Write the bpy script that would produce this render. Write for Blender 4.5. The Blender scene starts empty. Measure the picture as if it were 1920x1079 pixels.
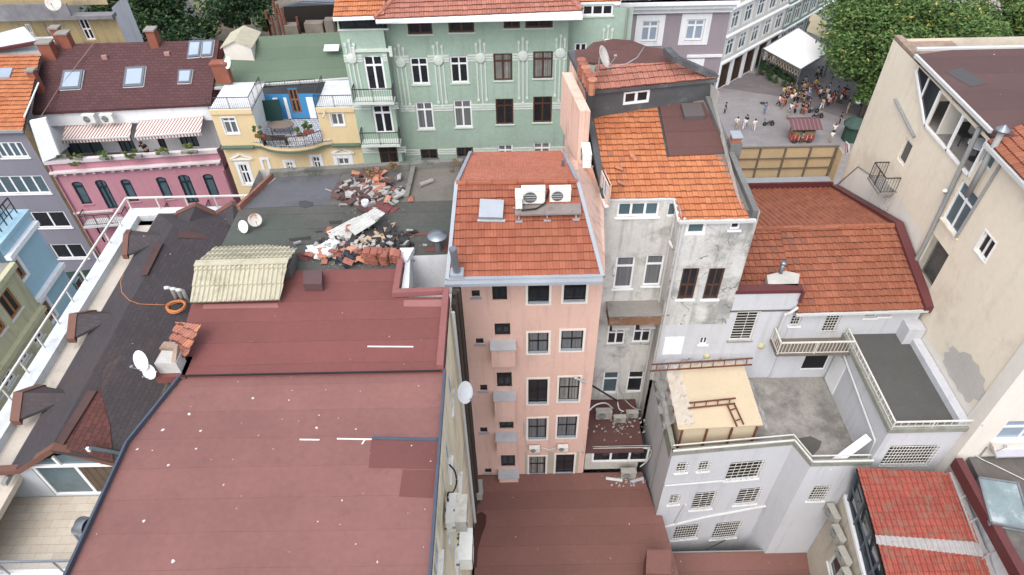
import bpy, bmesh, math, random
from mathutils import Vector, Matrix
from math import radians as RAD, pi, sin, cos
random.seed(7)
S = bpy.context.scene
COL = S.collection
# ---------------------------------------------------------------- camera
HC = 47.0                                   # drone height above the square, metres
FPX = 1290.0
cam_d = bpy.data.cameras.new('camera'); cam = bpy.data.objects.new('camera', cam_d); COL.objects.link(cam)
DN = Vector((27.0, 1350.0, FPX)).normalized()      # straight down, seen in camera axes (x right, y down, z forward)
FW = (Vector((0, 0, 1)) - DN * DN.z).normalized()  # level forward = world +Y
RT = DN.cross(FW)
if RT.x < 0: RT = -RT
cx, cy, cz = [Vector((RT[i], FW[i], -DN[i])) for i in range(3)]   # camera axes in world coordinates
cam.matrix_world = Matrix(((cx.x, -cy.x, -cz.x, 0), (cx.y, -cy.y, -cz.y, 0), (cx.z, -cy.z, -cz.z, HC), (0, 0, 0, 1)))
cam_d.sensor_width = 36; cam_d.lens = 36 * FPX / 1920; cam_d.clip_end = 2000; cam_d.clip_start = .1
S.camera = cam
# ---------------------------------------------------------------- sky, sun, exposure
w = bpy.data.worlds.new('World'); S.world = w; w.use_nodes = True
nt = w.node_tree; bg = nt.nodes['Background']; sky = nt.nodes.new('ShaderNodeTexSky')
sky.sky_type = 'NISHITA'; sky.sun_disc = False
SUN_EL, SUN_AZ = RAD(56), RAD(204)           # azimuth from +Y towards +X
sky.sun_elevation = SUN_EL; sky.sun_rotation = SUN_AZ; sky.air_density = 1.0; sky.dust_density = 4.0; sky.ozone_density = 1.0
hs = nt.nodes.new('ShaderNodeHueSaturation'); hs.inputs['Saturation'].default_value = .5; nt.links.new(sky.outputs[0], hs.inputs['Color']); nt.links.new(hs.outputs[0], bg.inputs[0]); bg.inputs[1].default_value = .15
sl = bpy.data.lights.new('sun', 'SUN'); sun = bpy.data.objects.new('sun', sl); COL.objects.link(sun)
sl.energy = .5; sl.angle = RAD(110); sl.color = (1, .95, .88)
sd = Vector((sin(SUN_AZ) * cos(SUN_EL), cos(SUN_AZ) * cos(SUN_EL), sin(SUN_EL)))
sun.rotation_euler = sd.to_track_quat('Z', 'Y').to_euler()
S.view_settings.view_transform = 'Standard'; S.view_settings.look = 'None'; S.view_settings.gamma = 1; S.view_settings.exposure = 1.2
# ---------------------------------------------------------------- survey: sight lines to real points
def ray(u, v):
    c = Vector(((u - 960) / FPX, (v - 539.5) / FPX, 1))
    return cx * c.x + cy * c.y + cz * c.z
def G(u, v, h):                              # where the sight line meets the level h metres below the drone
    r = ray(u, v); t = h / -r.z; return Vector((r.x * t, r.y * t, HC - h))
def T(c, r): return lambda x, y: (480 * c + x / 4, (0, 270, 540, 809)[r] + y / 4)
def V(x, y, h): return Vector((x, y, HC - h))
# ---------------------------------------------------------------- materials
MT = {}
def lin(c): c /= 255; return c / 12.92 if c <= .04045 else ((c + .055) / 1.055) ** 2.4
def rgb(r, g, b, k=1.0, ds=.16):             # sRGB estimate -> reflectance, a little less saturated than it looks in the picture
    c = [lin(x) * k * .8 for x in (r, g, b)]; l = sum(c) / 3; return tuple(min(.82, x + (l - x) * ds) for x in c) + (1,)
def nn(nt, t, **kw):
    n = nt.nodes.new(t)
    for k, v in kw.items(): setattr(n, k, v)
    return n
def mat(name, col, rough=.85, var=.12, scale=.5, streak=0, dirt=None, bump=0, bscale=8, speck=0, crack=0, seam=None, brick=None, metal=0, spec=.3, tile=None, fold=0, leaf=None, alpha=None, rib=None, stone=0):
    if name in MT: return MT[name]
    m = bpy.data.materials.new(name); m.use_nodes = True; nt = m.node_tree; L = nt.links.new
    B = nt.nodes['Principled BSDF']; B.inputs['Roughness'].default_value = rough; B.inputs['Metallic'].default_value = metal
    B.inputs['Specular IOR Level'].default_value = spec
    geo = nn(nt, 'ShaderNodeNewGeometry'); pos = geo.outputs['Position']
    uvn = nn(nt, 'ShaderNodeUVMap'); uv = uvn.outputs[0]
    def noise(vec, sc, det=4, rg=.55):
        n = nn(nt, 'ShaderNodeTexNoise'); L(vec, n.inputs['Vector']); n.inputs['Scale'].default_value = sc; n.inputs['Detail'].default_value = det; n.inputs['Roughness'].default_value = rg; return n.outputs[0]
    def ramp(f, a, b, c=0, d=1):
        n = nn(nt, 'ShaderNodeMapRange'); L(f, n.inputs[0])
        for i, x in enumerate((a, b, c, d)): n.inputs[i + 1].default_value = x
        return n.outputs[0]
    def mix(f, a, b, mode='MIX'):
        n = nn(nt, 'ShaderNodeMix', data_type='RGBA', blend_type=mode)
        if isinstance(f, (int, float)): n.inputs[0].default_value = f
        else: L(f, n.inputs[0])
        for i, x in ((6, a), (7, b)):
            if isinstance(x, tuple): n.inputs[i].default_value = x
            else: L(x, n.inputs[i])
        return n.outputs[2]
    def vmul(vec, s):
        n = nn(nt, 'ShaderNodeVectorMath', operation='MULTIPLY'); L(vec, n.inputs[0]); n.inputs[1].default_value = s; return n.outputs[0]
    def math_(op, a, b=0):
        n = nn(nt, 'ShaderNodeMath', operation=op)
        for i, x in enumerate((a, b)):
            if isinstance(x, (int, float)): n.inputs[i].default_value = x
            else: L(x, n.inputs[i])
        return n.outputs[0]
    c = col; hts = []
    if tile:                                  # per-tile colour from the tile index in the UV map
        fl = nn(nt, 'ShaderNodeVectorMath', operation='FLOOR'); L(uv, fl.inputs[0])
        wn = nn(nt, 'ShaderNodeTexWhiteNoise'); L(fl.outputs[0], wn.inputs['Vector'])
        c = mix(ramp(wn.outputs[0], 0, 1, 0, 1), col, tile[0])
        if len(tile) > 1:
            c = mix(ramp(math_('MULTIPLY', wn.outputs[0], noise(pos, .5)), tile[2], tile[2] + .1), c, tile[1])
        fr = nn(nt, 'ShaderNodeVectorMath', operation='FRACTION'); L(uv, fr.inputs[0]); sj = nn(nt, 'ShaderNodeSeparateXYZ'); L(fr.outputs[0], sj.inputs[0])   # step shade and joint dirt, painted dark into the tile laps
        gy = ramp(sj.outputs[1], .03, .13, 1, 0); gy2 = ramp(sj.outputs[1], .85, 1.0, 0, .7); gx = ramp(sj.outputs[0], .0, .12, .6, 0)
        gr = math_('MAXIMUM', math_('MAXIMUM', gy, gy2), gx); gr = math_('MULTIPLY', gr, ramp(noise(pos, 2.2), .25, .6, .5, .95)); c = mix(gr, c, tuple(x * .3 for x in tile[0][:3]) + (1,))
    if brick:                                 # (w, h, mortar size, second colour, mortar colour)
        bt = nn(nt, 'ShaderNodeTexBrick'); L(uv, bt.inputs['Vector']); bt.inputs['Scale'].default_value = 1
        bt.inputs['Brick Width'].default_value = brick[0]; bt.inputs['Row Height'].default_value = brick[1]; bt.inputs['Mortar Size'].default_value = brick[2]
        bt.inputs['Color1'].default_value = col; bt.inputs['Color2'].default_value = brick[3]; bt.inputs['Mortar'].default_value = brick[4]; bt.inputs['Mortar Smooth'].default_value = .2
        c = bt.outputs[0]; hts.append((math_('MULTIPLY', bt.outputs[1], -.5), 1))
    if seam:                                  # (spacing along v, colour): long wavering lap joints
        nv = noise(pos, .35, 2); sx = nn(nt, 'ShaderNodeSeparateXYZ'); L(uv, sx.inputs[0])
        y = math_('ADD', math_('DIVIDE', sx.outputs[1], seam[0]), math_('MULTIPLY', nv, .12))
        fr = math_('FRACT', y); c = mix(math_('MULTIPLY', math_('LESS_THAN', fr, seam[2]), ramp(noise(pos, 1.3), .3, .6, .25, 1)), c, seam[1])
        wnf = nn(nt, 'ShaderNodeTexWhiteNoise', noise_dimensions='1D'); L(math_('FLOOR', y), wnf.inputs['W'])
        c = mix(1, c, mix(wnf.outputs[0], (.93, .93, .93, 1), (1.06, 1.06, 1.06, 1)), 'MULTIPLY')
    if rib:                                   # fine colour ribs along u
        sx = nn(nt, 'ShaderNodeSeparateXYZ'); L(uv, sx.inputs[0])
        c = mix(ramp(math_('SINE', math_('MULTIPLY', sx.outputs[0], 6.283 / rib[0])), rib[2], rib[2] + .25), c, rib[1])
    if fold:                                  # hanging curtain folds
        sx = nn(nt, 'ShaderNodeSeparateXYZ'); L(uv, sx.inputs[0])
        nw = nn(nt, 'ShaderNodeTexNoise', noise_dimensions='1D'); L(sx.outputs[0], nw.inputs['W']); nw.inputs['Scale'].default_value = 9
        c = mix(ramp(nw.outputs[0], .3, .7), c, tuple(x * fold for x in col[:3]) + (1,))
    if var:
        f = noise(pos, scale, 6, .6); c = mix(1, c, mix(ramp(f, .3, .7), (1 - var,) * 3 + (1,), (1 + var * .6,) * 3 + (1,)), 'MULTIPLY')
        f = noise(pos, scale * 14, 3, .6); c = mix(1, c, mix(ramp(f, .3, .7), (1 - var * .5,) * 3 + (1,), (1 + var * .4,) * 3 + (1,)), 'MULTIPLY')
    if leaf:
        at = nn(nt, 'ShaderNodeUVMap'); sx = nn(nt, 'ShaderNodeSeparateXYZ'); L(at.outputs[0], sx.inputs[0])
        c = mix(sx.outputs[0], c, leaf[0]); c = mix(math_('GREATER_THAN', sx.outputs[1], leaf[2]), c, leaf[1])
    if streak:
        f = noise(vmul(pos, (2.6, 2.6, .22)), 1, 5, .65); c = mix(ramp(f, .52, .75, 0, streak), c, rgb(96, 90, 82))
    if dirt:
        f = noise(pos, dirt[2], 8, .68); c = mix(ramp(f, dirt[3] if len(dirt) > 3 else .5, (dirt[3] if len(dirt) > 3 else .5) + .12, 0, dirt[1]), c, dirt[0])
    if crack:
        vo = nn(nt, 'ShaderNodeTexVoronoi', feature='DISTANCE_TO_EDGE'); L(vmul(pos, (1, 1, 1)), vo.inputs['Vector']); vo.inputs['Scale'].default_value = .8
        na = nn(nt, 'ShaderNodeVectorMath', operation='ADD'); nz = nn(nt, 'ShaderNodeTexNoise'); L(pos, nz.inputs['Vector']); nz.inputs['Scale'].default_value = 1.6; nz.inputs['Detail'].default_value = 5
        L(pos, na.inputs[0]); L(nz.outputs[1], na.inputs[1]); L(na.outputs[0], vo.inputs['Vector'])
        k = math_('MULTIPLY', math_('LESS_THAN', vo.outputs['Distance'], .012), ramp(noise(pos, .7), .48, .56, 0, crack)); c = mix(k, c, rgb(70, 66, 62))
    if speck:
        vo = nn(nt, 'ShaderNodeTexVoronoi', voronoi_dimensions='2D'); dv = nn(nt, 'ShaderNodeTexNoise'); L(pos, dv.inputs['Vector']); dv.inputs['Scale'].default_value = 22; dm = nn(nt, 'ShaderNodeVectorMath', operation='MULTIPLY_ADD'); L(dv.outputs[1], dm.inputs[0]); dm.inputs[1].default_value = (.05, .09, 0); L(pos, dm.inputs[2]); L(dm.outputs[0], vo.inputs['Vector']); vo.inputs['Scale'].default_value = 1.7
        sx = nn(nt, 'ShaderNodeSeparateColor'); L(vo.outputs['Color'], sx.inputs[0])
        rad = math_('MULTIPLY', math_('GREATER_THAN', sx.outputs[0], .72), math_('ADD', math_('MULTIPLY', math_('POWER', sx.outputs[1], 4), .07 * speck), .02 * speck))
        c = mix(math_('LESS_THAN', vo.outputs['Distance'], rad), c, rgb(205, 200, 195))
    if isinstance(c, tuple): B.inputs['Base Color'].default_value = c
    else: L(c, B.inputs['Base Color'])
    if alpha is not None: B.inputs['Alpha'].default_value = alpha
    if bump:
        bn = nn(nt, 'ShaderNodeBump'); bn.inputs['Strength'].default_value = bump; bn.inputs['Distance'].default_value = .03
        L(noise(pos, bscale, 5, .6), bn.inputs['Height']); nrm = bn.outputs[0]
        if hts:
            b2 = nn(nt, 'ShaderNodeBump'); b2.inputs['Strength'].default_value = .6; b2.inputs['Distance'].default_value = .02; L(hts[0][0], b2.inputs['Height']); L(nrm, b2.inputs['Normal']); nrm = b2.outputs[0]
        L(nrm, B.inputs['Normal'])
    MT[name] = m; return m
# ---------------------------------------------------------------- mesh helpers
class MB:
    def __init__(s): s.v = []; s.f = []; s.uv = []
    def poly(s, pts, uv=None):
        i = len(s.v); s.v += [Vector(p) for p in pts]; s.f.append(tuple(range(i, i + len(pts)))); s.uv.append(uv); return s
    def box(s, a, b):
        x0, y0, z0 = a; x1, y1, z1 = b; return s.hull([(x0, y0), (x1, y0), (x1, y1), (x0, y1)], z0, z1)
    def hull(s, pl, z0, z1, top=True, bot=True):
        n = len(pl)
        for i in range(n):
            a, b = pl[i], pl[(i + 1) % n]; s.poly([(*a, z0), (*b, z0), (*b, z1), (*a, z1)])
        if top: s.poly([(*p, z1) for p in pl])
        if bot: s.poly([(*p, z0) for p in reversed(pl)])
        return s
    def slab(s, pts, t, d=None):              # a planar outline given thickness t downwards
        d = Vector(d or (0, 0, -1)) * t; pts = [Vector(p) for p in pts]; q = [p + d for p in pts]; n = len(pts)
        s.poly(pts); s.poly(list(reversed(q)))
        for i in range(n): s.poly([pts[i], q[i], q[(i + 1) % n], pts[(i + 1) % n]])
        return s
    def bar(s, a, b, wd, th=None):            # rectangular bar between two points
        a, b = Vector(a), Vector(b); th = th or wd; d = (b - a).normalized(); up = Vector((0, 0, 1)) if abs(d.z) < .9 else Vector((0, 1, 0))
        x = d.cross(up).normalized() * wd / 2; y = x.cross(d).normalized() * th / 2
        c = [(-x - y), (x - y), (x + y), (-x + y)]
        A = [a + k for k in c]; Bq = [b + k for k in c]
        for i in range(4): s.poly([A[i], A[(i + 1) % 4], Bq[(i + 1) % 4], Bq[i]])
        s.poly(A[::-1]); s.poly(Bq); return s
    def tube(s, pts, r, n=8, cap=True):
        pts = [Vector(p) for p in pts]; rings = []; rr = r if isinstance(r, (list, tuple)) else [r] * len(pts)
        for i, p in enumerate(pts):
            d = (pts[min(i + 1, len(pts) - 1)] - pts[max(i - 1, 0)]).normalized(); up = Vector((0, 0, 1)) if abs(d.z) < .9 else Vector((0, 1, 0))
            x = d.cross(up).normalized(); y = x.cross(d)
            rings.append([p + (x * cos(2 * pi * k / n) + y * sin(2 * pi * k / n)) * rr[i] for k in range(n)])
        for a, b in zip(rings, rings[1:]):
            for k in range(n): s.poly([a[k], a[(k + 1) % n], b[(k + 1) % n], b[k]])
        if cap: s.poly(rings[0][::-1]); s.poly(rings[-1])
        return s
    def lathe(s, prof, c=(0, 0, 0), n=16, M=None):   # profile of (radius, z)
        M = M or Matrix.Translation(c)
        R = [[M @ Vector((r * cos(2 * pi * k / n), r * sin(2 * pi * k / n), z)) for k in range(n)] for r, z in prof]
        for a, b in zip(R, R[1:]):
            for k in range(n): s.poly([a[k], a[(k + 1) % n], b[(k + 1) % n], b[k]])
        return s
    def build(s, name, m, parent=None, smooth=False, label=None, kind=None):
        me = bpy.data.meshes.new(name); off = Vector(parent['off']) if parent else Vector()
        me.from_pydata([p - off for p in s.v], [], s.f); ul = me.uv_layers.new(name='UVMap'); li = 0
        for fi, f in enumerate(s.f):
            u = s.uv[fi]
            if u is None:
                P = [s.v[k] for k in f]; n = Vector()
                for k in range(len(P)): n += (P[k] - P[0]).cross(P[(k + 1) % len(P)] - P[0])
                if n.length < 1e-9: n = Vector((0, 0, 1))
                n.normalize()
                if n.z < 0: n = -n
                e = Vector((0, 0, 1)).cross(n); e = Vector((1, 0, 0)) if e.length < .05 else e.normalized()
                if abs(e.x) > abs(e.y) and e.x < 0: e = -e
                q = n.cross(e); u = [(p.dot(e), p.dot(q)) for p in P]
            for t in u: ul.data[li].uv = t; li += 1
        bm = bmesh.new(); bm.from_mesh(me); bmesh.ops.remove_doubles(bm, verts=bm.verts, dist=1e-5); bmesh.ops.recalc_face_normals(bm, faces=bm.faces)
        if smooth:
            for f in bm.faces: f.smooth = True
        bm.to_mesh(me); bm.free()
        me.materials.append(m); o = bpy.data.objects.new(name, me); COL.objects.link(o)
        if parent: o.parent = parent
        o['off'] = tuple(off)
        if label: o['label'] = label
        if kind: o['kind'] = kind
        return o
def tag(o, label, cat, group=None):
    o['label'] = label; o['category'] = cat
    if group: o['group'] = group
    return o
def empty(name, loc, label, cat, group=None):
    o = bpy.data.objects.new(name, None); COL.objects.link(o); o.location = loc; o['off'] = tuple(loc); o.empty_display_size = .3; return tag(o, label, cat, group)
def copy_tree(o, parent=None):
    c = o.copy(); COL.objects.link(c)
    if parent: c.parent = parent
    for ch in list(o.children): copy_tree(ch, c)
    return c
def hang(name, mb, m, label, cat, group=None, loc=None, smooth=False):   # a one-mesh thing
    if loc is None:
        xs = [p for p in mb.v]; loc = (sum(p.x for p in xs) / len(xs), sum(p.y for p in xs) / len(xs), min(p.z for p in xs))
    class Q(dict): pass
    o = mb.build(name, m, None, smooth); d = Vector(loc); o.data.transform(Matrix.Translation(-d)); o.location = d; o['off'] = tuple(d)
    return tag(o, label, cat, group)
# ---------------------------------------------------------------- walls with real openings
class Wall:
    def __init__(s, A, B, h0, h1, m=None, gable=None):   # h0 = depth of the top, h1 = depth of the foot
        s.A = Vector((A[0], A[1], 0)); s.B = Vector((B[0], B[1], 0)); s.e = (s.B - s.A).normalized(); s.L = (s.B - s.A).length
        n = Vector((s.e.y, -s.e.x, 0)); s.n = n if n.dot(-s.A) > 0 else -n
        s.z1 = HC - h0; s.z0 = HC - h1; s.holes = []; s.arches = []; s.m = m; s.gable = gable
    def hit(s, u, v):
        r = ray(u, v); t = s.A.dot(s.n) / (r.x * s.n.x + r.y * s.n.y); p = r * t
        return ((p - s.A).x * s.e.x + (p - s.A).y * s.e.y, HC + p.z)
    def pt(s, a, z, d=0): q = s.A + s.e * a + s.n * d; return Vector((q.x, q.y, z))
    def wbox(s, mb, a0, a1, z0, z1, d0, d1):
        p = [s.pt(a0, 0, d0), s.pt(a1, 0, d0), s.pt(a1, 0, d1), s.pt(a0, 0, d1)]; mb.hull([(q.x, q.y) for q in p], z0, z1); return mb
    def mesh(s, mb, dep=.16):
        xs = sorted({0, s.L} | {a for h in s.holes for a in h[:2]}); zs = sorted({s.z0, s.z1} | {a for h in s.holes for a in h[2:]})
        for i in range(len(xs) - 1):
            for j in range(len(zs) - 1):
                x, z = (xs[i] + xs[i + 1]) / 2, (zs[j] + zs[j + 1]) / 2
                if any(h[0] < x < h[1] and h[2] < z < h[3] for h in s.holes) or x < 0 or x > s.L or z > s.z1: continue
                mb.poly([s.pt(xs[i], zs[j]), s.pt(xs[i + 1], zs[j]), s.pt(xs[i + 1], zs[j + 1]), s.pt(xs[i], zs[j + 1])])
        for a0, a1, z0, z1 in s.holes:
            for (p, q), (r, t) in (((a0, z0), (a0, z1)), ((a0, z1), (a1, z1)), ((a1, z1), (a1, z0)), ((a1, z0), (a0, z0))):
                mb.poly([s.pt(p, q), s.pt(r, t), s.pt(r, t, -dep), s.pt(p, q, -dep)])
        for a0, a1, z1, rise in s.arches:
            n = 8; c = (a0 + a1) / 2; w = (a1 - a0) / 2
            for sg in (-1, 1):
                pts = [s.pt(c + sg * w, z1)] + [s.pt(c + sg * w * sin(pi / 2 * k / n), z1 - rise * (1 - cos(pi / 2 * k / n))) for k in range(n + 1)]
                mb.poly(pts); mb.poly([p - s.n * .05 for p in pts])
        if s.gable: mb.poly([s.pt(a, HC - h) for a, h in s.gable])
WR = random.Random(3)
def rect(w, p0, p1):
    a, b = w.hit(*p0), w.hit(*p1); return (min(a[0], b[0]), max(a[0], b[0]), min(a[1], b[1]), max(a[1], b[1]))
def window(b, w, r, frame, pane, cols=2, tr=.3, fw=.07, sill=None, sur=None, arch=0, bars=None, bmat=None, name='window', hood=None, box=None, tcols=None, deep=.12, inner=False):
    """cols = lights across, tr = fraction of the height above the transom, sur = (material, width), bars = (across, up)."""
    a0, a1, z0, z1 = r
    if pane.name == 'curtained_glass': pane = WR.choice((pane, pane, glass_d, glass_h))
    if a1 - a0 < .12 or z1 - z0 < .1: return
    w.holes.append((a0, a1, z0, z1))
    if arch: w.arches.append((a0, a1, z1, arch))
    d0, d1 = -deep, -deep + .06; m = MB(); W = w.wbox
    W(m, a0, a0 + fw, z0, z1, d0, d1); W(m, a1 - fw, a1, z0, z1, d0, d1); W(m, a0 + fw, a1 - fw, z0, z0 + fw, d0, d1); W(m, a0 + fw, a1 - fw, z1 - fw, z1, d0, d1)
    zt = z1 - (z1 - z0) * tr if tr else z1 - fw
    if tr: W(m, a0 + fw, a1 - fw, zt - fw / 2, zt + fw / 2, d0, d1 + .004)
    for k in range(1, cols):
        x = a0 + (a1 - a0) * k / cols; W(m, x - fw * .55, x + fw * .55, z0 + fw, (zt - fw / 2) if tr else z1 - fw, d0, d1 - .004)
    if tr:
        for k in range(1, (tcols or cols)):
            x = a0 + (a1 - a0) * k / (tcols or cols); W(m, x - fw * .4, x + fw * .4, zt + fw / 2, z1 - fw, d0, d1 - .004)
    f = m.build(name, frame, b)
    g = MB(); g.poly([w.pt(a0, z0, -deep + .02), w.pt(a1, z0, -deep + .02), w.pt(a1, z1, -deep + .02), w.pt(a0, z1, -deep + .02)]).build('pane', pane, f)
    if sill and inner: k = MB(); W(k, a0 + .01, a1 - .01, z0 + .004, z0 + .09, d1 + .005, .03); k.build('sill', sill, f)
    elif sill: k = MB(); W(k, a0 - .08, a1 + .08, z0 - .08, z0 - .002, -.1, .07); k.build('sill', sill, f)
    if sur:
        k = MB(); t = sur[1]; o = .035
        W(k, a0 - t, a0 - .002, z0 - t * .8, z1 + t, .002, o); W(k, a1 + .002, a1 + t, z0 - t * .8, z1 + t, .002, o); W(k, a0 - .002, a1 + .002, z1 + .002, z1 + t, .002, o - .003); W(k, a0 - .002, a1 + .002, z0 - t * .8, z0 - .002, .002, o + .01)
        k.build('surround', sur[0], f)
    if bars:
        k = MB(); bx, bz = bars; bz = max(4, round(bz * .72)) if bx < 8 else round(bz * .8)
        for i in range(1, bx): x = a0 + (a1 - a0) * i / bx; W(k, x - .011, x + .011, z0, z1, .02, .04)
        for i in range(0, bz + 1): z = z0 + (z1 - z0) * i / bz; W(k, a0 - .03, a1 + .03, z - .013, z + .013, .042, .06)
        k.build('grille', bmat, f)
    return f
class Bld:
    def __init__(s, name, loc, label, cat='building', group=None):
        s.o = empty(name, (loc[0], loc[1], 0), label, cat, group); s.walls = []
    def wall(s, A, B, h0, h1, m, gable=None): w = Wall(A, B, h0, h1, m, gable); s.walls.append(w); return w
    def part(s, name, mb, m, parent=None, **k): return mb.build(name, m, parent or s.o, **k)
    def win(s, w, p0, p1, **k): return window(s.o, w, rect(w, p0, p1), **k)
    def done(s):
        by = {}
        for w in s.walls: by.setdefault(w.m.name, []).append(w)
        for k, ws in by.items():
            mb = MB()
            for w in ws: w.mesh(mb)
            mb.build('wall', ws[0].m, s.o)
def tiles(mb, pts, tw=.22, th=.34, lift=.045, wave=.02, prof=None, jit=.006, org=None, base=None):
    """tiled slope: pts[0]->pts[1] is the eave, outline convex; every tile is modelled, clipped to the outline"""
    pts = [Vector(p) for p in pts]; e = ((base[1] - base[0]) if base else (pts[1] - pts[0])).normalized(); n = e.cross(pts[-1] - pts[0]).normalized()
    if n.z < 0: n = -n
    sdir = n.cross(e); sdir = sdir if sdir.dot(pts[-1] - pts[0]) > 0 else -sdir; o = Vector(org) if org is not None else (base[0] if base else pts[0])
    E = [(p - o).dot(e) for p in pts]; Sx = [(p - o).dot(sdir) for p in pts]
    prof = prof or [(0, 0), (.18, 1), (.42, 1), (.5, .25), (.6, .9), (.85, .9)]
    bm = bmesh.new(); ul = bm.loops.layers.uv.new('UVMap'); i0, i1 = int(math.floor(min(E) / tw)), int(math.ceil(max(E) / tw)); rows = int(math.ceil(max(Sx) / th))
    def P(x, y, z): return o + e * x + sdir * y + n * z
    for j in range(int(math.floor(min(Sx) / th)), rows):
        y0, y1 = j * th, (j + 1) * th
        for i in range(i0, i1):
            q = random.uniform(-jit, jit); q2 = random.uniform(-jit, jit) * 1.5; pr = [(a, b) for a, b in prof] + [(1, prof[0][1])]
            lo = [bm.verts.new(P((i + a) * tw, y0 + q2, lift + q + b * wave)) for a, b in pr]; hi = [bm.verts.new(P((i + a) * tw, y1 + .02, q * .3 + b * wave)) for a, b in pr]
            ft = [bm.verts.new(P((i + a) * tw, y0 + q2, -.02)) for a, b in pr]
            for k in range(len(pr) - 1):
                for (A, Bv, va, vb) in ((lo, hi, .05, .95), (ft, lo, .02, .05)):
                    f = bm.faces.new((A[k], A[k + 1], Bv[k + 1], Bv[k]))
                    ua, ub = i + .02 + pr[k][0] * .96, i + .02 + pr[k + 1][0] * .96
                    for lp, t in zip(f.loops, ((ua, j + va), (ub, j + va), (ub, j + vb), (ua, j + vb))): lp[ul].uv = t
    c = sum(pts, Vector()) / len(pts)
    for k in range(len(pts)):
        a, b = pts[k], pts[(k + 1) % len(pts)]; pn = (b - a).cross(n).normalized()
        if pn.dot(c - a) > 0: pn = -pn
        bmesh.ops.bisect_plane(bm, geom=bm.verts[:] + bm.edges[:] + bm.faces[:], plane_co=a + pn * (.03 if k == 0 else 0), plane_no=pn, clear_outer=True)
    base = len(mb.v); idx = {}
    for v in bm.verts: idx[v] = len(mb.v); mb.v.append(v.co.copy())
    for f in bm.faces: mb.f.append(tuple(idx[v] for v in f.verts)); mb.uv.append([tuple(lp[ul].uv) for lp in f.loops])
    bm.free(); return mb
def rail(mb, a, b, hgt=.9, posts=1.2, bal=0, r=.025, mid=0):
    a, b = Vector(a), Vector(b); L = (b - a).length; up = Vector((0, 0, hgt)); mb.bar(a + up, b + up, r * 2.2)
    n = max(1, int(L / posts))
    for i in range(n + 1): p = a.lerp(b, i / n); mb.bar(p, p + up, r * 1.6)
    if bal:
        mb.bar(a + Vector((0, 0, .08)), b + Vector((0, 0, .08)), r); k = max(1, int(L / bal))
        for i in range(1, k): p = a.lerp(b, i / k); mb.bar(p + Vector((0, 0, .08)), p + up, r * .7)
    for i in range(mid): q = Vector((0, 0, hgt * (i + 1) / (mid + 1))); mb.bar(a + q, b + q, r)
    return mb
# ---------------------------------------------------------------- palette
K = 1.15
white_p = mat('white_paint', rgb(225, 228, 232, K), var=.06, streak=.15)
white_old = mat('white_paint_old', rgb(205, 208, 212, K), var=.1, streak=.3, dirt=(rgb(150, 148, 142), .5, .8, .6))
white_blue = mat('white_wall', rgb(212, 215, 222, .88), var=.05, scale=.3, streak=.2, dirt=(rgb(170, 172, 176), .4, .5, .62), bump=.1)
frame_w = mat('white_frame', rgb(228, 230, 232, K), var=.03, rough=.4)
frame_b = mat('brown_frame', rgb(88, 58, 44), var=.1, rough=.5)
frame_o = mat('orange_wood_frame', rgb(165, 110, 62), var=.1, rough=.5)
frame_k = mat('black_frame', rgb(34, 36, 40), var=.05, rough=.4)
frame_n = mat('dark_teal_frame', rgb(38, 52, 62), var=.05, rough=.4)
glass_d = mat('dark_glass', rgb(40, 44, 50), rough=.08, var=.35, scale=1.5, spec=.6)
glass_c = mat('curtained_glass', rgb(122, 126, 130), rough=.12, var=.1, scale=1, spec=.5, fold=.6)
glass_h = mat('net_curtained_glass', rgb(158, 158, 154), rough=.15, var=.3, scale=1.2, spec=.5, fold=.35)
glass_t = mat('teal_glass', rgb(84, 108, 118), rough=.1, var=.2, scale=1, spec=.6)
glass_s = mat('sky_glass', rgb(150, 168, 188), rough=.06, var=.08, scale=.8, spec=.8)
glass_k = mat('black_opening', rgb(22, 22, 24), rough=.5, var=.3)
steel = mat('galvanised_steel', rgb(150, 158, 166), rough=.35, metal=.7, var=.12, scale=2)
zinc = mat('zinc_flashing', rgb(150, 158, 168, 1.1), rough=.5, metal=0, var=.1, scale=1)
blueflash = mat('blue_grey_flashing', rgb(74, 84, 102), rough=.5, var=.15, scale=1)
pipe_w = mat('white_plastic', rgb(210, 212, 212, .92), rough=.45, var=.05)
pipe_g = mat('grey_pipe', rgb(150, 152, 152), rough=.5, var=.1)
pipe_k = mat('brown_drainpipe', rgb(72, 62, 56), rough=.6, var=.15)
cable_k = mat('black_cable', rgb(38, 38, 40), rough=.6, var=.05)
iron = mat('wrought_iron', rgb(62, 62, 64), rough=.6, var=.1)
iron_w = mat('white_painted_iron', rgb(205, 203, 196, K), rough=.5, var=.1)
rust = mat('rusty_steel', rgb(120, 66, 48), rough=.8, var=.25, scale=2)
lead = mat('black_felt_wall', rgb(86, 88, 92), rough=.7, var=.2, scale=1.2, streak=.3, dirt=(rgb(120, 122, 124), .6, 1.2, .56))
peach = mat('peach_plaster', rgb(222, 180, 164, 1.06), var=.07, scale=.35, streak=.28, dirt=(rgb(206, 164, 146), .5, .6, .58), bump=.1)
salmon = mat('salmon_plaster', rgb(226, 186, 166, 1.08), var=.08, scale=.4, streak=.55, dirt=(rgb(196, 140, 108), .5, .45, .6), bump=.1)
stucco = mat('weathered_grey_stucco', rgb(192, 192, 190, 1.15), var=.2, scale=.5, streak=.6, dirt=(rgb(132, 134, 130), .75, .55, .5), crack=.8, bump=.4, bscale=5)
stucco_g = mat('smooth_grey_render', rgb(198, 197, 192, 1.15), var=.14, scale=.5, streak=.5, dirt=(rgb(146, 144, 138), .7, .6, .52), bump=.15)
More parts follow.
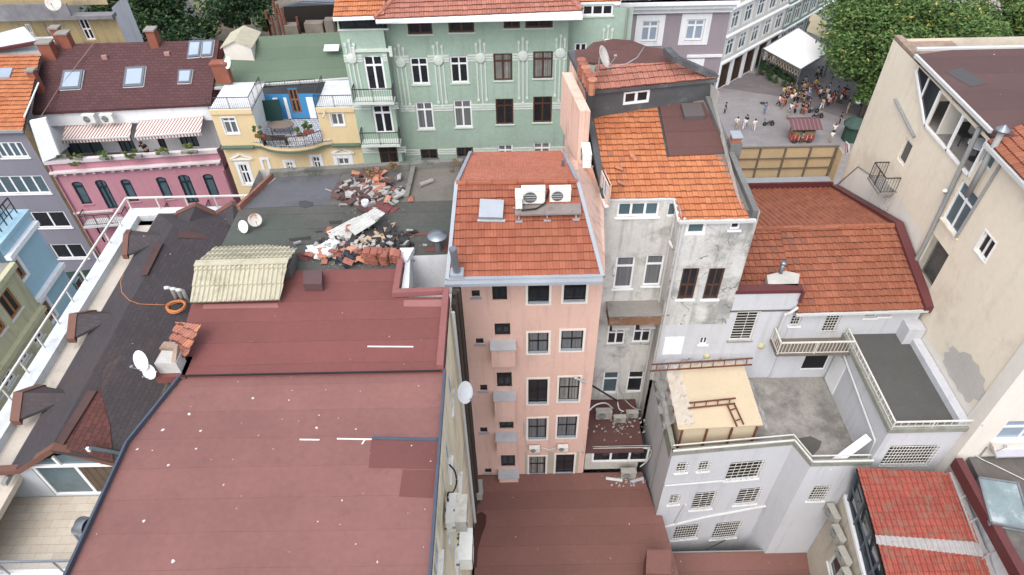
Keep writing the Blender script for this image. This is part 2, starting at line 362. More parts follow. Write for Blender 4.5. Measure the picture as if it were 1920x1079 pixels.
cream = mat('cream_plaster', rgb(222, 210, 188, 1.15), var=.06, scale=.22, streak=.1, dirt=(rgb(196, 184, 162), .45, .4, .52), crack=.08, bump=.15)
cream_l = mat('pale_cream_plaster', rgb(222, 216, 206, 1.08), var=.06, scale=.3, streak=.1, bump=.1)
yellowside = mat('yellow_side_plaster', rgb(220, 208, 176, 1.3), var=.1, scale=.4, streak=.5, dirt=(rgb(170, 168, 160), .7, .5, .55))
green_p = mat('green_plaster', rgb(148, 172, 156, 1.25), var=.12, scale=.35, streak=.22, bump=.12)
green_trim = mat('pale_green_trim', rgb(202, 212, 204, 1.1), var=.06)
pink_p = mat('pink_plaster', rgb(192, 128, 144, 1.12), var=.08, scale=.4, streak=.25, bump=.08)
yellow_p = mat('yellow_plaster', rgb(226, 200, 150, 1.1), var=.06, scale=.4, streak=.15)
mauve_p = mat('mauve_plaster', rgb(150, 138, 146, 1.12), var=.05, scale=.4, streak=.15)
greyp = mat('lilac_grey_plaster', rgb(132, 130, 144, 1.1), var=.06, scale=.4, streak=.15)
blue_p = mat('sky_blue_plaster', rgb(150, 192, 212, 1.12), var=.06, scale=.4, streak=.15)
lime_p = mat('pale_lime_plaster', rgb(190, 188, 152, 1.1), var=.1, scale=.4, streak=.4)
ochre_p = mat('ochre_plaster', rgb(180, 160, 112, 1.1), var=.12, scale=.4, streak=.4, dirt=(rgb(140, 134, 122), .7, .5, .52))
mint_p = mat('mint_plaster', rgb(128, 160, 148, 1.1), var=.08)
concrete = mat('concrete', rgb(150, 146, 140), var=.15, scale=.5, dirt=(rgb(100, 98, 94), .6, .5, .52), bump=.3)
concrete_d = mat('dark_concrete', rgb(106, 102, 98), var=.2, scale=.6, dirt=(rgb(70, 70, 68), .7, .6, .5), bump=.3)
brown_felt = mat('brown_felt', rgb(104, 70, 66, .9), var=.08, scale=.35, seam=(1.0, rgb(72, 48, 46), .03), speck=.5, bump=.2, bscale=20)
court_felt = mat('brown_court_roofing', rgb(124, 82, 74, 1.12), var=.1, scale=.3, seam=(1.0, rgb(92, 60, 56), .015), speck=.55, bump=.15, bscale=20, rough=.6)
red_upper = mat('dark_red_roofing', rgb(138, 78, 74, .82), var=.09, scale=.4, seam=(.98, rgb(100, 56, 54), .02), speck=.35, bump=.2, bscale=25, dirt=(rgb(120, 72, 72), .5, 1.1, .58))
red_lower = mat('faded_red_roofing', rgb(156, 104, 98, .74), var=.13, scale=.35, seam=(1.0, rgb(124, 82, 80, .8), .012), speck=1.0, bump=.2, bscale=25, dirt=(rgb(120, 80, 80, .8), .4, 1.1, .6), rough=.75)
red_patch = mat('newer_red_patch', rgb(124, 74, 70, .85), var=.08, speck=.7, bump=.2, bscale=25)
green_felt = mat('green_black_felt', rgb(88, 88, 84, .95), var=.22, scale=.5, seam=(1.0, rgb(58, 60, 58), .03), speck=.35, dirt=(rgb(78, 92, 80), .5, .3, .5), bump=.3, bscale=15)
green_felt2 = mat('green_mineral_roofing', rgb(98, 118, 98, .95), var=.08, scale=.3, seam=(1.0, rgb(76, 92, 78), .02), bump=.15, bscale=20)
grey_mem = mat('grey_wet_membrane', rgb(98, 98, 104, .95), var=.16, scale=.5, rough=.45, dirt=(rgb(70, 70, 74), .6, .5, .52), bump=.1)
grey_dirty = mat('dusty_grey_screed', rgb(118, 112, 104, .95), var=.2, scale=.5, dirt=(rgb(84, 74, 64), .8, .6, .52), bump=.4)
terrace_g = mat('wet_concrete_terrace', rgb(156, 152, 146, .95), var=.28, scale=.5, dirt=(rgb(104, 102, 98), .8, .45, .48), bump=.2, rough=.6)
terrace_d = mat('dark_grey_coating', rgb(94, 94, 92, .9), var=.12, scale=.3, dirt=(rgb(78, 78, 78), .6, .3, .5), speck=.3, bump=.1, rough=.6)
shingle_b = mat('charcoal_shingles', rgb(76, 70, 74, .9), var=.12, scale=.4, brick=(.33, .17, .008, rgb(70, 63, 67, .9), rgb(60, 55, 58, .9)), speck=.45, dirt=(rgb(88, 70, 68, .9), .5, .22, .55), bump=.3, bscale=30)
shingle_r = mat('worn_red_shingles', rgb(116, 66, 60, .9), var=.2, brick=(.33, .17, .008, rgb(98, 58, 54, .9), rgb(60, 44, 44, .9)), bump=.3, bscale=30)
shingle_f = mat('faded_brown_shingles', rgb(92, 78, 78, .92), var=.12, brick=(.33, .17, .008, rgb(84, 70, 70, .92), rgb(64, 54, 54, .9)), speck=.4, bump=.3, bscale=30)
shingle_m = mat('maroon_shingles', rgb(98, 62, 64, .92), var=.1, scale=.6, brick=(.5, .25, .03, rgb(90, 54, 56, .92), rgb(76, 48, 50, .92)), speck=.2, bump=.3, bscale=30)
copper = mat('brown_metal_trim', rgb(122, 80, 66, .9), rough=.6, var=.15)
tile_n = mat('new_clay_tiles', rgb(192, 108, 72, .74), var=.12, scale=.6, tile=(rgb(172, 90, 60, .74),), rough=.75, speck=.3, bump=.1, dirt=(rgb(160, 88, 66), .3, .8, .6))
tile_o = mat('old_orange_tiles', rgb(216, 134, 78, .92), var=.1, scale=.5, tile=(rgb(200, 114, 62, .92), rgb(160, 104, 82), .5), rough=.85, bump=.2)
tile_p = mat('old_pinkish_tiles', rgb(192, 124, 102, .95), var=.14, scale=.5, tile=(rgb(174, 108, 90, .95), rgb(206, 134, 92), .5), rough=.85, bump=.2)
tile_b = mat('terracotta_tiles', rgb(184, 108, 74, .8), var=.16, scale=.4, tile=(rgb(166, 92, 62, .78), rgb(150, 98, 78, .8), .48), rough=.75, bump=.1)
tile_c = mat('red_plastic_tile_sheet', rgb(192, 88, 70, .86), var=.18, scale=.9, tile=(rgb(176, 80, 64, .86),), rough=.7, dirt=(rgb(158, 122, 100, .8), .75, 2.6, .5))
maroon = mat('maroon_metal', rgb(104, 52, 54), rough=.5, var=.12)
beige_sheet = mat('beige_corrugated_sheet', rgb(188, 182, 156, 1.0), var=.1, scale=1, streak=.3, rough=.7, dirt=(rgb(150, 142, 116), .6, 1.3, .55))
paving = mat('plaza_paving', rgb(152, 148, 148, .95), var=.1, scale=.15, brick=(1.2, .6, .012, rgb(144, 140, 142, .95), rgb(120, 116, 116)), dirt=(rgb(128, 116, 116), .5, .12, .5), bump=.1, rough=.65)
asphalt = mat('asphalt', rgb(82, 82, 84), var=.15, scale=.3, bump=.2)
pavers = mat('cream_pavers', rgb(206, 196, 180, 1.0), var=.1, scale=.8, brick=(.62, .31, .006, rgb(192, 180, 162, 1.0), rgb(160, 150, 136)), bump=.1, rough=.6)
walk_t = mat('stone_walkway', rgb(200, 190, 176, 1.0), var=.12, scale=.8, dirt=(rgb(150, 140, 128), .5, 1.2, .55))
ply = mat('plywood', rgb(228, 208, 172, .84), var=.06, scale=.8, rough=.6, streak=.1)
board = mat('yellow_plywood_board', rgb(196, 172, 128, 1.0), var=.1, scale=.6, streak=.15)
clear = mat('clear_plastic', rgb(235, 238, 242), rough=.15, var=0, alpha=.16, spec=.6)
skyl = mat('skylight_glass', rgb(132, 152, 158), rough=.4, var=.25, scale=1, dirt=(rgb(196, 204, 206), .8, .5, .56))
bark = mat('bark', rgb(92, 80, 66), var=.2, bump=.5)
leaf_g = mat('plane_tree_leaves', rgb(104, 134, 62, 1.15), var=.2, scale=.3, leaf=(rgb(66, 100, 48, 1.0), rgb(186, 158, 66, 1.0), .98))
leaf_d = mat('dark_leaves', rgb(70, 104, 62, 1.0), var=.2, scale=.4, leaf=(rgb(46, 78, 46, .9), rgb(104, 132, 72, 1.0), .9))
leaf_y = mat('planter_leaves', rgb(136, 150, 70, .9), var=.2, scale=2, leaf=(rgb(90, 112, 52, .8), rgb(180, 160, 90), .93))
# ---------------------------------------------------------------- ground
g = MB(); g.poly([(-400, -200, 0), (400, -200, 0), (400, 400, 0), (-400, 400, 0)]); g.build('ground', asphalt, kind='structure')
g = MB(); g.poly([(16, 58, .004), (70, 58, .004), (82, 140, .004), (16, 140, .004)]); g.build('plaza', paving, kind='structure')
g = MB(); g.poly([(24, 96, .008), (40, 92, .008), (66, 66, .008), (62, 62, .008), (38, 86, .008), (22, 92, .008)]); g.build('paving_band', mat('dark_paving', rgb(124, 118, 120, .95), var=.1, brick=(1.2, .6, .012, rgb(112, 106, 108), rgb(96, 92, 92))), kind='structure')
g = MB(); g.poly([(-26, -20, .006), (-19.6, -20, .006), (-19.6, 43, .006), (-26, 43, .006)]); g.build('street', concrete_d, kind='structure')

# ================================================================ peach building
b = Bld('peach_apartment_house', (.8, 24), 'narrow peach apartment house with an orange tiled roof and rooftop air conditioners')
wf = b.wall((-2.05, 20), (3.65, 20), 17.75, 47, peach)
b.wall((3.65, 20), (2.45, 28), 17.6, 47, peach); b.wall((-2.05, 20), (-1.75, 28), 17.6, 47, peach); b.wall((-1.75, 28), (2.45, 28), 17.9, 47, peach)
sur = (mat('offwhite_surround', rgb(222, 214, 206, K), var=.05), .1)
for p, q, t in (((990, 533), (1029, 569), 1), ((1058, 531), (1097, 566), 1), ((990.5, 624), (1027.5, 662), 0), ((1053, 620), (1091, 657), 0), ((990.5, 711), (1025.5, 757), 0), ((1049, 707.5), (1084, 752), 0), ((990.5, 784.5), (1024, 823), 0), ((1046, 781), (1079, 820), 0), ((992.5, 856), (1022, 890), 0), ((1043, 852), (1074, 888), 0)):
    b.win(wf, p, q, frame=frame_k, pane=glass_d if t else glass_c, cols=2, tr=.45 if not t else .3, fw=.05, sur=sur, sill=zinc, inner=True)
for p, q in (((922, 530), (951, 563)), ((927, 607), (957, 629)), ((931, 699), (960, 726)), ((936, 785), (963, 804)), ((939, 854), (966, 875))):
    b.win(wf, p, q, frame=frame_k, pane=glass_d, cols=2, tr=0, fw=.09)
for p, q in (((884, 545), (900, 557)), ((892, 635), (907, 645)), ((900, 722), (914, 733)), ((900, 802), (914, 811)), ((909, 879), (922, 887))):
    b.win(wf, p, q, frame=frame_k, pane=glass_d, cols=1, tr=0, fw=.05, sill=zinc)
for (u0, v0, u1, v1) in ((921, 640, 966, 672), (927, 735, 966, 775), (931, 812, 968, 838), (936, 881, 972, 905)):
    a0, a1, z0, z1 = rect(wf, (u0, v0), (u1, v1)); m = MB(); wf.wbox(m, a0, a1, z0, z1, .002, .5); bx = b.part('bay_box', m, peach)
    m = MB(); wf.wbox(m, a0 - .05, a1 + .05, z1 + .002, z1 + .06, .002, .58); b.part('bay_box_cap', m, mat('pale_zinc_cap', rgb(176, 180, 186, 1.1), var=.12, scale=2, rough=.5), bx)
# roof
EL, ER = V(-2.42, 18.9, 17.6), V(3.4, 18.9, 17.6); RL, RR_ = G(856, 345, 15.75), G(1083, 342, 15.75); BL_, BR_ = V(-1.85, 28.2, 18.0), V(2.55, 28.2, 18.0)
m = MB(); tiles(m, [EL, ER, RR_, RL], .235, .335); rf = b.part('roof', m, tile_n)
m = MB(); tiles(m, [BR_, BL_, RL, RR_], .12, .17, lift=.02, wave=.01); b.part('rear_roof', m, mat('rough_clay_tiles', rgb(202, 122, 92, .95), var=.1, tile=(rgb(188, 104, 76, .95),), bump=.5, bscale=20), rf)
m = MB(); m.tube([RL + Vector((0, 0, .03)), RR_ + Vector((0, 0, .03))], .11, 8); m.build('ridge', tile_n, rf)
m = MB(); lo = Vector((0, 0, -.12)); m.slab([EL + lo, ER + lo, RR_ + lo, RL + lo], .1); m.slab([BR_ + lo, BL_ + lo, RL + lo, RR_ + lo], .1); m.build('roof_deck', concrete_d, rf)
m = MB()
for a, c in ((EL, ER), (EL, RL), (RL, BL_), (ER, RR_), (RR_, BR_)): m.bar(a + Vector((0, 0, .03)), c + Vector((0, 0, .03)), .14, .12)
m.slab([EL + Vector((-.1, -.25, 0)), ER + Vector((0, -.25, 0)), ER + Vector((0, .02, 0)), EL + Vector((-.1, .02, 0))], .14); m.build('gutter', zinc, b.o)
def on(u, v, a, bb, c):                     # sight line meets a plane through three points
    n = (bb - a).cross(c - a); r = ray(u, v); o = Vector((0, 0, HC)); return o + r * ((a - o).dot(n) / r.dot(n))
PR = lambda u, v: on(u, v, EL, ER, RL); ER_p, RRp, BRp = ER, RR_, BR_
n_ = (ER - EL).cross(RL - EL).normalized()
q = [PR(901, 379), PR(945, 381), PR(943, 414), PR(898, 413)]; m = MB(); m.slab([p + n_ * .28 for p in q], .26, -n_); h_ = b.part('roof_hatch', m, zinc)
q = [PR(896, 412), PR(948, 413), PR(947, 418), PR(895, 417)]; MB().slab([p + n_ * .08 for p in q], .06, -n_).build('hatch_flashing', zinc, h_)
m = MB(); p = PR(1053, 316); b.done()
# ================================================================ the neighbour: grey stucco back, salmon side
c_ = Bld('weathered_stucco_house', (6, 26), 'tall weathered house with cracked grey stucco back, salmon side wall and patched orange tile roof')
XL, XM, XR = 3.95, 7.05, 10.25; YL, YR = 23.4, 22.42
wl = c_.wall((XL, YL), (XM, YL), 17.5, 47, stucco_g); wr = c_.wall((XM, YR), (XR, YR), 17.8, 24.1, stucco); ws = c_.wall((XM, YL), (XM, YR), 17.45, 47, stucco_g)
wsal = c_.wall((XL, YL), (2.85, 30.8), 17.5, 47, salmon); c_.wall((XR, YR), (9.6, 30.8), 17.4, 47, stucco_g); c_.wall((2.85, 30.8), (9.6, 30.8), 15.6, 47, salmon)
t2, t1 = T(2, 2), T(2, 1)
c_.win(wl, t1(795, 445), t1(1095, 545), frame=frame_w, pane=glass_t, cols=3, tr=0, fw=.09, sill=white_p)
c_.win(wl, t1(1172, 445), t1(1236, 548), frame=frame_w, pane=glass_t, cols=1, tr=0, fw=.08)
c_.win(wl, (1156, 482.5), (1184, 541), frame=frame_w, pane=glass_c, cols=1, tr=.3, fw=.09, sill=white_p, name='tall_window')
c_.win(wl, (1213, 479), (1237, 536), frame=frame_w, pane=glass_c, cols=1, tr=.3, fw=.09, sill=white_p, name='tall_window')
c_.win(wl, t2(730, 235), t2(838, 425), frame=frame_w, pane=glass_d, cols=2, tr=.55, fw=.08, sill=stucco)
c_.win(wl, t2(928, 230), t2(1030, 410), frame=frame_w, pane=glass_d, cols=2, tr=.55, fw=.08, sill=stucco)
c_.win(wl, t2(690, 635), t2(785, 790), frame=frame_w, pane=glass_t, cols=1, tr=.33, fw=.08, sill=stucco)
c_.win(wl, t2(876, 630), t2(968, 782), frame=frame_w, pane=glass_d, cols=1, tr=.33, fw=.08, sill=stucco)
c_.win(wr, (1288, 417), (1322, 441), frame=frame_w, pane=glass_t, cols=1, tr=0, fw=.14)
c_.win(wr, (1371, 417), (1386, 431), frame=frame_w, pane=glass_d, cols=1, tr=0, fw=.08, sill=white_p)
c_.win(wr, t1(1285, 935), t2(1355, 85), frame=frame_b, pane=glass_d, cols=2, tr=.55, fw=.09, sill=white_p)
c_.win(wr, t1(1482, 935), t2(1540, 85), frame=frame_b, pane=glass_d, cols=2, tr=.55, fw=.09, sill=white_p)
c_.win(wsal, (1127, 320), (1136, 385), frame=frame_w, pane=glass_c, cols=3, tr=0, fw=.1, sill=white_p)
# rusty balcony and hoods
a0, a1, z0, z1 = rect(wl, t2(705, 118), t2(1135, 185)); m = MB(); wl.wbox(m, a0 + .05, a1 - .05, z0 + .15, z1 + .1, .002, .95); bal = c_.part('balcony', m, mat('rusted_sheet', rgb(142, 104, 76), var=.3, scale=1.2, dirt=(rgb(186, 178, 166), .8, 1, .55), streak=.6))
m = MB(); wl.wbox(m, a0, a1, z1 + .102, z1 + .16, .002, 1.02); m.build('balcony_cover', concrete, bal)
for p, q in ((t2(745, 232), t2(865, 300)), (t2(950, 222), t2(1055, 292))):
    a0, a1, z0, z1 = rect(wl, p, q); m = MB(); m.slab([wl.pt(a0, z1, 0), wl.pt(a1, z1, 0), wl.pt(a1, z1 - .22, .55), wl.pt(a0, z1 - .22, .55)], .05); c_.part('window_hood', m, stucco)
# roof 1 (orange) with jog in the eave
e0, e1 = G(1140, 375, 17.5), G(1270, 373, 17.5); f0, f1 = G(1275, 402, 17.4), G(1421, 402, 17.4)
T0, T1, T2_ = G(1113, 224, 16.5), G(1236, 210, 16.5), G(1330, 195, 16.45)
def lerpx(A, Bq, x): t = (x - A.x) / (Bq.x - A.x); return A.lerp(Bq, t)
yl = 23.0; nL = Vector((XL - .1, yl, HC - 17.4)); 
pl = (T0, T2_, e0)
zx = lambda x, y: T0.z + (y - T0.y) * (T0.z - e0.z) / (T0.y - e0.y)
E0 = Vector((3.95, e0.y, e0.z)); jx = f0.x; ey, fy = e0.y, f0.y
q = lambda x, y: Vector((x, y, zx(x, y)))
f0, f1, E1 = q(jx, fy), q(f1.x, fy), q(jx, ey); xt = T1.x
TL_, TM_ = q(T0.x, T0.y), q(T1.x, T1.y + .35)
m = MB(); tiles(m, [q(e0.x, ey), E1, q(xt - .1, T1.y + .3), TL_], .24, .36, wave=.03, lift=.06, jit=.014)
mid_y = q(0, 24.6).y; PM = lambda u, v: on(u, v, q(3, 23), q(9, 23), q(3, 27))
k0, k1 = PM(1254, 296), PM(1372, 290)
xr = lambda y: f1.x - .25 + (y - fy) * ((T2_.x - .6) - (f1.x - .25)) / (T2_.y - fy)
tiles(m, [f0, q(xr(fy), fy), q(xr(k1.y), k1.y), q(jx, k0.y)], .24, .36, wave=.03, lift=.06, jit=.014, org=q(e0.x, ey))
m2 = [q(jx, k0.y), q(k0.x, k0.y)]
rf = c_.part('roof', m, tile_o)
m = MB(); dn = Vector((0, 0, -.05)); m.slab([q(3.9, ey) + dn, E1 + dn, f0 + dn, f1 + dn, q(T2_.x, T2_.y) + dn, TL_ + dn], .12); m.build('roof_deck', lead, rf)
m = MB(); up = Vector((0, 0, .1)); m.slab([PM(1254, 296) + up, PM(1368, 290) + up, PM(1318, 196) + up, PM(1235, 197) + up], .06); m.build('felt_patch', brown_felt, rf)
m = MB(); q4 = [PM(1275, 205), PM(1312, 204), PM(1320, 228), PM(1282, 230)]; m.slab([p + Vector((0, 0, .3)) for p in q4], .2); m.build('roof_hatch', mat('grey_brown_sheet', rgb(92, 84, 84), var=.05), rf)
# right hand parapet and gutter
m = MB(); pa, pb = PM(1415, 405), PM(1325, 190); m.slab([pa + Vector((-.1, 0, .25)), pa + Vector((.14, 0, .25)), pb + Vector((.14, 0, .25)), pb + Vector((-.1, 0, .25))], 1.2); m.slab([pa + Vector((-.55, .3, .08)), pa + Vector((-.15, .3, .08)), pb + Vector((-.15, 0, .08)), pb + Vector((-.7, 0, .08))], .1); c_.part('parapet', m, mat('grey_concrete_parapet', rgb(118, 118, 118), var=.2, streak=.3))
pl_ = PM(1131, 375); pt_ = PM(1103, 225); m = MB(); m.slab([pl_ + Vector((-.06, 0, .12)), pl_ + Vector((.2, 0, .12)), pt_ + Vector((.2, 0, .12)), pt_ + Vector((-.06, 0, .12))], .3); c_.part('verge', m, lead)
m = MB(); gz = Vector((0, -.06, -.02)); m.bar(q(XL - .05, ey) + gz, E1 + gz, .14, .14); m.bar(E1 + gz, f0 + gz, .12, .12); m.bar(f0 + gz, f1 + gz, .14, .14); m.tube([wl.pt(XM - XL - .02, HC - 17.6, .1), wl.pt(XM - XL - .02, HC - 36, .1)], .06); m.tube([wr.pt(.12, HC - 17.6, .07), wr.pt(.12, HC - 28, .07)], .06); c_.part('gutter', m, pipe_w)
# upper storey: black felt wall, window, pinkish tiles, brown felt dome
h0, h1_ = 14.65, 16.0; A_, B_ = G(1120, 168, 14.65), G(1335, 153, 14.6)
yR2 = T2_.y; wb = c_.wall((3.72, T0.y + .02), (9.6, yR2), 15.15, 17.0, lead)
c_.win(wb, (1170, 174), (1217, 193), frame=frame_w, pane=glass_d, cols=2, tr=0, fw=.12)
y0 = T0.y - .1; yb = 30.9
u0, u1 = V(3.7, y0, 15.0), V(9.7, yR2 - .1, 15.1); v0 = G(1116, 122, 14.45); v1 = on(1266, 119, u0, u1, v0)
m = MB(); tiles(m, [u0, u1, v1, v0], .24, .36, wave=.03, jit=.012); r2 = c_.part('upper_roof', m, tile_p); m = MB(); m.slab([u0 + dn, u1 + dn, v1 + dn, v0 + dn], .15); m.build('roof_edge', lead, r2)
far = [G(1067, 96, 14.5), G(1098, 92, 14.4), G(1112, 80, 14.2), G(1150, 73, 14.1), G(1185, 76, 14.2), G(1215, 88, 14.4), G(1246, 92, 14.5)]
m = MB(); nv = len(far); near = [v0.lerp(v1, i / (nv - 1)) + Vector((0, 0, -.02)) for i in range(nv)]; near[0] = G(1075, 112, 14.55); near = [near[0]] + [near[i] for i in range(1, nv)]
for i in range(nv - 1): m.slab([near[i], near[i + 1], far[i + 1], far[i]], .12)
c_.part('domed_felt_roof', m, brown_felt)
m = MB()
for i in range(1, nv - 2): m.poly([far[i] + dn, far[i + 1] + dn, Vector((far[i + 1].x, far[i + 1].y, HC - 15)), Vector((far[i].x, far[i].y, HC - 15))])
c_.part('rear_gable', m, lead)
m = MB(); a, bq = G(1070, 98, 14.55), V(3.6, y0, 14.95); X3 = lambda y: XL - (y - YL) * 1.1 / 7.4 - .01; ys_ = [YL, 25, 26.5, T0.y]
for p_, q_ in zip(ys_, ys_[1:]): m.poly([V(X3(p_), p_, 17.55), V(X3(q_), q_, 17.55), Vector((X3(q_), q_, q(X3(q_), q_).z)), Vector((X3(p_), p_, q(X3(p_), p_).z))])
m.poly([V(X3(T0.y), T0.y, 17.55), V(2.85, 30.8, 17.55), a, bq]); c_.part('side_wall_top', m, salmon)
m = MB(); m.bar(a, bq + Vector((0, 0, .05)), .3, .2); m.bar(bq + Vector((.0, 0, 0)), V(3.75, T0.y, 15.9), .3, .3)
m.bar(G(1250, 94, 14.1), G(1268, 112, 14.0), .35, .25); m.bar(G(1266, 110, 14.0), V(9.65, yR2 + .1, 15.1), .4, .25); c_.part('parapet_edge', m, lead)
m = MB(); m.poly([V(9.55, YR, 17.4), V(9.55, T0.y, 15.9), V(9.55, T0.y, 15.2), V(9.3, 30.8, 15.6), V(9.6, 30.8, 17.4)]); c_.part('side_wall_far', m, stucco_g)
# salmon gap infill and chimney breast
m = MB(); P1, P2, P3 = ER_p + Vector((.12, .1, -.12)), RRp + Vector((.12, 0, -.12)), BRp + Vector((.1, -.3, -.1)); cx3 = lambda y: 3.95 - (y - YL) * 1.1 / 7.4
m.slab([P1, V(cx3(YL), YL - .02, 17.6), V(cx3(24.6), 24.6, 17.3), P2], .12); m.slab([P2, V(cx3(24.6), 24.6, 17.6), V(cx3(28.5), 28.5, 18.2), P3], .12); c_.part('added_apron', m, salmon)  # added slope covering the dark gap, catches skylight like a lit side wall
m = MB(); m.hull([(cx3(26.4) - .45, 26.4), (cx3(26.4), 26.4), (cx3(30), 30), (cx3(30) - .45, 30)], HC - 17.6, HC - 14.9); c_.part('chimney_breast', m, salmon)
c_.done()

H1 = 17.3
b = Bld('red_roofed_building', (-7, 8), 'large building with a faded red felt roof filling the lower left of the view')
XR1, XL1 = -2.25, -11.35
side = b.wall((XR1, -4), (XR1, 17.75), H1 + .06, 47, yellowside)
b.wall((XL1, -4), (XL1, 19.3), H1 + .3, 47, yellowside); b.wall((XL1, 19.3), (-4.0, 19.3), H1 + .3, 47, yellowside)
ys = 14.35
m = MB(); m.slab([V(XL1 - .25, -4, H1 + .14), V(XR1, -4, H1 + .14), V(XR1, ys, H1 + .14), V(-10.75, ys, H1 + .14), V(XL1 - .2, 11.8, H1 + .14)], .18); rf = b.part('lower_roof', m, red_lower)
m = MB(); m.slab([V(-10.75, ys - .05, H1), V(XR1, ys - .05, H1), V(XR1, 17.7, H1), V(-4.25, 17.7, H1), V(-4.25, 19.25, H1), V(-8.7, 19.3, H1 + .02), V(-8.5, 17.7, H1), V(-11.5, 17.6, H1), V(-11.3, 16, H1)], .25); ru = b.part('upper_roof', m, red_upper)
m = MB(); m.bar(V(-10.75, ys - .08, H1 - .01), V(XR1 - .1, ys - .08, H1 - .01), .05, .04); m.build('lap_edge', cable_k, ru)
m = MB(); m.bar(V(XR1 + .02, -4, H1 + .04), V(XR1 + .02, ys - .05, H1 + .04), .08, .22)
m.bar(V(XL1 - .27, -4, H1 + .05), V(XL1 - .22, 11.8, H1 + .05), .07, .16); m.bar(V(XL1 - .22, 11.8, H1 + .05), V(-10.8, ys, H1 + .05), .07, .16); b.part('edge_flashing', m, blueflash)
m = MB(); hp = H1 - .22
m.hull([(XR1 - .02, ys), (XR1 - .02, 18.0), (XR1 - .24, 18.0), (XR1 - .24, ys)], HC - H1 + .002, HC - hp - .02); m.hull([(-4.3, 17.72), (XR1 - .24, 17.78), (XR1 - .24, 18.0), (-4.3, 17.94)], HC - H1, HC - hp); m.hull([(-4.3, 17.94), (-4.08, 17.94), (-4.08, 19.6), (-4.3, 19.6)], HC - H1, HC - hp)
b.part('parapet', m, mat('red_parapet_felt', rgb(146, 88, 86, .98), var=.12, speck=.8, bump=.2))
m = MB(); zz = H1 + .136; P4 = lambda u, v: G(u, v, H1 + .13)
m.slab([P4(696, 822), P4(822, 824), P4(816, 880), P4(691, 877)], .02); m.slab([P4(755, 881), P4(816, 882), P4(811, 934), P4(748, 931)], .02); b.part('roof_patch', m, red_patch, rf, label='darker newer patches of roofing by the right edge')
m = MB(); m.bar(P4(698, 822), P4(820, 825), .1, .05); m.build('patch_flashing', blueflash, rf)
G1 = lambda u, v: G(u, v, H1 - .01)
m = MB(); m.slab([G(382, 571, H1 - .01), G(520, 569, H1 - .01), G(523, 577, H1 - .01), G(380, 579, H1 - .01)], .01); m.slab([G1(757, 563), G1(836, 562), G1(834, 575), G1(757, 575)], .01); m.build('pale_patch', mat('pale_red_felt', rgb(160, 104, 102, .98), var=.1), ru)
q4 = [G(569, 508, H1 - .35), G(604, 506, H1 - .35), G(603, 533, H1 - .35), G(568, 533, H1 - .35)]; m = MB(); m.slab(q4, .34); b.part('roof_hatch', m, mat('dark_hatch', rgb(98, 72, 72), var=.1, rough=.5))
wp = mat('white_sealant', rgb(235, 228, 218), var=.05)
m = MB(); m.bar(G1(689, 650), G1(775, 650.5), .045, .02); m.build('sealant_line', wp, ru)
for a_, b_ in (((562, 824.5), (599, 825)), ((632, 823), (697, 824.2)), ((684, 825), (679, 833))):
    m = MB(); m.bar(P4(*a_), P4(*b_), .04, .02); m.build('sealant_line', wp, rf)
# side windows seen edge on
for y0_, y1_, ha, hb in ((14.8, 15.9, 18.6, 20.4), (12.4, 13.4, 19.2, 21), (10.6, 11.6, 20, 21.6), (8.1, 9.4, 18.2, 19.8), (11, 12, 23.5, 25), (8, 9, 23.5, 25), (14, 15.2, 23.5, 25)):
    f = window(b.o, side, (y0_ + 4, y1_ + 4, HC - hb, HC - ha), frame_w, glass_d, cols=2, tr=0, fw=.07, sill=white_p)
m = MB(); m.tube([V(XR1 + .1, 7.7, 18.2), V(XR1 + .35, 7.6, 18.4), V(XR1 + .3, 6.6, 20)], .07); m.tube([V(XR1 + .12, 17.2, 17.6), V(XR1 + .12, 17.2, 33)], .07); b.part('downpipe', m, pipe_w)
m = MB()
for k, dx in enumerate((.08, .2)): m.tube([V(XR1 + dx + .05, 18.2 + .15 * k, 17.6), V(XR1 + dx + .05, 18.2 + .15 * k, 47)], .09)
m.box((-2.24, 17.8, 5), (-2.06, 18.8, 29.2)); b.part('drainpipe', m, pipe_k)
b.done()
# light well behind
b = Bld('debris_roof_building', (-6.5, 23), 'low building with a dirty green black felt roof strewn with rubble')
HD = 17.45
b.wall((-11.3, 19.6), (-11.3, 26.3), HD, 47, stucco_g); b.wall((-11.3, 26.3), (-2.2, 26.4), HD, 47, stucco_g); b.wall((-2.25, 20.1), (-2.2, 26.4), HD, 47, stucco_g)
wwell = b.wall((-4.05, 20.15), (-2.2, 20.2), HD, 47, white_old); b.wall((-4.06, 17.96), (-4.06, 20.15), HD - .05, 47, white_old)
m = MB(); m.slab([V(-8.7, 19.32, HD), V(-4.3, 19.28, HD), V(-4.3, 20.15, HD), V(-2.2, 20.2, HD), V(-2.1, 23.7, HD), V(-11.4, 23.4, HD), V(-11.5, 19.6, HD)], .2); b.part('roof', m, green_felt)
m = MB(); m.slab([V(-11.3, 23.42, HD - .0), V(-7.7, 23.55, HD), V(-7.5, 26, HD - .02), V(-10.35, 25.6, HD - .02)], .1); b.part('left_roof', m, grey_mem)
m = MB(); m.slab([V(-7.7, 23.55, HD), V(-4.55, 23.65, HD), V(-4.4, 26.1, HD), V(-7.5, 26.0, HD)], .1); b.part('middle_roof', m, concrete_d)
m = MB(); m.slab([V(-4.55, 23.65, HD), V(-2.1, 23.7, HD), V(-2.1, 26.2, HD), V(-4.4, 26.1, HD)], .1); b.part('right_roof', m, grey_dirty)
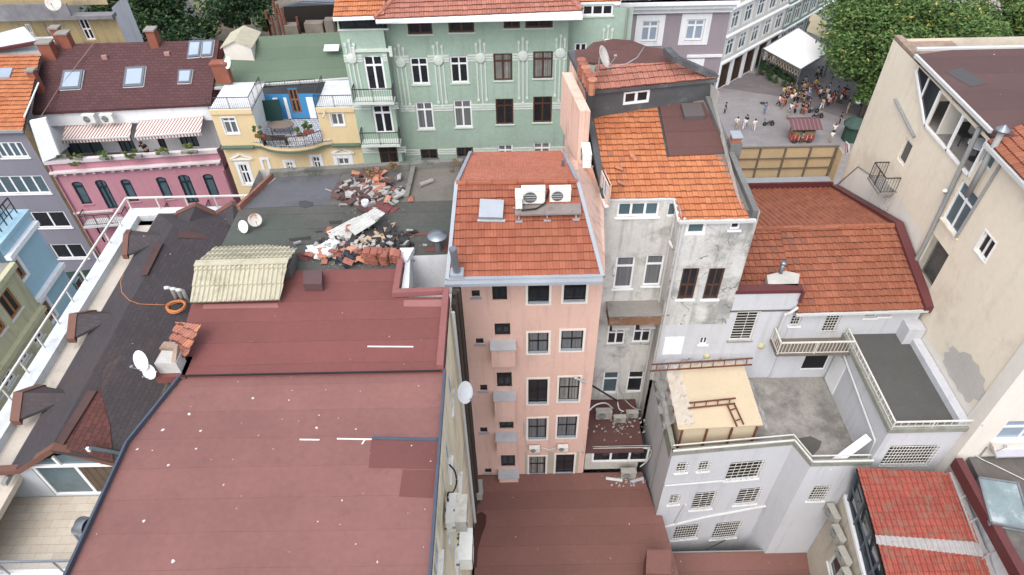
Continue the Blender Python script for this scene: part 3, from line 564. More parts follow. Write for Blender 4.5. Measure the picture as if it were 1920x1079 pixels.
m = MB(); m.hull([(-10.6, 25.6), (-2.1, 26.2), (-2.1, 26.45), (-10.65, 25.9)], HC - HD, HC - HD + .3); m.hull([(-4.5, 23.8), (-4.3, 23.8), (-4.2, 26.1), (-4.4, 26.1)], HC - HD, HC - HD + .2); b.part('rear_parapet', m, mat('mossy_parapet', rgb(124, 124, 116), var=.3, scale=1, streak=.5, dirt=(rgb(70, 72, 66), .8, 1, .5)))
m = MB(); m.hull([(-11.45, 23.3), (-11.32, 23.3), (-10.42, 25.75), (-10.55, 25.75)], HC - HD, HC - HD + .25); b.part('side_parapet', m, mat('brick_edge', rgb(148, 96, 80), var=.3, scale=2))
m = MB(); m.hull([(-4.3, 19.6), (-3.95, 19.6), (-3.75, 20.35), (-4.3, 20.35)], HC - HD - .1, HC - HD + .25); m.hull([(-4.04, 18.0), (-3.75, 18.0), (-3.9, 20.1), (-4.04, 20.1)], HC - HD - 1, HC - HD + .12); b.part('well_upstand', m, white_old)
m = MB(); m.box((-4.0, 18.1, HC - 19.6), (-2.4, 20.1, HC - 19.5)); b.part('well_floor', m, white_old)
m = MB(); m.slab([G(757, 437, HD - .03), G(805, 436, HD - .03), G(804, 441, HD - .03), G(757, 442, HD - .03)], .02); m.slab([G(798, 464, HD - .03), G(835, 461, HD - .03), G(838, 440, HD - .03), G(845, 440, HD - .03), G(842, 470, HD - .03), G(798, 471, HD - .03)], .02); b.part('red_patch', m, red_patch)
b.done()
# ================================================================ charcoal shingled building with the roof walkway
b = Bld('shingled_terrace_building', (-15, 15), 'building with charcoal shingle roof, small gables, walkway with white railing and paved terrace')
EV, RDG = 21.0, 19.7
XE, XRG = -17.75, -15.65; yA, yB = 13.15, 27.9
b.wall((-19.5, 8.5), (-19.5, 28.6), 21.5, 47, white_blue); b.wall((-19.5, 28.6), (-11.3, 28.6), 21.3, 47, white_blue)
wt = b.wall((-19.0, 13.35), (-11.5, 13.35), 20.9, 23.0, mat('pale_blue_grey_wall', rgb(178, 186, 196, 1.1), var=.05, scale=.5, streak=.15))
XD = -11.45; hD = RDG + .46 * (XD - XRG) * .72
m = MB(); R1, R2 = V(XRG, yA, RDG), V(XRG, yB - 2.6, RDG)
E1, E2 = V(XE, yA - .1, EV), V(XE, yB, EV); D1, D2 = V(XD, yA, hD), V(XD, yB - .2, hD - .2)
m.slab([E1, E2, R2, R1], .15); m.slab([R1, R2, D2, D1], .15); m.slab([R2, E2, D2], .15); rf = b.part('roof', m, shingle_b)
def pl3(a, bb, c): return lambda u, v, up=0.0: on(u, v, a, bb, c) + Vector((0, 0, up))
PRt = pl3(R1, R2, D1); PLt = pl3(E1, E2, R1)
m = MB(); m.slab([PRt(188, 727, .04), PRt(207, 800, .04), PRt(213, 866, .04), PRt(108, 838, .04), PRt(160, 765, .04)], .03); m.build('bare_red_shingles', shingle_r, rf)
m = MB(); m.slab([PRt(352, 560, .03), PRt(300, 578, .03), PRt(268, 640, .03), PRt(195, 690, .03), PRt(190, 735, .03), PRt(210, 745, .03), PRt(290, 745, .03), PRt(330, 660, .03), PRt(385, 560, .03)], .02); m.build('faded_patch', shingle_f, rf)
rr_ = mat('brown_ridge_shingles', rgb(90, 64, 62, .9), var=.2, scale=1, bump=.3)
for a_, b_ in (((300, 458), (270, 518)), ((175, 735), (112, 835))):
    m = MB(); p, q_ = PRt(*a_, .06), PRt(*b_, .06); m.bar(p, q_, .32, .03); m.build('ridge_strip', rr_, rf)
m = MB(); m.bar(PRt(335, 441, .05), PRt(425, 446, .05), .5, .03); m.build('ridge_strip', rr_, rf)
def gable(Af, Bf, top, back, mm=shingle_b, nm='gable_dormer'):
    m = MB(); m.slab([Af, top, back], .12); m.slab([top, Bf, back], .12); g_ = b.part(nm, m, mm)
    k = MB(); o = (top - back).normalized() * .12
    for p, q_ in ((Af, top), (top, Bf)): k.slab([p + o + Vector((0, 0, .05)), q_ + o + Vector((0, 0, .05)), q_ - o * 2 + Vector((0, 0, .05)), p - o * 2 + Vector((0, 0, .05))], .26)
    k.build('gable_trim', copper, g_); return g_
gable(G(232, 480, 20.9), G(241, 432, 20.9), G(235, 441, 20.5), G(330, 441, 19.8))
gable(G(130, 637, 20.9), G(172, 583, 20.9), G(135, 590, 20.45), G(232, 588, 20.3))
gable(G(25, 791, 20.9), G(75, 723, 20.9), G(32, 737, 20.4), G(150, 738, 20.4))
gable(G(330, 400, 20.5), G(404, 400, 20.7), G(368, 383, 20.1), G(345, 440, 19.9))
gable(G(404, 400, 20.7), G(466, 395, 20.6), G(435, 380, 20.1), G(440, 430, 20.0))
# front gable over the sliding door
apx, gl, gr, g0 = G(97, 843, 19.65), G(32, 884, 20.75), G(218, 872, 20.7), G(-40, 889, 20.8)
m = MB(); up = Vector((0, 0, .05)); bk = Vector((0, .25, 0))
for p, q_ in ((g0, gl), (gl, apx), (apx, gr)): m.slab([p + up, q_ + up, q_ + up + bk, p + up + bk], .24)
b.part('front_fascia', m, copper)
a0, _ = wt.hit(50, 880); a1, _ = wt.hit(100, 926); s0 = wt.hit(100, 925)[0]; s1 = s0 + 4.6
window(b.o, wt, (s0, s1, HC - 22.95, HC - 20.95), frame_w, glass_t, cols=3, tr=0, fw=.1, name='sliding_door', deep=.1)
m = MB(); m.poly([wt.pt(s0 + 1.6, HC - 22.85, -.07), wt.pt(s0 + 3.1, HC - 22.85, -.07), wt.pt(s0 + 3.1, HC - 21.05, -.07), wt.pt(s0 + 1.6, HC - 21.05, -.07)]); b.part('open_door_leaf', m, mat('wood_floor_inside', rgb(92, 74, 58), var=.3, scale=1.5, rough=.4, rib=(.3, rgb(70, 56, 46), .5)))
m = MB(); m.poly([wt.pt(s0 - .1, HC - 20.88, .0), wt.pt(s0 + 2.7, HC - 19.8, .0), wt.pt(s0 + 5.2, HC - 20.88, .0)]); b.part('gable_glass', m, glass_t)
m = MB()
for s_, z_ in ((s0 + 1.2, 20.35), (s0 + 2.6, 19.85), (s0 + 3.6, 20.3)): m.bar(wt.pt(s_, HC - 20.9, .03), wt.pt(s_ - .05, HC - z_, .03), .09)
wt.wbox(m, s0, s1, HC - 20.95, HC - 20.84, .0, .08); b.part('gable_mullions', m, frame_w)
m = MB(); m.slab([V(-19, 10.5, 23.0), V(-11.5, 10.5, 23.0), V(-11.5, 13.34, 23.0), V(-19, 13.34, 23.0)], .3); b.part('terrace_floor', m, pavers)
m = MB(); m.box((-19.2, 10.05, HC - 23.1), (-11.5, 10.5, HC - 22.8)); b.part('terrace_kerb', m, white_p); b.wall((-19.2, 10.04), (-11.5, 10.04), 23.1, 47, mat('pale_blue_grey_wall', (0, 0, 0, 1)))
m = MB(); rail(m, V(-19, 10.35, 22.8), V(-11.6, 10.35, 22.8), .9, 1.5, r=.03); rl = b.part('terrace_railing', m, steel); m = MB(); m.slab([V(-19, 10.35, 22.0), V(-11.6, 10.35, 22.0), V(-11.6, 10.37, 22.0), V(-19, 10.37, 22.0)], .75); m.build('glass_panel', clear, rl)
m = MB(); m.box((-19.45, 8.5, HC - 21.75), (XE + .1, 28.5, HC - 21.5)); m.box((-19.45, 27.6, HC - 21.75), (-12, 28.5, HC - 21.5)); b.part('walkway', m, walk_t)
m = MB(); m.box((-19.5, 8.4, HC - 21.7), (-18.85, 28.6, HC - 21.15)); m.box((-18.85, 27.95, HC - 21.7), (-12, 28.6, HC - 21.15)); b.part('walkway_parapet', m, mat('pale_parapet', rgb(206, 212, 216, 1.05), var=.08, streak=.3))
m = MB(); m.box((XE - .12, 12.8, HC - 21.3), (XE + .05, 27.8, HC - 21.12)); b.part('eave_gutter', m, pipe_g)
m = MB(); rail(m, V(-19.35, 8.4, 21.15), V(-19.35, 28.45, 21.15), .75, 1.3, r=.035); rail(m, V(-19.35, 28.45, 21.15), V(-12, 28.45, 21.15), .75, 1.3, r=.035); b.part('walkway_railing', m, iron_w)
b.done()
# ================================================================ brown courts and annex
b = Bld('court_roof_building', (2.5, 12), 'single storey court extension with a plain brown roof below the peach house')
m = MB(); HQ = 33.1; m.slab([V(-2.1, 19.98, HQ), V(6.85, 19.98, HQ), V(7.25, 17.4, HQ), V(7.5, 17.4, HQ), V(7.9, 13, HQ), V(8.1, 8, HQ), V(-2.1, 8, HQ)], .3); b.part('roof', m, court_felt)
b.wall((-2.1, 8), (8.1, 8), HQ + .3, 47, white_old); b.wall((7.9, 8), (7.45, 17.3), HQ + .3, 47, white_old)
q4 = [G(1213, 1031, HQ - 1.3), G(1258, 1031, HQ - 1.3), G(1259, 1077, HQ - 1.3), G(1211, 1075, HQ - 1.3)]; m = MB(); m.slab([Vector(p) for p in q4], 1.29); b.part('roof_box', m, court_felt)
b.done()
b = Bld('lower_court_building', (12, 14), 'low court shed with a brown roof below the barred windows')
m = MB(); m.slab([V(7.9, 16.9, 36.2), V(15.6, 16.9, 36.2), V(15.6, 15.55, 36.35), V(7.7, 15.55, 36.35)], .2); m.slab([V(7.7, 15.5, 36.5), V(15.6, 15.5, 36.5), V(15.6, 8, 36.9), V(7.7, 8, 36.9)], .2); b.part('roof', m, court_felt)
m = MB(); m.bar(V(7.8, 15.5, 36.3), V(15.6, 15.5, 36.3), .1); m.bar(V(7.8, 16.85, 36.1), V(15.6, 16.85, 36.1), .06); b.part('edge_trim', m, pipe_g); b.wall((7.7, 8), (15.6, 8), 37, 47, white_old); b.done()
b = Bld('brick_annex', (5.4, 21.5), 'small annex with a littered dark brown roof squeezed between peach and stucco houses')
wa = b.wall((3.72, 20.2), (6.6, 20.2), 31.3, 33.1, mat('pale_rough_render', rgb(196, 194, 186, 1.05), var=.15, streak=.5, scale=.8)); b.wall((3.72, 20.2), (3.72, 23.3), 31.2, 47, stucco_g)
b.win(wa, (1112, 842), (1214, 866), frame=frame_w, pane=glass_d, cols=3, tr=0, fw=.1)
m = MB(); m.slab([V(3.68, 20.05, 31.2), V(6.75, 20.05, 31.2), V(6.75, 23.35, 31.1), V(3.68, 23.35, 31.1)], .12); b.part('roof', m, brown_felt); b.done()
# ================================================================ white terrace house
b = Bld('white_terrace_house', (12, 19.5), 'white painted house with barred windows, concrete terrace and iron railings')
HT = 28.25; F0, F1, F2, F3 = (7.2, 17.45), (12.9, 17.9), (13.35, 16.75), (16.1, 16.75)
w1 = b.wall(F0, F1, 27.35, 47, white_blue); w2 = b.wall(F1, F2, 27.35, 47, white_blue); w3 = b.wall(F2, F3, 27.35, 47, white_blue); wlft = b.wall(F0, (7.2, 22.4), 27.35, 47, white_blue)
t3, t33 = T(2, 3), T(3, 3)
for p, q_, n in ((t3(1243, 238), t3(1305, 306), (4, 6)), (t3(1412, 228), t3(1468, 296), (4, 6)), (t3(1640, 238), t3(1840, 350), (6, 9)), (t3(1190, 480), t3(1245, 545), (3, 8)), (t3(1375, 463), t3(1492, 578), (3, 11)), (t3(1712, 435), t3(1825, 540), (3, 10)), (t3(1230, 712), t3(1380, 800), (10, 7)), (t3(1535, 690), t3(1675, 795), (12, 9))):
    b.win(w1, p, q_, frame=frame_w, pane=glass_k, cols=1, tr=0, fw=.05, sill=white_p, bars=n, bmat=iron_w)
b.win(w3, t33(352, 412), t33(412, 520), frame=frame_w, pane=glass_k, cols=1, tr=0, fw=.05, bars=(7, 9), bmat=iron_w, sill=white_p)
m = MB(); m.slab([V(7.22, 17.6, HT), V(12.95, 18.05, HT), V(13.4, 16.9, HT), V(16.1, 16.9, HT), V(16.1, 22.4, HT), V(7.22, 22.4, HT)], .3); b.part('terrace_floor', m, terrace_g)
m = MB()
for p, q_ in ((F0, F1), (F1, F2), (F2, F3)): m.slab([V(p[0] - .01, p[1] - .012, 27.33), V(q_[0] - .01, q_[1] - .012, 27.33), V(q_[0] + .12, q_[1] + .22, 27.33), V(p[0] + .12, p[1] + .22, 27.33)], .25)
m.box((7.19, 17.7, HC - 28.2), (7.4, 22.3, HC - 27.34)); b.part('parapet', m, mat('moss_stained_coping', rgb(150, 152, 142), var=.25, scale=1, dirt=(rgb(104, 108, 92), .6, 1, .5)))
m = MB(); zt = .1
for p, q_ in ((F0, F1), (F1, F2), (F2, F3)): m.bar(V(*p, 27.2), V(*q_, 27.2), .07); m.bar(V(p[0] + .05, p[1] + .3, 27.2), V(q_[0] + .05, q_[1] + .3, 27.2), .05)
b.part('railing', m, iron_w)
m = MB(); wz = lambda u, v, ww=w1, d=.06: ww.pt(*ww.hit(u, v), d)
m.tube([wz(1246, 986), wz(1320, 968), wz(1438, 946)], .08); m.tube([wz(1266, 978), wz(1285, 945)], .07); m.tube([wz(*t3(1140, 400)), wz(*t3(1600, 362))], .06)
m.tube([wz(1440, 946, w1), wz(1490, 848, w1)], .08); b.part('drainpipe', m, pipe_w)
m = MB(); m.tube([V(7.1, 19, 27.4), V(7.1, 19, 33)], .04); b.part('side_cable', m, pipe_g)
# upper dark terrace block
HB = 25.0; U0, U1 = (16.1, 16.9), (19.35, 16.9)
wbl = b.wall((16.1, 16.9), (16.1, 22.35), HB + .1, 31, white_blue); wbf = b.wall(U0, (19.4, 16.9), HB + .1, 31.5, white_blue)
b.win(wbf, t33(925, 110), t33(1190, 252), frame=frame_w, pane=glass_k, cols=1, tr=0, fw=.06, bars=(16, 9), bmat=iron_w)
m = MB(); m.slab([V(16.15, 17, HB), V(19.5, 17, HB), V(19.3, 22.4, HB), V(16.15, 22.4, HB)], .3); b.part('upper_terrace_floor', m, terrace_d)
m = MB(); m.box((16.0, 16.8, HC - HB - .15), (16.3, 22.4, HC - HB + .12)); m.box((16.3, 16.8, HC - HB - .15), (19.4, 17.05, HC - HB + .12)); b.part('upper_coping', m, mat('moss_stained_coping', (0, 0, 0, 1)))
m = MB(); rail(m, V(16.12, 16.9, HB - .12), V(16.12, 22.3, HB - .12), .4, 1.2, bal=.25, r=.03); rail(m, V(16.12, 16.9, HB - .12), V(19.5, 16.9, HB - .12), .4, 1.2, bal=.3, r=.03); b.part('upper_railing', m, iron_w)
m = MB(); m.box((19.0, 17.0, HC - HB), (19.4, 22.35, HC - HB + .35)); m.box((18.6, 21.7, HC - HB), (19.4, 22.4, HC - HB + 1.0)); b.part('side_upstand', m, white_blue)
m = MB(); wl_ = lambda y, h, d=.05: wbl.pt(y - 16.9, HC - h, d)
m.tube([wl_(22, 25.6, .08), wl_(17.2, 26.3, .08), wl_(17.0, 27.6, .08)], .05); b.part('conduit', m, pipe_w)
m = MB(); wbl.wbox(m, 4.3, 5.35, HC - 28.2, HC - 26.0, .0, .04); d_ = b.part('side_door', m, white_p)
m = MB(); m.bar(V(14.3, 16.9, 27.9), V(16.0, 17.6, 26.6), .35, .08); b.part('ramp_board', m, white_p)
b.done()
concrete_l = mat('pale_concrete', rgb(196, 194, 188), var=.15, scale=1.5, streak=.4, bump=.2)
# ================================================================ tiled white house behind the terrace
b = Bld('white_tiled_house', (14, 27), 'white walled house with a big terracotta tile roof and maroon metal edges')
wA = b.wall((10.25, 22.42), (13.25, 22.42), 21.95, 28.25, white_blue); wC = b.wall((7.05, 22.425), (10.25, 22.425), 24.1, 28.25, white_blue); wB = b.wall((13.25, 22.4), (19.3, 22.4), 23.15, 28.25, white_blue)
c21, c31, c32 = T(2, 1), T(3, 1), T(3, 2)
b.win(wA, t2(1690, 178), t2(1790, 392), frame=frame_w, pane=glass_k, cols=1, tr=0, fw=.06, bars=(2, 15), bmat=iron_w, sill=concrete)
b.win(wC, t2(1415, 375), t2(1458, 425), frame=frame_w, pane=glass_d, cols=2, tr=0, fw=.05, sill=white_p)
b.win(wB, c32(190, 200), c32(232, 284), frame=frame_w, pane=glass_k, cols=1, tr=0, fw=.05, bars=(4, 6), bmat=iron_w, sill=white_p)
b.win(wB, c32(460, 178), c32(500, 332), frame=frame_w, pane=glass_k, cols=1, tr=0, fw=.05, bars=(5, 11), bmat=iron_w, name='barred_door')
b.win(wB, c32(755, 155), c32(810, 222), frame=frame_w, pane=glass_k, cols=1, tr=0, fw=.05, bars=(4, 5), bmat=iron_w, sill=white_p)
b.win(wB, c32(862, 147), c32(912, 212), frame=frame_w, pane=glass_k, cols=1, tr=0, fw=.05, bars=(4, 5), bmat=iron_w, sill=white_p)
b.win(wB, (1516, 656), (1545, 694), frame=frame_w, pane=glass_k, cols=1, tr=0, fw=.05, name='doorway')
m = MB(); a0, a1, z0, z1 = rect(wC, t2(1150, 370), t2(1265, 495)); wC.wbox(m, a0, a1, z0, z1, .002, .03); b.part('blank_panel', m, white_p)
# landing with balustrade
z_l = HC - 25.2; m = MB(); m.box((12.55, 21.35, z_l - .12), (16.5, 22.38, z_l)); ld = b.part('landing', m, mat('brown_landing', rgb(124, 112, 98), var=.2, dirt=(rgb(90, 80, 70), .6, 1, .5)))
m = MB(); lz = 25.2; rail(m, V(12.6, 21.4, lz), V(16.1, 21.4, lz), .8, 1.2, bal=.16, r=.03); rail(m, V(12.6, 21.4, lz), V(12.6, 22.35, lz), .8, 1, bal=.16, r=.03); m.build('balustrade', iron_w, ld)
for u, v, ww in ((1325.3, 668, wC), (1427, 649, wA), (1541, 587, wB), (1608, 583, wB), (1699, 576, wB)):
    s_, z_ = ww.hit(u, v); m = MB(); m.lathe([(0, .12), (.12, .1), (.17, .05), (.18, 0)], M=Matrix.Translation(ww.pt(s_, z_, 0)) @ Matrix(((ww.e.x, 0, ww.n.x, 0), (ww.e.y, 0, ww.n.y, 0), (0, 1, 0, 0), (0, 0, 0, 1)))); b.part('wall_lamp', m, mat('yellowed_lamp', rgb(196, 192, 140), var=.1), smooth=True)
RgL, RgR = V(12.0, 26.35, 21.55), V(18.95, 26.35, 21.5); EvL, EvR = V(13.25, 22.15, 23.2), V(19.2, 22.15, 23.1); BkL, BkR = V(9.7, 33.2, 24.1), V(19.0, 33.2, 24.1)
pf = lambda x, y: Vector((x, y, EvL.z + (y - 22.15) * (RgL.z - EvL.z) / (26.35 - 22.15)))
m = MB(); tiles(m, [EvL, EvR, RgR, V(13.25, 26.35, 21.55)], .3, .36, wave=.05, lift=.065, prof=[(0, 0), (.15, .8), (.32, 1), (.5, .8), (.62, .1), (.85, 0)])
tiles(m, [pf(10.2, 22.75), pf(13.25, 22.75), pf(13.25, 26.35), pf(10.2, 26.35)], .3, .36, wave=.05, lift=.065, prof=[(0, 0), (.15, .8), (.32, 1), (.5, .8), (.62, .1), (.85, 0)])
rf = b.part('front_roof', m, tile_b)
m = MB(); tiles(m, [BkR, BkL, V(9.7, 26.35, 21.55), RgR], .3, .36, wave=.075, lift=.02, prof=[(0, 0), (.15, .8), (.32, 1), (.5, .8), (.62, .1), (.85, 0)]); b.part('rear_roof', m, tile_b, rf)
m = MB(); m.tube([V(10.2, 26.35, 21.5), V(19.0, 26.35, 21.45)], .13, 8); m.build('ridge', tile_b, rf)
m = MB(); d_ = Vector((0, 0, -.1)); m.slab([EvL + d_, EvR + d_, RgR + d_, V(13.25, 26.35, 21.65)], .1); m.slab([BkR + d_, BkL + d_, V(9.7, 26.35, 21.65), RgR + d_], .1); m.slab([pf(10.2, 22.4) + d_, pf(13.25, 22.4) + d_, V(13.25, 26.35, 21.65), V(10.2, 26.35, 21.65)], .1); m.build('roof_deck', concrete_d, rf)
m = MB(); m.slab([RgR + Vector((-.12, 0, .25)), RgR + Vector((.3, 0, .25)), EvR + Vector((.3, -.1, .25)), EvR + Vector((-.12, -.1, .25))], .4); m.slab([RgR + Vector((-.12, 0, .25)), BkR + Vector((-.12, 0, .25)), BkR + Vector((.3, 0, .25)), RgR + Vector((.3, 0, .25))], .4)
m.bar(BkL + Vector((0, .05, .15)), BkR + Vector((0, .05, .15)), .15, .5); m.slab([V(10.2, 22.38, 21.9), V(13.3, 22.38, 21.9), V(13.3, 22.8, 21.9), V(10.2, 22.8, 21.9)], .2); m.bar(V(13.25, 22.3, 22.6), V(13.25, 22.3, 21.9), .12); b.part('maroon_edge', m, maroon)
m = MB(); m.bar(BkL + Vector((0, .35, .35)), BkR + Vector((0, .35, .35)), .5, .12); b.part('rear_capping', m, zinc)
m = MB(); m.bar(V(13.2, 22.1, 23.25), V(19.3, 22.1, 23.15), .14, .12); m.tube([V(13.25, 22.25, 22.9), V(12.95, 22.2, 23.2), V(12.75, 22.2, 23.3), V(12.75, 22.3, 25.3)], .07); b.part('gutter', m, pipe_w)
q4 = [G(1438, 516, 21.9), G(1473, 508, 21.9), G(1500, 514, 21.9), G(1496, 536, 21.9), G(1440, 532, 21.9)]; m = MB(); m.slab(q4, 1.0); ch = b.part('chimney', m, concrete_l)
m = MB(); p = G(1463, 512, 21.9); m.tube([p, p + Vector((0, 0, .55))], .1); m.tube([p + Vector((0, 0, .55)), p + Vector((0, 0, .68))], .14); m.build('flue', steel, ch, smooth=True)
b.wall((9.7, 33.2), (19, 33.2), 24.3, 47, white_p); b.done()
# wooden board fence
fz0, fz1 = HC - 23.75, HC - 21.7; f = empty('board_fence', (16, 33.9, fz0), 'yellow plywood screen wall with grey frame behind the big tile roof', 'fence')
m = MB(); m.box((11.5, 33.9, fz0), (18.9, 33.96, fz1)); m.box((18.9, 33.2, fz0), (18.96, 33.96, fz1)); m.build('board_panel', board, f)
m = MB()
for k in range(6): x = 18.8 - k * 1.45; m.bar((x, 33.84, fz0), (x, 33.84, fz1), .09)
for z_ in (.33, .66): m.bar((11.5, 33.83, fz0 + 2.05 * z_), (18.9, 33.83, fz0 + 2.05 * z_), .06)
m.bar((11.5, 33.9, fz1 + .03), (18.95, 33.9, fz1 + .03), .12, .06); m.build('frame', mat('fence_frame', rgb(112, 100, 86), var=.1), f)
# ================================================================ big cream building at the right
b = Bld('cream_apartment_building', (23, 26), 'tall cream rendered building at right with maroon felt roof and open glazed terrace')
XC = 19.45; wc = b.wall((XC, 33.4), (XC, 16.5), 15.15, 47, cream, gable=None)
wn = b.wall((XC, 16.5), (30, 16.5), 15.15, 47, cream_l); b.wall((XC, 33.4), (30, 33.4), 15.15, 47, cream)
def hx(u, v): return wc.hit(u, v)
def wx(y0_, y1_, ha, hb, **k): return window(b.o, wc, (33.4 - y1_, 33.4 - y0_, HC - hb, HC - ha), **k)
def yh(u, v): s_, z_ = wc.hit(u, v); return 33.4 - s_, HC - z_
def rhomb(pa, pb, pc, **k):     # three corners (top, top, foot) of a window seen on the side wall
    a, c, d = yh(*pa), yh(*pb), yh(*pc); return wx(min(a[0], c[0]), max(a[0], c[0]), (a[1] + c[1]) / 2, d[1], **k)
k1 = T(3, 1)
rhomb(k1(1637, 10), k1(1720, 95), k1(1570, 120), frame=frame_w, pane=glass_t, cols=1, tr=0, fw=.09)
rhomb(k1(1462, 262), k1(1582, 410), k1(1300, 550), frame=frame_w, pane=glass_t, cols=2, tr=.3, fw=.09, sill=cream)
rhomb(k1(1632, 655), k1(1712, 745), k1(1555, 795), frame=frame_w, pane=glass_d, cols=2, tr=0, fw=.08, sur=(white_p, .06))
rhomb(k1(1040, -60), k1(1085, 20), k1(975, 120), frame=cream_l, pane=concrete_d, cols=1, tr=0, fw=.1, name='balcony_door')
rhomb(k1(905, 325), k1(945, 385), k1(830, 440), frame=frame_w, pane=glass_d, cols=1, tr=0, fw=.05, bars=(2, 9), bmat=iron_w)
rhomb(k1(1230, 670), k1(1360, 830), k1(1090, 960), frame=concrete, pane=concrete_d, cols=1, tr=0, fw=.06, name='open_shaft', deep=.5)
y_, h_ = yh(*k1(900, 190)); m = MB(); pz = h_ + .55; rail(m, V(XC - .75, y_ - 1.3, pz), V(XC - .75, y_ + .1, pz), .9, .6, bal=.14, r=.02); rail(m, V(XC - .75, y_ - 1.3, pz), V(XC, y_ - 1.3, pz), .9, .7, bal=.14, r=.02); rail(m, V(XC - .75, y_ + .1, pz), V(XC, y_ + .1, pz), .9, .7, bal=.14, r=.02); bc = b.part('balcony_railing', m, iron); m = MB(); m.box((XC - .8, y_ - 1.35, HC - pz - .12), (XC - .002, y_ + .15, HC - pz)); m.build('balcony_slab', concrete, bc)
# old gable ghost of pale plaster
def cw(u, v, d=.02): s_, z_ = wc.hit(u, v); return wc.pt(s_, z_, d)
m = MB(); m.poly([cw(1567, 352), cw(1610, 313), cw(1682, 361), cw(1655, 410)]); m.poly([cw(1682, 361), cw(1730, 440), cw(1712, 500), cw(1662, 404)]); b.part('pale_plaster_patch', m, cream_l)
m = MB(); m.bar(cw(1567, 350), cw(1610, 313), .06); m.bar(cw(1610, 313), cw(1682, 361), .06); b.part('gable_scar', m, concrete)
m = MB(); m.poly([cw(1700, 590, .015), cw(1795, 700, .015), cw(1845, 800, .015), cw(1810, 795, .015), cw(1700, 600, .015)]); b.part('lower_plaster', m, cream_l)
gp = mat('grey_render_patch', rgb(192, 188, 182, 1.05), var=.1); m = MB(); pts = [(1788, 649), (1780, 654), (1782, 660), (1770, 662), (1772, 672), (1768, 678), (1775, 692), (1780, 706), (1792, 720), (1796, 733), (1806, 740), (1810, 752), (1818, 757), (1826, 748), (1836, 752), (1849, 738), (1844, 724), (1848, 712), (1838, 700), (1836, 686), (1824, 676), (1822, 666), (1808, 660), (1800, 662)]; m.poly([cw(u, v, .018) for u, v in pts]); b.part('render_patch', m, gp)
m = MB(); m.tube([cw(1842, 240, .12), cw(1740, 455, .12), cw(1716, 500, .12)], .1); m.tube([cw(1681, 186, .08), cw(1717, 257, .08)], .07); m.tube([cw(1885, 298, .06), cw(1795, 445, .06)], .06); b.part('downpipe', m, pipe_g)
m = MB(); m.tube([cw(1716, 500, .1), cw(1708, 520, .1)], .1); m.tube([cw(1776, 361, .08), cw(1798, 357, .6)], .09); b.part('white_pipe', m, pipe_w)
m = MB(); s_, z_ = wc.hit(1855, 790); wc.wbox(m, 33.4 - 16.5 - .7, 33.4 - 16.5 + .001, HC - 30, HC - 18, .002, .06); b.part('corner_pilaster', m, cream_l)
# roof, ceiling edge and open terrace
m = MB(); HR = 14.7; m.slab([V(XC - .2, 30.7, HR), V(XC - .15, 23.9, HR), V(21.5, 22.4, HR), V(32, 22.4, HR), V(32, 31.2, HR), V(21.5, 31.2, HR)], .25); rf = b.part('felt_roof', m, mat('maroon_felt_roof', rgb(104, 76, 74, .85), var=.1, scale=.4, seam=(1.6, rgb(78, 60, 62), .02), speck=.7, bump=.2, bscale=20))
m = MB(); m.slab([G(1773, 135, HR - .02), G(1805, 126, HR - .02), G(1850, 157, HR - .02), G(1820, 163, HR - .02)], .02); m.build('dark_patch', mat('charcoal_felt', rgb(82, 80, 82), var=.1), rf)
m = MB(); m.bar(V(XC - .25, 30.7, HR + .05), V(XC - .2, 23.9, HR + .05), .12, .16); m.bar(V(XC, 31.2, HR - .03), V(32, 31.2, HR - .03), .2, .1); b.part('roof_gutter', m, pipe_w)
# the glazed opening: dark recess with posts
def op(y0_, y1_, ha, hb): wc.holes.append((33.4 - y1_, 33.4 - y0_, HC - hb, HC - ha)); return (33.4 - y1_, 33.4 - y0_, HC - hb, HC - ha)
r_ = op(24.0, 28.2, 15.3, 17.0)
m = MB(); m.box((XC + .17, 23.9, HC - 17.1), (XC + 3, 30.4, HC - 17.0)); b.part('loggia_floor', m, concrete); m = MB(); m.box((XC + 3, 23.9, HC - 17.1), (XC + 3.1, 30.4, HC - 15)); m.box((XC + .17, 27.4, HC - 17), (XC + 3, 27.5, HC - 15.1)); b.part('loggia_wall', m, cream_l)
m = MB(); yy = [24.0, 26.0, 28.1]
for y in yy: m.bar(V(XC - .05, y, 17.0), V(XC - .05, y, 15.2), .1)
m.bar(V(XC - .05, 24, 16.95), V(XC - .05, 28.2, 16.95), .1); m.bar(V(XC - .05, 28.2, 16.95), V(XC - .05, 30.5, 15.4), .09); m.bar(V(XC - .05, 29.3, 16.2), V(XC - .05, 29.3, 15.2), .06); lg = b.part('loggia_frame', m, frame_w); m = MB(); m.poly([V(XC - .02, 28.25, 16.9), V(XC - .02, 30.4, 15.45), V(XC - .02, 30.4, 15.2), V(XC - .02, 28.25, 15.2)]); m.build('pane', glass_d, lg)
# near tiled roof
A_, B_, C_ = V(XC - .25, 24.0, 15.3), V(XC - .25, 19, 15.3), V(26, 19, 12.2)
m = MB(); tiles(m, [V(XC - .3, 19, 15.1), V(XC - .3, 23.7, 15.1), V(24, 25, 13.2), V(24, 19, 13.2)], .3, .36, wave=.04, lift=.05); r3 = b.part('tile_roof', m, tile_b); m = MB(); m.bar(V(XC - .32, 19, 15.2), V(XC - .32, 23.7, 15.2), .18, .16); m.build('eave_gutter', pipe_w, r3)
m = MB(); m.slab([V(XC - .2, 19, 15.25), V(XC - .2, 23.7, 15.25), V(24, 25, 13.35), V(24, 19, 13.35)], .1); m.build('roof_deck', concrete_d, r3)
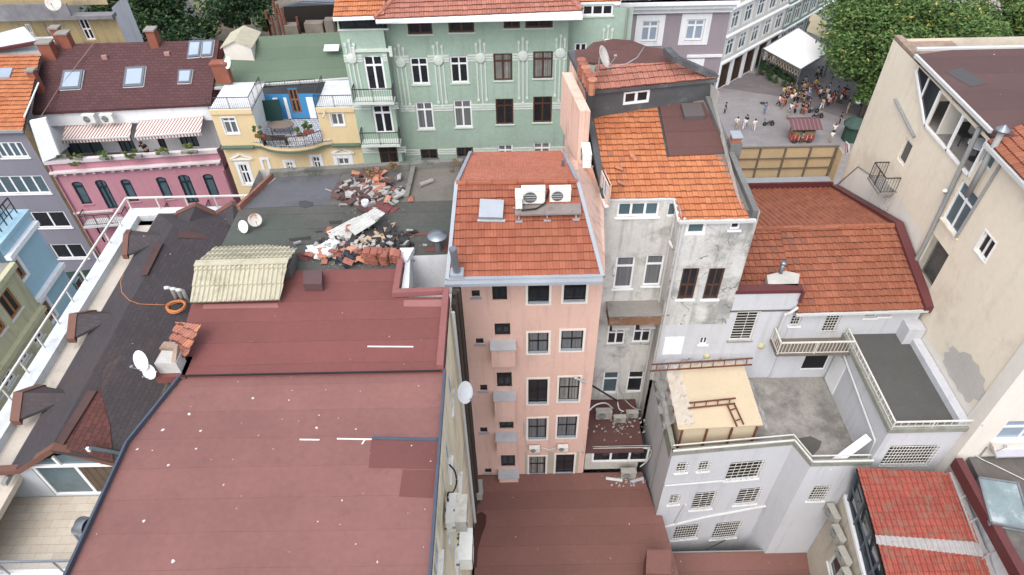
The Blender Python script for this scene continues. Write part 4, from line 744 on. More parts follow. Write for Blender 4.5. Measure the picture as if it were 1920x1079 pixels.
# notch of broken parapet
m = MB(); m.poly([V(XC, 33.4, 16.6), V(XC, 33.4, 15.15), V(XC, 30.7, 15.15)]) ; m = MB(); m.box((XC - .02, 30.8, HC - 15.1), (XC + .35, 33.4, HC - 14.95)); m.box((XC + .3, 31.2, HC - 15.5), (XC + 3, 33.4, HC - 15.3)); b.part('broken_parapet', m, mat('broken_brick', rgb(160, 136, 118), var=.35, scale=2, bump=.5))
m = MB(); m.tube([V(XC - .25, 23.3, 14.4), V(XC - .25, 23.3, 17.5)], .12); fl = b.part('flue_pipe', m, pipe_g, smooth=True); m = MB(); m.lathe([(0, .22), (.26, 0), (.26, -.04), (0, -.04)], c=V(XC - .25, 23.3, 14.3)); m.build('flue_cap', steel, fl)
s_ = wn.hit(1880, 800); window(b.o, wn, (1.0, 3.2, HC - 25.4, HC - 24.0), frame_w, glass_s, cols=2, tr=.35, fw=.09, sill=white_p)
b.done()
# far right grey roof, skylight
b = Bld('grey_roof_building', (23, 13), 'low building with a dark grey roof and dusty skylight at the right edge')
HG = 26.6; m = MB(); m.slab([V(19.95, 16.45, HG), V(30, 16.45, HG), V(30, 8, HG), V(19.4, 8, HG)], .3); b.part('roof', m, mat('grey_roof_screed', rgb(104, 98, 94, .95), var=.2, scale=.4, dirt=(rgb(128, 124, 120), .5, .5, .55), speck=1.0, bump=.3))
m = MB(); m.slab([V(19.2, 16.3, HG - .21), V(19.5, 16.3, HG - .21), V(19.62, 8, HG - .21), V(19.2, 8, HG - .21)], .6); b.part('maroon_upstand', m, maroon)
q4 = [G(1835, 896, HG - .25), G(1908, 907, HG - .25), G(1935, 995, HG - .25), G(1858, 981, HG - .25)]; m = MB(); m.slab(q4, .22); sk = b.part('skylight', m, skyl); m = MB()
for i in range(4): m.bar(q4[i], q4[(i + 1) % 4], .08, .1)
m.build('frame', steel, sk)
q4 = [G(1855, 820, HG - .6), G(1925, 815, HG - .6), G(1940, 855, HG - .4), G(1868, 857, HG - .4)]; m = MB(); m.slab(q4, .08); b.part('lean_to_sheet', m, mat('pale_lilac_sheet', rgb(178, 178, 190), var=.08))
b.wall((19.4, 8), (19.9, 16.4), HG + .3, 47, white_old); b.done()
# beige building with red tile-sheet veranda
b = Bld('veranda_building', (17, 12), 'beige building with glazed veranda under a red tile sheet roof with a grey repair band')
XA = 15.6; xa = lambda y: XA - (16.7 - y) * 1.3 / 9.7
wv = b.wall((XA, 16.7), (xa(7), 7), 30.1, 47, mat('beige_back_wall', rgb(196, 186, 168, 1.05), var=.1, scale=.4, streak=.5))
def vy(y0_, y1_, ha, hb, **k): return window(b.o, wv, (16.7 - y1_, 16.7 - y0_, HC - hb, HC - ha), **k)
vy(14.1, 15.0, 32.0, 33.6, frame=frame_w, pane=glass_d, cols=1, tr=0, fw=.08, sill=white_p); vy(13.6, 14.4, 35.0, 36.4, frame=frame_w, pane=glass_d, cols=1, tr=0, fw=.08); vy(11.4, 12.4, 33, 34.6, frame=frame_w, pane=glass_d, cols=1, tr=0, fw=.08)
m = MB(); m.hull([(xa(7) - .05, 7), (xa(7) + .2, 7), (XA + .2, 16.6), (XA - .05, 16.6)], HC - 30.1, HC - 29.9); m.box((XA + .2, 16.4, HC - 30.1), (19.2, 16.6, HC - 29.9)); b.part('veranda_sill', m, white_p)
TLr, TRr, BRr, BLr = V(15.2, 16.4, 27.2), V(19.25, 16.1, 27.3), V(19.55, 9, 29.2), V(15.05, 9, 29.2)
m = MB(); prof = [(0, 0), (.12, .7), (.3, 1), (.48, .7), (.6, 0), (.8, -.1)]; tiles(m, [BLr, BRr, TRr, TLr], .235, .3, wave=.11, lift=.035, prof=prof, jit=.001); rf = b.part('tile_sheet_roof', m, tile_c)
m = MB(); d_ = Vector((0, 0, -.08)); m.slab([BLr + d_, BRr + d_, TRr + d_, TLr + d_], .08); m.build('roof_deck', frame_k, rf)
pv = pl3(BLr, BRr, TRr); m = MB(); n_v = (BRr - BLr).cross(TLr - BLr).normalized(); rp = mat('grey_sealant', rgb(176, 172, 172), var=.15, scale=2, dirt=(rgb(150, 110, 100), .5, 2, .56)); tiles(m, [pv(1641, 1020), pv(1860, 1046), pv(1850, 1034), pv(1826, 1017), pv(1638, 1004)], .235, .3, wave=.11, lift=.035, prof=prof, jit=.001, base=(BLr + n_v * (.03 if n_v.z > 0 else -.03), BRr + n_v * (.03 if n_v.z > 0 else -.03)))
m.build('repair_band', rp, rf)
m = MB(); m.bar(TRr + Vector((.05, 0, .08)), BRr + Vector((.05, 0, .08)), .28, .05)
for y in (15, 14, 12.6): m.bar(V(19.3, y, 27.2 + (16.1 - y) * .28), V(19.75, y + .1, 27.0), .08, .03)
m.build('sealant_verge', rp, rf)
m = MB()
for k in range(7):
    y = 16.3 - k * 1.2; hz = 27.4 + (16.3 - y) * .28; m.bar(V(xa(y) + .1, y, 29.9), V(15.27 - (16.3 - y) * .03, y, hz), .09)
m.bar(V(XA + .1, 16.3, 29.9), V(xa(8) + .1, 8, 29.9), .1); m.bar(V(15.4, 16.3, 28.6), V(14.7, 8, 29.8), .06); m.bar(V(XA + .1, 16.35, 29.9), V(15.2, 16.35, 27.4), .12); vf = b.part('veranda_frame', m, mat('slate_metal', rgb(84, 92, 104), rough=.4, var=.1))
m = MB(); m.poly([V(XA + .12, 16.3, 29.9), V(xa(8) + .12, 8, 29.9), V(15.05, 8, 29.7), V(15.3, 16.3, 27.3)]); m.build('pane', mat('veranda_glass', rgb(52, 60, 62), rough=.06, var=.4, scale=1, spec=.7), vf)
m = MB(); m.box((XA, 16.6, HC - 36), (19.4, 16.72, HC - 30)); b.part('end_wall', m, white_blue)
b.done()
# ================================================================ far side of the street
def PY(u, v, y): r = ray(u, v); t = y / r.y; return Vector((r.x * t, y, HC + r.z * t))
def PX(u, v, x): r = ray(u, v); t = x / r.x; return Vector((x, r.y * t, HC + r.z * t))
def hh(p): return HC - p.z
k0, k1, k2, k3 = T(0, 0), T(1, 0), T(2, 0), T(3, 0)
j0, j1, j2 = T(0, 1), T(1, 1), T(2, 1)
# ---- green apartment building
b = Bld('green_apartment_building', (-3, 49), 'long green apartment building with white relief ornament and red tiled hip roofs')
xl, xr = PY(740, 115, 44).x, PY(1064, 100, 44).x
ba, bb_ = PY(646, 112, 43.1).x, PY(727, 112, 43.1).x
wg = b.wall((xl - .2, 44), (xr, 44), 17.3, 47, green_p); wb_ = b.wall((ba, 43.1), (bb_, 43.1), 17.3, 47, green_p); b.wall((bb_, 43.1), (bb_, 44.01), 17.3, 47, green_p)
wgr = b.wall((xr, 45), (xr + 4.3, 45), 17.9, 47, green_p); b.wall((ba, 43.1), (ba, 54), 17.3, 47, green_p)
def gw(ww, p, q_, fr, pa, **k):
    kk = dict(cols=2, tr=.28, fw=.11, sill=green_trim); kk.update(k); return b.win(ww, p, q_, frame=fr, pane=pa, **kk)
gw(wg, k1(1130, 152), k1(1325, 256), frame_b, glass_d, tr=0); gw(wg, k1(1437, 135), k1(1638, 242), frame_b, glass_d, tr=0)
gw(wg, (944, 29), (975, 53), frame_b, glass_d, tr=0); gw(wg, k2(100, 106), k2(305, 208), frame_b, glass_d, tr=0)
gw(wg, k1(1150, 435), k1(1305, 632), frame_w, glass_d); gw(wg, k1(1450, 425), k1(1598, 622), frame_w, glass_d)
gw(wg, (925, 101), (961, 151), frame_b, glass_c); gw(wg, k2(160, 388), k2(302, 588), frame_b, glass_c)
gw(wg, k1(1192, 770), k1(1342, 970), frame_w, glass_c); gw(wg, k1(1478, 754), k1(1626, 955), frame_w, glass_c)
gw(wg, (929, 186), (963, 233), frame_b, glass_d); gw(wg, k2(160, 727), k2(296, 918), frame_b, glass_d)
gw(wg, j1(1232, 42), j1(1372, 165), frame_b, glass_d, tr=0); gw(wg, j1(1503, 28), j1(1634, 150), frame_b, glass_d, tr=0)
gw(wg, (933, 272), (962, 310), frame_w, glass_c); gw(wg, (1000, 268), (1031, 306), frame_w, glass_c)
gw(wb_, k1(612, 142), k1(985, 214), frame_k, glass_d, cols=3, tr=0)
for p, q_, a in ((k1(797, 418), k1(985, 680), .25), (k1(865, 790), k1(1040, 1000), .1), (j1(917, 20), j1(1080, 190), .15)): gw(wb_, p, q_, frame_w if a != .15 else frame_b, glass_d, fw=.13, sill=None, arch=a, name='balcony_door')
gw(wgr, k2(530, 40), k2(755, 118), frame_w, glass_d, cols=3, tr=0); gw(wgr, k2(418, 95), k2(518, 128), frame_b, glass_d, cols=2, tr=0); gw(wgr, k2(470, 325), k2(560, 390), frame_w, glass_d, tr=0)
# relief ornament
def band(ww, p, q_, n=3, name='relief_band'):
    s0_, z0_ = ww.hit(*p); s1_, z1_ = ww.hit(*q_); z = (z0_ + z1_) / 2; m = MB()
    hs = [h for h in ww.holes if h[2] < z < h[3]]; hs.sort(); cur = s0_
    for h in hs + [(s1_, s1_, 0, 0)]:
        if h[0] > cur + .05:
            for k in range(n): ww.wbox(m, cur, min(h[0], s1_) - .02, z - .18 + k * .18, z - .06 + k * .18, .002, .04)
        cur = max(cur, h[1] + .02)
        if cur >= s1_: break
    if m.v: return b.part(name, m, green_trim)
band(wg, (740, 118), (1063, 102)); band(wg, (752, 212), (1060, 193)); band(wg, (760, 293), (1060, 276)); band(wb_, (645, 111), (727, 111)); band(wb_, (662, 202), (748, 199)); band(wb_, (680, 284), (762, 281))
def orn(ww, u, v):
    s_, z_ = ww.hit(u, v); m = MB(); Mx = Matrix.Translation(ww.pt(s_, z_, .05)) @ Matrix(((ww.e.x, 0, ww.n.x, 0), (ww.e.y, 0, ww.n.y, 0), (0, 1, 0, 0), (0, 0, 0, 1)))
    m.lathe([(0, .12), (.3, .08), (.36, .0), (.36, -.05)], M=Mx, n=12)
    for dx, t_, bt in ((-.28, .95, 3.1), (0, 1.2, 3.5), (.28, .95, 3.1)):
        ww.wbox(m, s_ + dx - .045, s_ + dx + .045, z_ + .34, z_ + t_, .002, .045); ww.wbox(m, s_ + dx - .045, s_ + dx + .045, z_ - bt, z_ - .34, .002, .045)
        for zz in (z_ + t_, z_ - bt): ww.wbox(m, s_ + dx - .09, s_ + dx + .09, zz - .09, zz + .09, .002, .07)
    b.part('relief_ornament', m, green_trim)
for u, v in (k1(1085, 470), k1(1370, 452), k1(1685, 435), k2(82, 420), k2(362, 400)): orn(wg, u, v)
orn(wb_, *k1(720, 440)); orn(wgr, *k2(712, 330))
m = MB(); s_, z_ = wb_.hit(*k1(875, 400)); wb_.wbox(m, s_ - 1.15, s_ + 1.15, z_ + .12, z_ + .3, .002, .12); wb_.wbox(m, s_ - 1.3, s_ - 1.1, z_ - .2, z_ + .45, .003, .16); wb_.wbox(m, s_ + 1.1, s_ + 1.3, z_ - .2, z_ + .45, .003, .16); b.part('door_hood', m, green_trim)
for u, v in (k1(905, 735), k1(955, 1050)):
    s_, z_ = wb_.hit(u, v); m = MB(); a = wb_.pt(s_ - 1.4, z_ + .1, .8); c = wb_.pt(s_ + 1.25, z_ + .1, .8); rail(m, a, c, .95, .9, bal=.15, r=.025); rail(m, a, wb_.pt(s_ - 1.4, z_ + .1, 0), .95, .9, bal=.15, r=.025); rail(m, c, wb_.pt(s_ + 1.25, z_ + .1, 0), .95, .9, bal=.15, r=.025); br_ = b.part('balcony_railing', m, iron)
    m = MB(); wb_.wbox(m, s_ - 1.45, s_ + 1.3, z_ - .08, z_ + .09, .002, .85); m.build('balcony_slab', green_trim, br_)
for p, q_ in ((j1(1240, 105), j1(1375, 165)), (j1(1508, 90), j1(1580, 150))):
    a0, a1, z0, z1 = rect(wg, p, q_); m = MB(); m.box((wg.pt(a0, 0).x, 43.4, z0 + .3), (wg.pt(a1, 0).x, 43.98, z1)); b.part('window_box', m, concrete_d)
E0, E1 = G(704, 37, 17.25), G(1091, 21, 17.25); rt0, rt1 = V(E0.x + 5, 50, 14.4), V(E1.x - 5, 50, 14.4)
m = MB(); tiles(m, [E0, E1, rt1, rt0], .3, .42, wave=.04, lift=.07, jit=.012); rf = b.part('roof', m, tile_p); m = MB(); m.slab([E0, rt0, V(E0.x, 56, 17.25)], .1); m.slab([E1, V(E1.x, 56, 17.25), rt1], .1); m.build('hip_side', tile_p, rf)
m = MB(); m.tube([E0 + Vector((0, 0, .1)), rt0 + Vector((0, 0, .1))], .14); m.tube([E1 + Vector((0, 0, .1)), rt1 + Vector((0, 0, .1))], .14); m.build('hip_ridge', tile_p, rf)
m = MB(); dz = Vector((0, 0, -.1)); m.slab([E0 + dz, E1 + dz, rt1 + dz, rt0 + dz], .1); m.bar(E0 + dz, E1 + dz, .2, .2); m.box((E0.x, E0.y, E0.z - .28), (E1.x, 44, E0.z - .12)); b.part('eave', m, white_p)
A0, A1 = G(624, 33, 17.1), G(702, 30, 17.1); m = MB(); tiles(m, [A0, A1 + Vector((.6, .0, 0)), V(A1.x + .6, 48, 15.1), V(A0.x, 48, 15.1)], .3, .42, wave=.04, lift=.07, jit=.014); b.part('left_wing_roof', m, tile_o, rf); m = MB(); m.bar(A0 + dz, A1 + dz, .2, .2); m.slab([A0 + dz, A1 + dz, V(A1.x, 48, 15.2), V(A0.x, 48, 15.2)], .1); b.part('wing_eave', m, white_p)
A0, A1 = G(1086, 5, 17.6), G(1163, 3, 17.6); m = MB(); tiles(m, [A0, A1, V(A1.x, 50, 15.2), V(A0.x, 50, 15.2)], .3, .42, wave=.04, lift=.07); b.part('right_wing_roof', m, tile_o, rf); m = MB(); m.bar(A0 + dz, A1 + dz, .2, .2); b.part('wing_eave', m, white_p)
m = MB(); m.tube([wgr.pt(3.9, HC - 17.9, .1), wgr.pt(3.9, HC - 30, .1)], .06); b.part('downpipe', m, pipe_g)
b.done()
# ---- mauve house
b = Bld('mauve_house', (16, 55), 'mauve classical house with white window surrounds and a white balustraded cornice')
ma, mc = PY(1157, 60, 50), PY(1362, 60, 50); wm = b.wall((ma.x, 50), (mc.x, 50), 19.6, 47, mauve_p)
for p, q_ in ((k2(975, 158), k2(1085, 312)), (k2(1315, 147), k2(1425, 303)), (k2(1288, 482), k2(1375, 600))): b.win(wm, p, q_, frame=frame_w, pane=glass_s, cols=2, tr=.3, fw=.13, sur=(white_p, .42), sill=white_p)
m = MB(); wm.wbox(m, 0, wm.L + .1, HC - 20.3, HC - 19.9, .002, .25); wm.wbox(m, -.05, wm.L + .2, HC - 19.9, HC - 19.55, .002, .55); wm.wbox(m, -.1, wm.L + .3, HC - 19.55, HC - 19.3, .0, .8); s_, z_ = wm.hit(*k2(1400, 420)); wm.wbox(m, 5.5, wm.L + .03, z_ - .1, z_ + .1, .002, .1); b.part('cornice', m, white_p)
m = MB(); rail(m, V(ma.x, 49.7, 19.3), V(mc.x, 49.7, 19.3), .85, 2, bal=.3, r=.07); b.part('balustrade', m, white_p)
m = MB(); m.slab([V(ma.x, 49.3, 19.3), V(mc.x + .3, 49.3, 19.3), V(mc.x + .3, 60, 19.3), V(ma.x, 60, 19.3)], .2); b.part('roof', m, concrete); m = MB(); m.tube([wm.pt(.45, HC - 20.4, .12), wm.pt(.45, HC - 28, .12)], .13); b.part('downpipe', m, pipe_g)
b.wall((mc.x, 50), (mc.x, 60), 19.6, 47, mauve_p); b.done()
# ---- white ornate row and mint house by the square
ga, gb, gc = G(1340, 172, 47), G(1452, 108, 47), G(1560, 40, 47)
b = Bld('ornate_white_building', (30, 98), 'white ornate corner building with bay windows and dark shop fronts by the square')
wo = b.wall((ga.x, ga.y), (gb.x, gb.y), 29, 47, mat('ornate_white_plaster', rgb(206, 206, 200, 1.05), var=.08, streak=.2)); m0, m1_, m2_ = MB(), MB(), MB()
L_ = wo.L; n = 5
for k in range(n):
    a = L_ * (k + .15) / n; c = L_ * (k + .85) / n
    window(b.o, wo, (a, c, .15, 3.6), frame_b, mat('shop_front_glass', rgb(60, 46, 38), rough=.3, var=.5, scale=1.5), cols=2, tr=.25, fw=.12, name='shop_front')
    for f in range(1, 4): window(b.o, wo, (a + .25, c - .25, 1.2 + f * 3.7, 3.4 + f * 3.7), frame_w, glass_t, cols=2, tr=.3, fw=.12, sill=white_p, sur=(white_p, .22))
m = MB()
for f in range(1, 5): wo.wbox(m, 0, L_, f * 3.7 + .3, f * 3.7 + .55, .002, .35)
b.part('string_course', m, white_p); m = MB()
for k in range(n + 1): a = min(L_ - .3, L_ * k / n); wo.wbox(m, max(0, a - .25), a + .25, 0, 4, .003, .2)
b.part('pilaster', m, white_p, kind='stuff'); b.done()
b = Bld('mint_house', (38, 112), 'mint green shuttered house front beyond the white awning')
wi = b.wall((gb.x, gb.y), (gc.x, gc.y), 29, 47, mint_p)
for k in range(7):
    for f in range(4):
        a = wi.L * (k + .2) / 7; window(b.o, wi, (a, a + wi.L / 7 * .6, 1 + f * 3.6, 3.4 + f * 3.6), frame_w, glass_t, cols=2, tr=.3, fw=.12, sur=(white_p, .15))
m = MB()
for f in range(1, 4): wi.wbox(m, 0, wi.L, f * 3.6 + .2, f * 3.6 + .4, .002, .25)
b.part('string_course', m, white_p); b.done()
b = Bld('pale_background_block', (92, 128), 'pale apartment block showing between the trees at the upper right corner')
p0, p1 = G(1770, 95, 47), G(1940, 110, 47); wz_ = b.wall((p0.x, p0.y), (p1.x + 10, p1.y), 28, 47, mat('offwhite_plaster', rgb(200, 194, 186, 1.05), var=.08))
for k in range(8):
    for f in range(5): window(b.o, wz_, (1.2 + k * 3.4, 3.2 + k * 3.4, .8 + f * 3.6, 2.8 + f * 3.6), frame_w, glass_s, cols=2, tr=0, fw=.12, sill=white_p)
b.done()
# ---- pink house
b = Bld('pink_house', (-28, 47), 'pink terraced house with maroon shingle roof, striped awnings and arched windows')
A_, B_ = G(85, 305, 27.8), G(408, 283, 27.8); wp_ = b.wall((A_.x, A_.y), (B_.x, B_.y), 27.8, 47, pink_p); b.wall((B_.x, B_.y), (B_.x, B_.y + 8), 27.8, 47, pink_p)
for p, q_, d_ in ((j0(527, 288), j0(698, 450), 0), (j0(702, 275), j0(893, 483), 1), (j0(893, 270), j0(1048, 430), 0), (j0(1160, 253), j0(1308, 414), 0), (j0(1325, 237), j0(1498, 440), 1), (j0(1512, 230), j0(1653, 394), 0), (j0(695, 585), j0(795, 740), 1)):
    b.win(wp_, p, q_, frame=frame_n, pane=glass_t, cols=2 if d_ else 1, tr=.25 if d_ else .22, fw=.13, arch=.22, sill=None if d_ else pink_p, name='balcony_door' if d_ else 'window')
m = MB(); s0_, z0_ = wp_.hit(*j0(380, 205)); s1_, z1_ = wp_.hit(*j0(1650, 130)); L_ = wp_.L; zc = (z0_ + z1_) / 2; wp_.wbox(m, 0, L_, zc - .05, zc + .08, .002, .35)
for k in range(18): a = .3 + k * (L_ - .6) / 17; wp_.wbox(m, a - .1, a + .1, zc - .28, zc - .052, .002, .22)
wp_.wbox(m, -.1, L_, HC - 27.95, HC - 27.65, -.2, .12); s_, z_ = wp_.hit(*j0(620, 512)); wp_.wbox(m, .0, 3, z_ - .1, z_ + .05, .002, .12); b.part('cornice', m, mat('pale_stone_trim', rgb(214, 204, 206, 1.05), var=.1))
for u, v, wd in ((j0(820, 560)[0], j0(0, 560)[1], 1.6), (j0(1440, 510)[0], j0(0, 510)[1], 1.6)):
    s_, z_ = wp_.hit(u, v); m = MB(); P3 = lambda ds, dd: wp_.pt(s_ + ds, z_ + .1, dd)
    rail(m, P3(-wd, .9), P3(wd, .9), .95, .9, bal=.14, r=.025); rail(m, P3(-wd, .9), P3(-wd, 0), .95, .9, bal=.14, r=.025); rail(m, P3(wd, .9), P3(wd, 0), .95, .9, bal=.14, r=.025); br_ = b.part('balcony_railing', m, iron); m = MB(); wp_.wbox(m, s_ - wd - .05, s_ + wd + .05, z_ - .12, z_ + .09, .002, .95); m.build('balcony_slab', white_old, br_)
m = MB(); m.tube([wp_.pt(.15, HC - 28, .1), wp_.pt(.15, HC - 40, .1)], .06); m.tube([wp_.pt(L_ - .1, HC - 29.5, .1), wp_.pt(L_ - .1, HC - 37, .1)], .06); b.part('downpipe', m, pink_p)
# upper white storey and recessed terrace
q0, q1 = G(62, 213, 25.4), G(396, 196, 25.2); yb0, yb1 = q0.y + .5, q1.y + .5
wu = b.wall((q0.x, yb0 + .2), (q1.x, yb1 + .2), 26.0, 29.6, white_p)
m = MB(); m.slab([q0 + Vector((0, .1, -.05)), q1 + Vector((0, .1, -.05)), V(q1.x, yb1 - .35, 26.6), V(q0.x, yb0 - .35, 26.6)], .3, (0, 1, 0)); b.part('fascia_wall', m, white_p)
m = MB(); m.bar(q0, q1, .2, .16); b.part('gutter', m, pipe_w)
for p, q_ in ((j0(470, -20), j0(800, 85)), (j0(860, -60), j0(1040, 75)), (j0(1165, -60), j0(1270, 60)), ((330, 245), (375, 275))): b.win(wu, p, q_, frame=frame_k, pane=glass_t, cols=3, tr=0, fw=.08)
m = MB(); m.slab([V(A_.x, A_.y + .1, 29.4), V(B_.x, B_.y + .1, 29.4), V(B_.x, yb1 + 1, 29.4), V(A_.x, yb0 + 1, 29.4)], .2); b.part('terrace_floor', m, concrete)
m = MB(); m.slab([V(A_.x, A_.y + .2, 27.9), V(q0.x, yb0, 25.6), V(q0.x, yb0 + 1, 26), V(A_.x, A_.y + 3, 28.3)], .2, (1, 0, 0)); b.part('side_parapet', m, white_p)
awn_m = mat('striped_awning', rgb(222, 214, 206, 1.05), var=.04, rib=(.24, rgb(150, 80, 80), .2), rough=.7)
for cs in (((123, 235), (248, 228), (243, 257), (115, 263)), ((259, 227), (381, 219), (376, 248), (252, 257))):
    q4 = [PY(*cs[0], yb0 - .1), PY(*cs[1], yb0 - .0), PY(*cs[2], yb0 - 1.7), PY(*cs[3], yb0 - 1.8)]; m = MB(); m.slab(q4, .03); m.slab([q4[3], q4[2], q4[2] + Vector((0, 0, -.3)), q4[3] + Vector((0, 0, -.3))], .03, (0, 1, 0)); aw = b.part('awning', m, awn_m); m = MB(); m.bar(q4[3], q4[2], .1); m.bar(q4[0], q4[1], .14); m.build('awning_rail', pipe_w, aw)
# maroon roof
r0, r1_, r2_, r3_ = G(60, 212, 25.3), G(395, 195, 25.1), G(411, 75, 22.4), G(80, 84, 22.5); m = MB(); m.slab([r0, r1_, r2_, r3_], .2); rf = b.part('roof', m, shingle_m); pm = pl3(r0, r1_, r2_); nm_ = (r1_ - r0).cross(r2_ - r0).normalized()
m = MB(); m.slab([r3_, r2_, V(r2_.x, r2_.y + 4.5, 25.2), V(r3_.x, r3_.y + 4.5, 25.2)], .2); m.build('rear_slope', shingle_m, rf)
m = MB(); m.poly([r1_ + Vector((0, 0, -.1)), r2_ + Vector((0, 0, -.1)), V(r2_.x, r2_.y + 4.5, 25.3), V(r2_.x, r2_.y + 4.5, 28), V(r1_.x, r1_.y, 28)]); b.part('party_wall', m, mat('red_brown_wall', rgb(136, 74, 62), var=.1))
for q4 in ([(121, 134), (158, 133), (152, 168), (113, 170)], [(237, 128), (274, 126), (269, 163), (232, 165)], [(336, 133), (362, 132), (358, 157), (334, 158)], [(356, 79), (379, 78), (375, 108), (352, 110)], [(381, 78), (402, 77), (398, 107), (378, 108)]):
    P_ = [pm(u, v) for u, v in q4]; m = MB(); m.slab([p + nm_ * .16 for p in P_], .15, -nm_); f = b.part('roof_window', m, mat('grey_window_frame', rgb(96, 104, 114), rough=.4)); c = sum(P_, Vector()) / 4; m = MB(); m.slab([c + (p - c) * .76 + nm_ * .175 for p in P_], .01, -nm_); m.build('pane', glass_s, f)
    m = MB(); 
    for i in range(4): m.bar(P_[i] + nm_ * .03, P_[(i + 1) % 4] + nm_ * .03, .09, .05)
    m.build('flashing', white_old, f)
b.done()
brick_ch = mat('chimney_render', rgb(150, 84, 62), var=.15, scale=1.5, bump=.2)
def chimney(parent, u, v, h, w_, d_, ht, capm=concrete, nm='chimney', pots=0):   # (u,v) = middle of its top
    p = G(u, v, h); m = MB(); m.box((p.x - w_ / 2, p.y - d_ / 2, p.z - ht), (p.x + w_ / 2, p.y + d_ / 2, p.z - .12)); c = m.build(nm, brick_ch, parent); m = MB(); m.box((p.x - w_ / 2 - .08, p.y - d_ / 2 - .08, p.z - .115), (p.x + w_ / 2 + .08, p.y + d_ / 2 + .08, p.z)); m.build('chimney_cap', capm, c); return c
chimney(b.o, 82, 77, 21.8, .95, .7, 1.6); chimney(b.o, 116, 60, 21.5, .8, .6, 1.8); chimney(b.o, 281, 53, 21.3, .65, .7, 1.5); chimney(b.o, 410, 116, 22.4, 1.1, .6, 1.6, brick_ch); chimney(b.o, 56, 130, 22.7, .5, .45, 2.0); chimney(b.o, 101, 50, 21.3, .6, .5, 1.4)
for u, v in (k0(787, 436), k0(1255, 411)):
    m = MB(); p = pm(u, v); m.box((p.x - .2, p.y - .1, p.z - .1), (p.x + .2, p.y + .1, p.z + .2)); b.part('roof_vent', m, mat('pinkish_vent', rgb(176, 130, 122)))
# ---- yellow house
b = Bld('yellow_house', (-16.5, 48), 'yellow house with green roof, blue panelled roof terrace and arched white windows')
yF = 44.0; L0, R0 = PY(392, 206, yF), PY(661, 190, yF); xa, xb, xc, xd = L0.x, PY(470, 200, yF).x, PY(590, 193, yF).x, R0.x; ht_ = hh(L0)
wya = b.wall((xa, yF), (xb, yF), ht_, 47, yellow_p); wyd = b.wall((xc, yF), (xd, yF), ht_, 47, yellow_p)
zl_ = PY(535, 262, yF); hl = hh(zl_); wyc = b.wall((xb, yF), (xc, yF), hl, 47, yellow_p); b.wall((xb, yF), (xb, 47), ht_, 47, white_p); b.wall((xc, yF), (xc, 47), ht_, 47, white_p)
b.win(wya, k0(1658, 885), k0(1798, 1003), frame=frame_w, pane=glass_c, cols=2, tr=.25, fw=.09, sur=(white_p, .08)); b.win(wyd, k1(548, 828), k1(668, 942), frame=frame_w, pane=glass_c, cols=2, tr=.25, fw=.09, sur=(white_p, .08))
b.win(wya, j0(1790, 158), (481, 345), frame=frame_w, pane=glass_d, cols=2, tr=.4, fw=.11, sur=(white_p, .28)) if 0 else b.win(wya, j0(1785, 155), j0(1898, 300), frame=frame_w, pane=glass_d, cols=2, tr=.4, fw=.11, sur=(white_p, .22))
b.win(wyd, j1(608, 107), j1(718, 205), frame=frame_w, pane=glass_c, cols=2, tr=.5, fw=.11, sur=(white_p, .28))
for p, q_ in ((j1(48, 122), j1(138, 318)), (j1(222, 138), j1(300, 237)), (j1(418, 98), j1(505, 222))): b.win(wyc, p, q_, frame=frame_w, pane=glass_d, cols=2, tr=.3, fw=.1, sur=(white_p, .2), arch=.45)
for ww, p in ((wya, j0(1810, 105)), (wyd, j1(650, 60))):
    s_, z_ = ww.hit(*p); m = MB(); m.bar(ww.pt(s_ - .8, z_ - .1, .05), ww.pt(s_, z_ + .35, .05), .1); m.bar(ww.pt(s_, z_ + .35, .05), ww.pt(s_ + .8, z_ - .1, .05), .1); m.bar(ww.pt(s_ - .85, z_ - .12, .05), ww.pt(s_ + .85, z_ - .12, .05), .1); b.part('pediment', m, white_p)
fb = hl + .1; m = MB(); bx = [(xb - .6, yF - .05)] + [(xb + (xc - xb) * t, yF - .2 - .75 * sin(pi * t) ** .7) for t in [i / 8 for i in range(9)]] + [(xc + .6, yF - .05)]
m.hull(bx, HC - fb - .3, HC - fb); b.part('bow_balcony', m, yellow_p); m = MB(); m.hull([(x, y - .12) for x, y in bx], HC - fb - .45, HC - fb - .31); wya.wbox(m, 0, wya.L - .6, HC - fb - .45, HC - fb - .31, .002, .35); wyd.wbox(m, .6, wyd.L, HC - fb - .45, HC - fb - .31, .002, .35); b.part('green_ledge', m, green_felt2)
m = MB(); m.slab([Vector((x, y, HC - fb + .02)) for x, y in bx] + [V(xc, 47, fb - .02), V(xb, 47, fb - .02)], .1); b.part('terrace_floor', m, mat('mosaic_floor', rgb(196, 198, 204), var=.1, brick=(.3, .3, .03, rgb(176, 180, 190), rgb(120, 126, 140))))
m = MB()
for i in range(1, 9): rail(m, Vector((*bx[i], HC - fb)), Vector((*bx[i + 1], HC - fb)), .9, 1, bal=.13, r=.022)
rail(m, V(xa, yF, ht_), V(xb, yF, ht_), .9, 1, bal=.14, r=.02); rail(m, V(xb, yF, ht_), V(xb, 47, ht_), .9, 1, bal=.14, r=.02); rail(m, V(xc, yF, ht_), V(xd, yF, ht_), .9, 1, bal=.14, r=.02); rail(m, V(xc, yF, ht_), V(xc, 47, ht_), .9, 1, bal=.14, r=.02); b.part('terrace_railing', m, iron)
m = MB(); m.box((xa, yF, HC - ht_ - .1), (xb, 48, HC - ht_)); m.box((xc, yF, HC - ht_ - .1), (xd, 48, HC - ht_)); b.part('pavilion_roof', m, white_old)
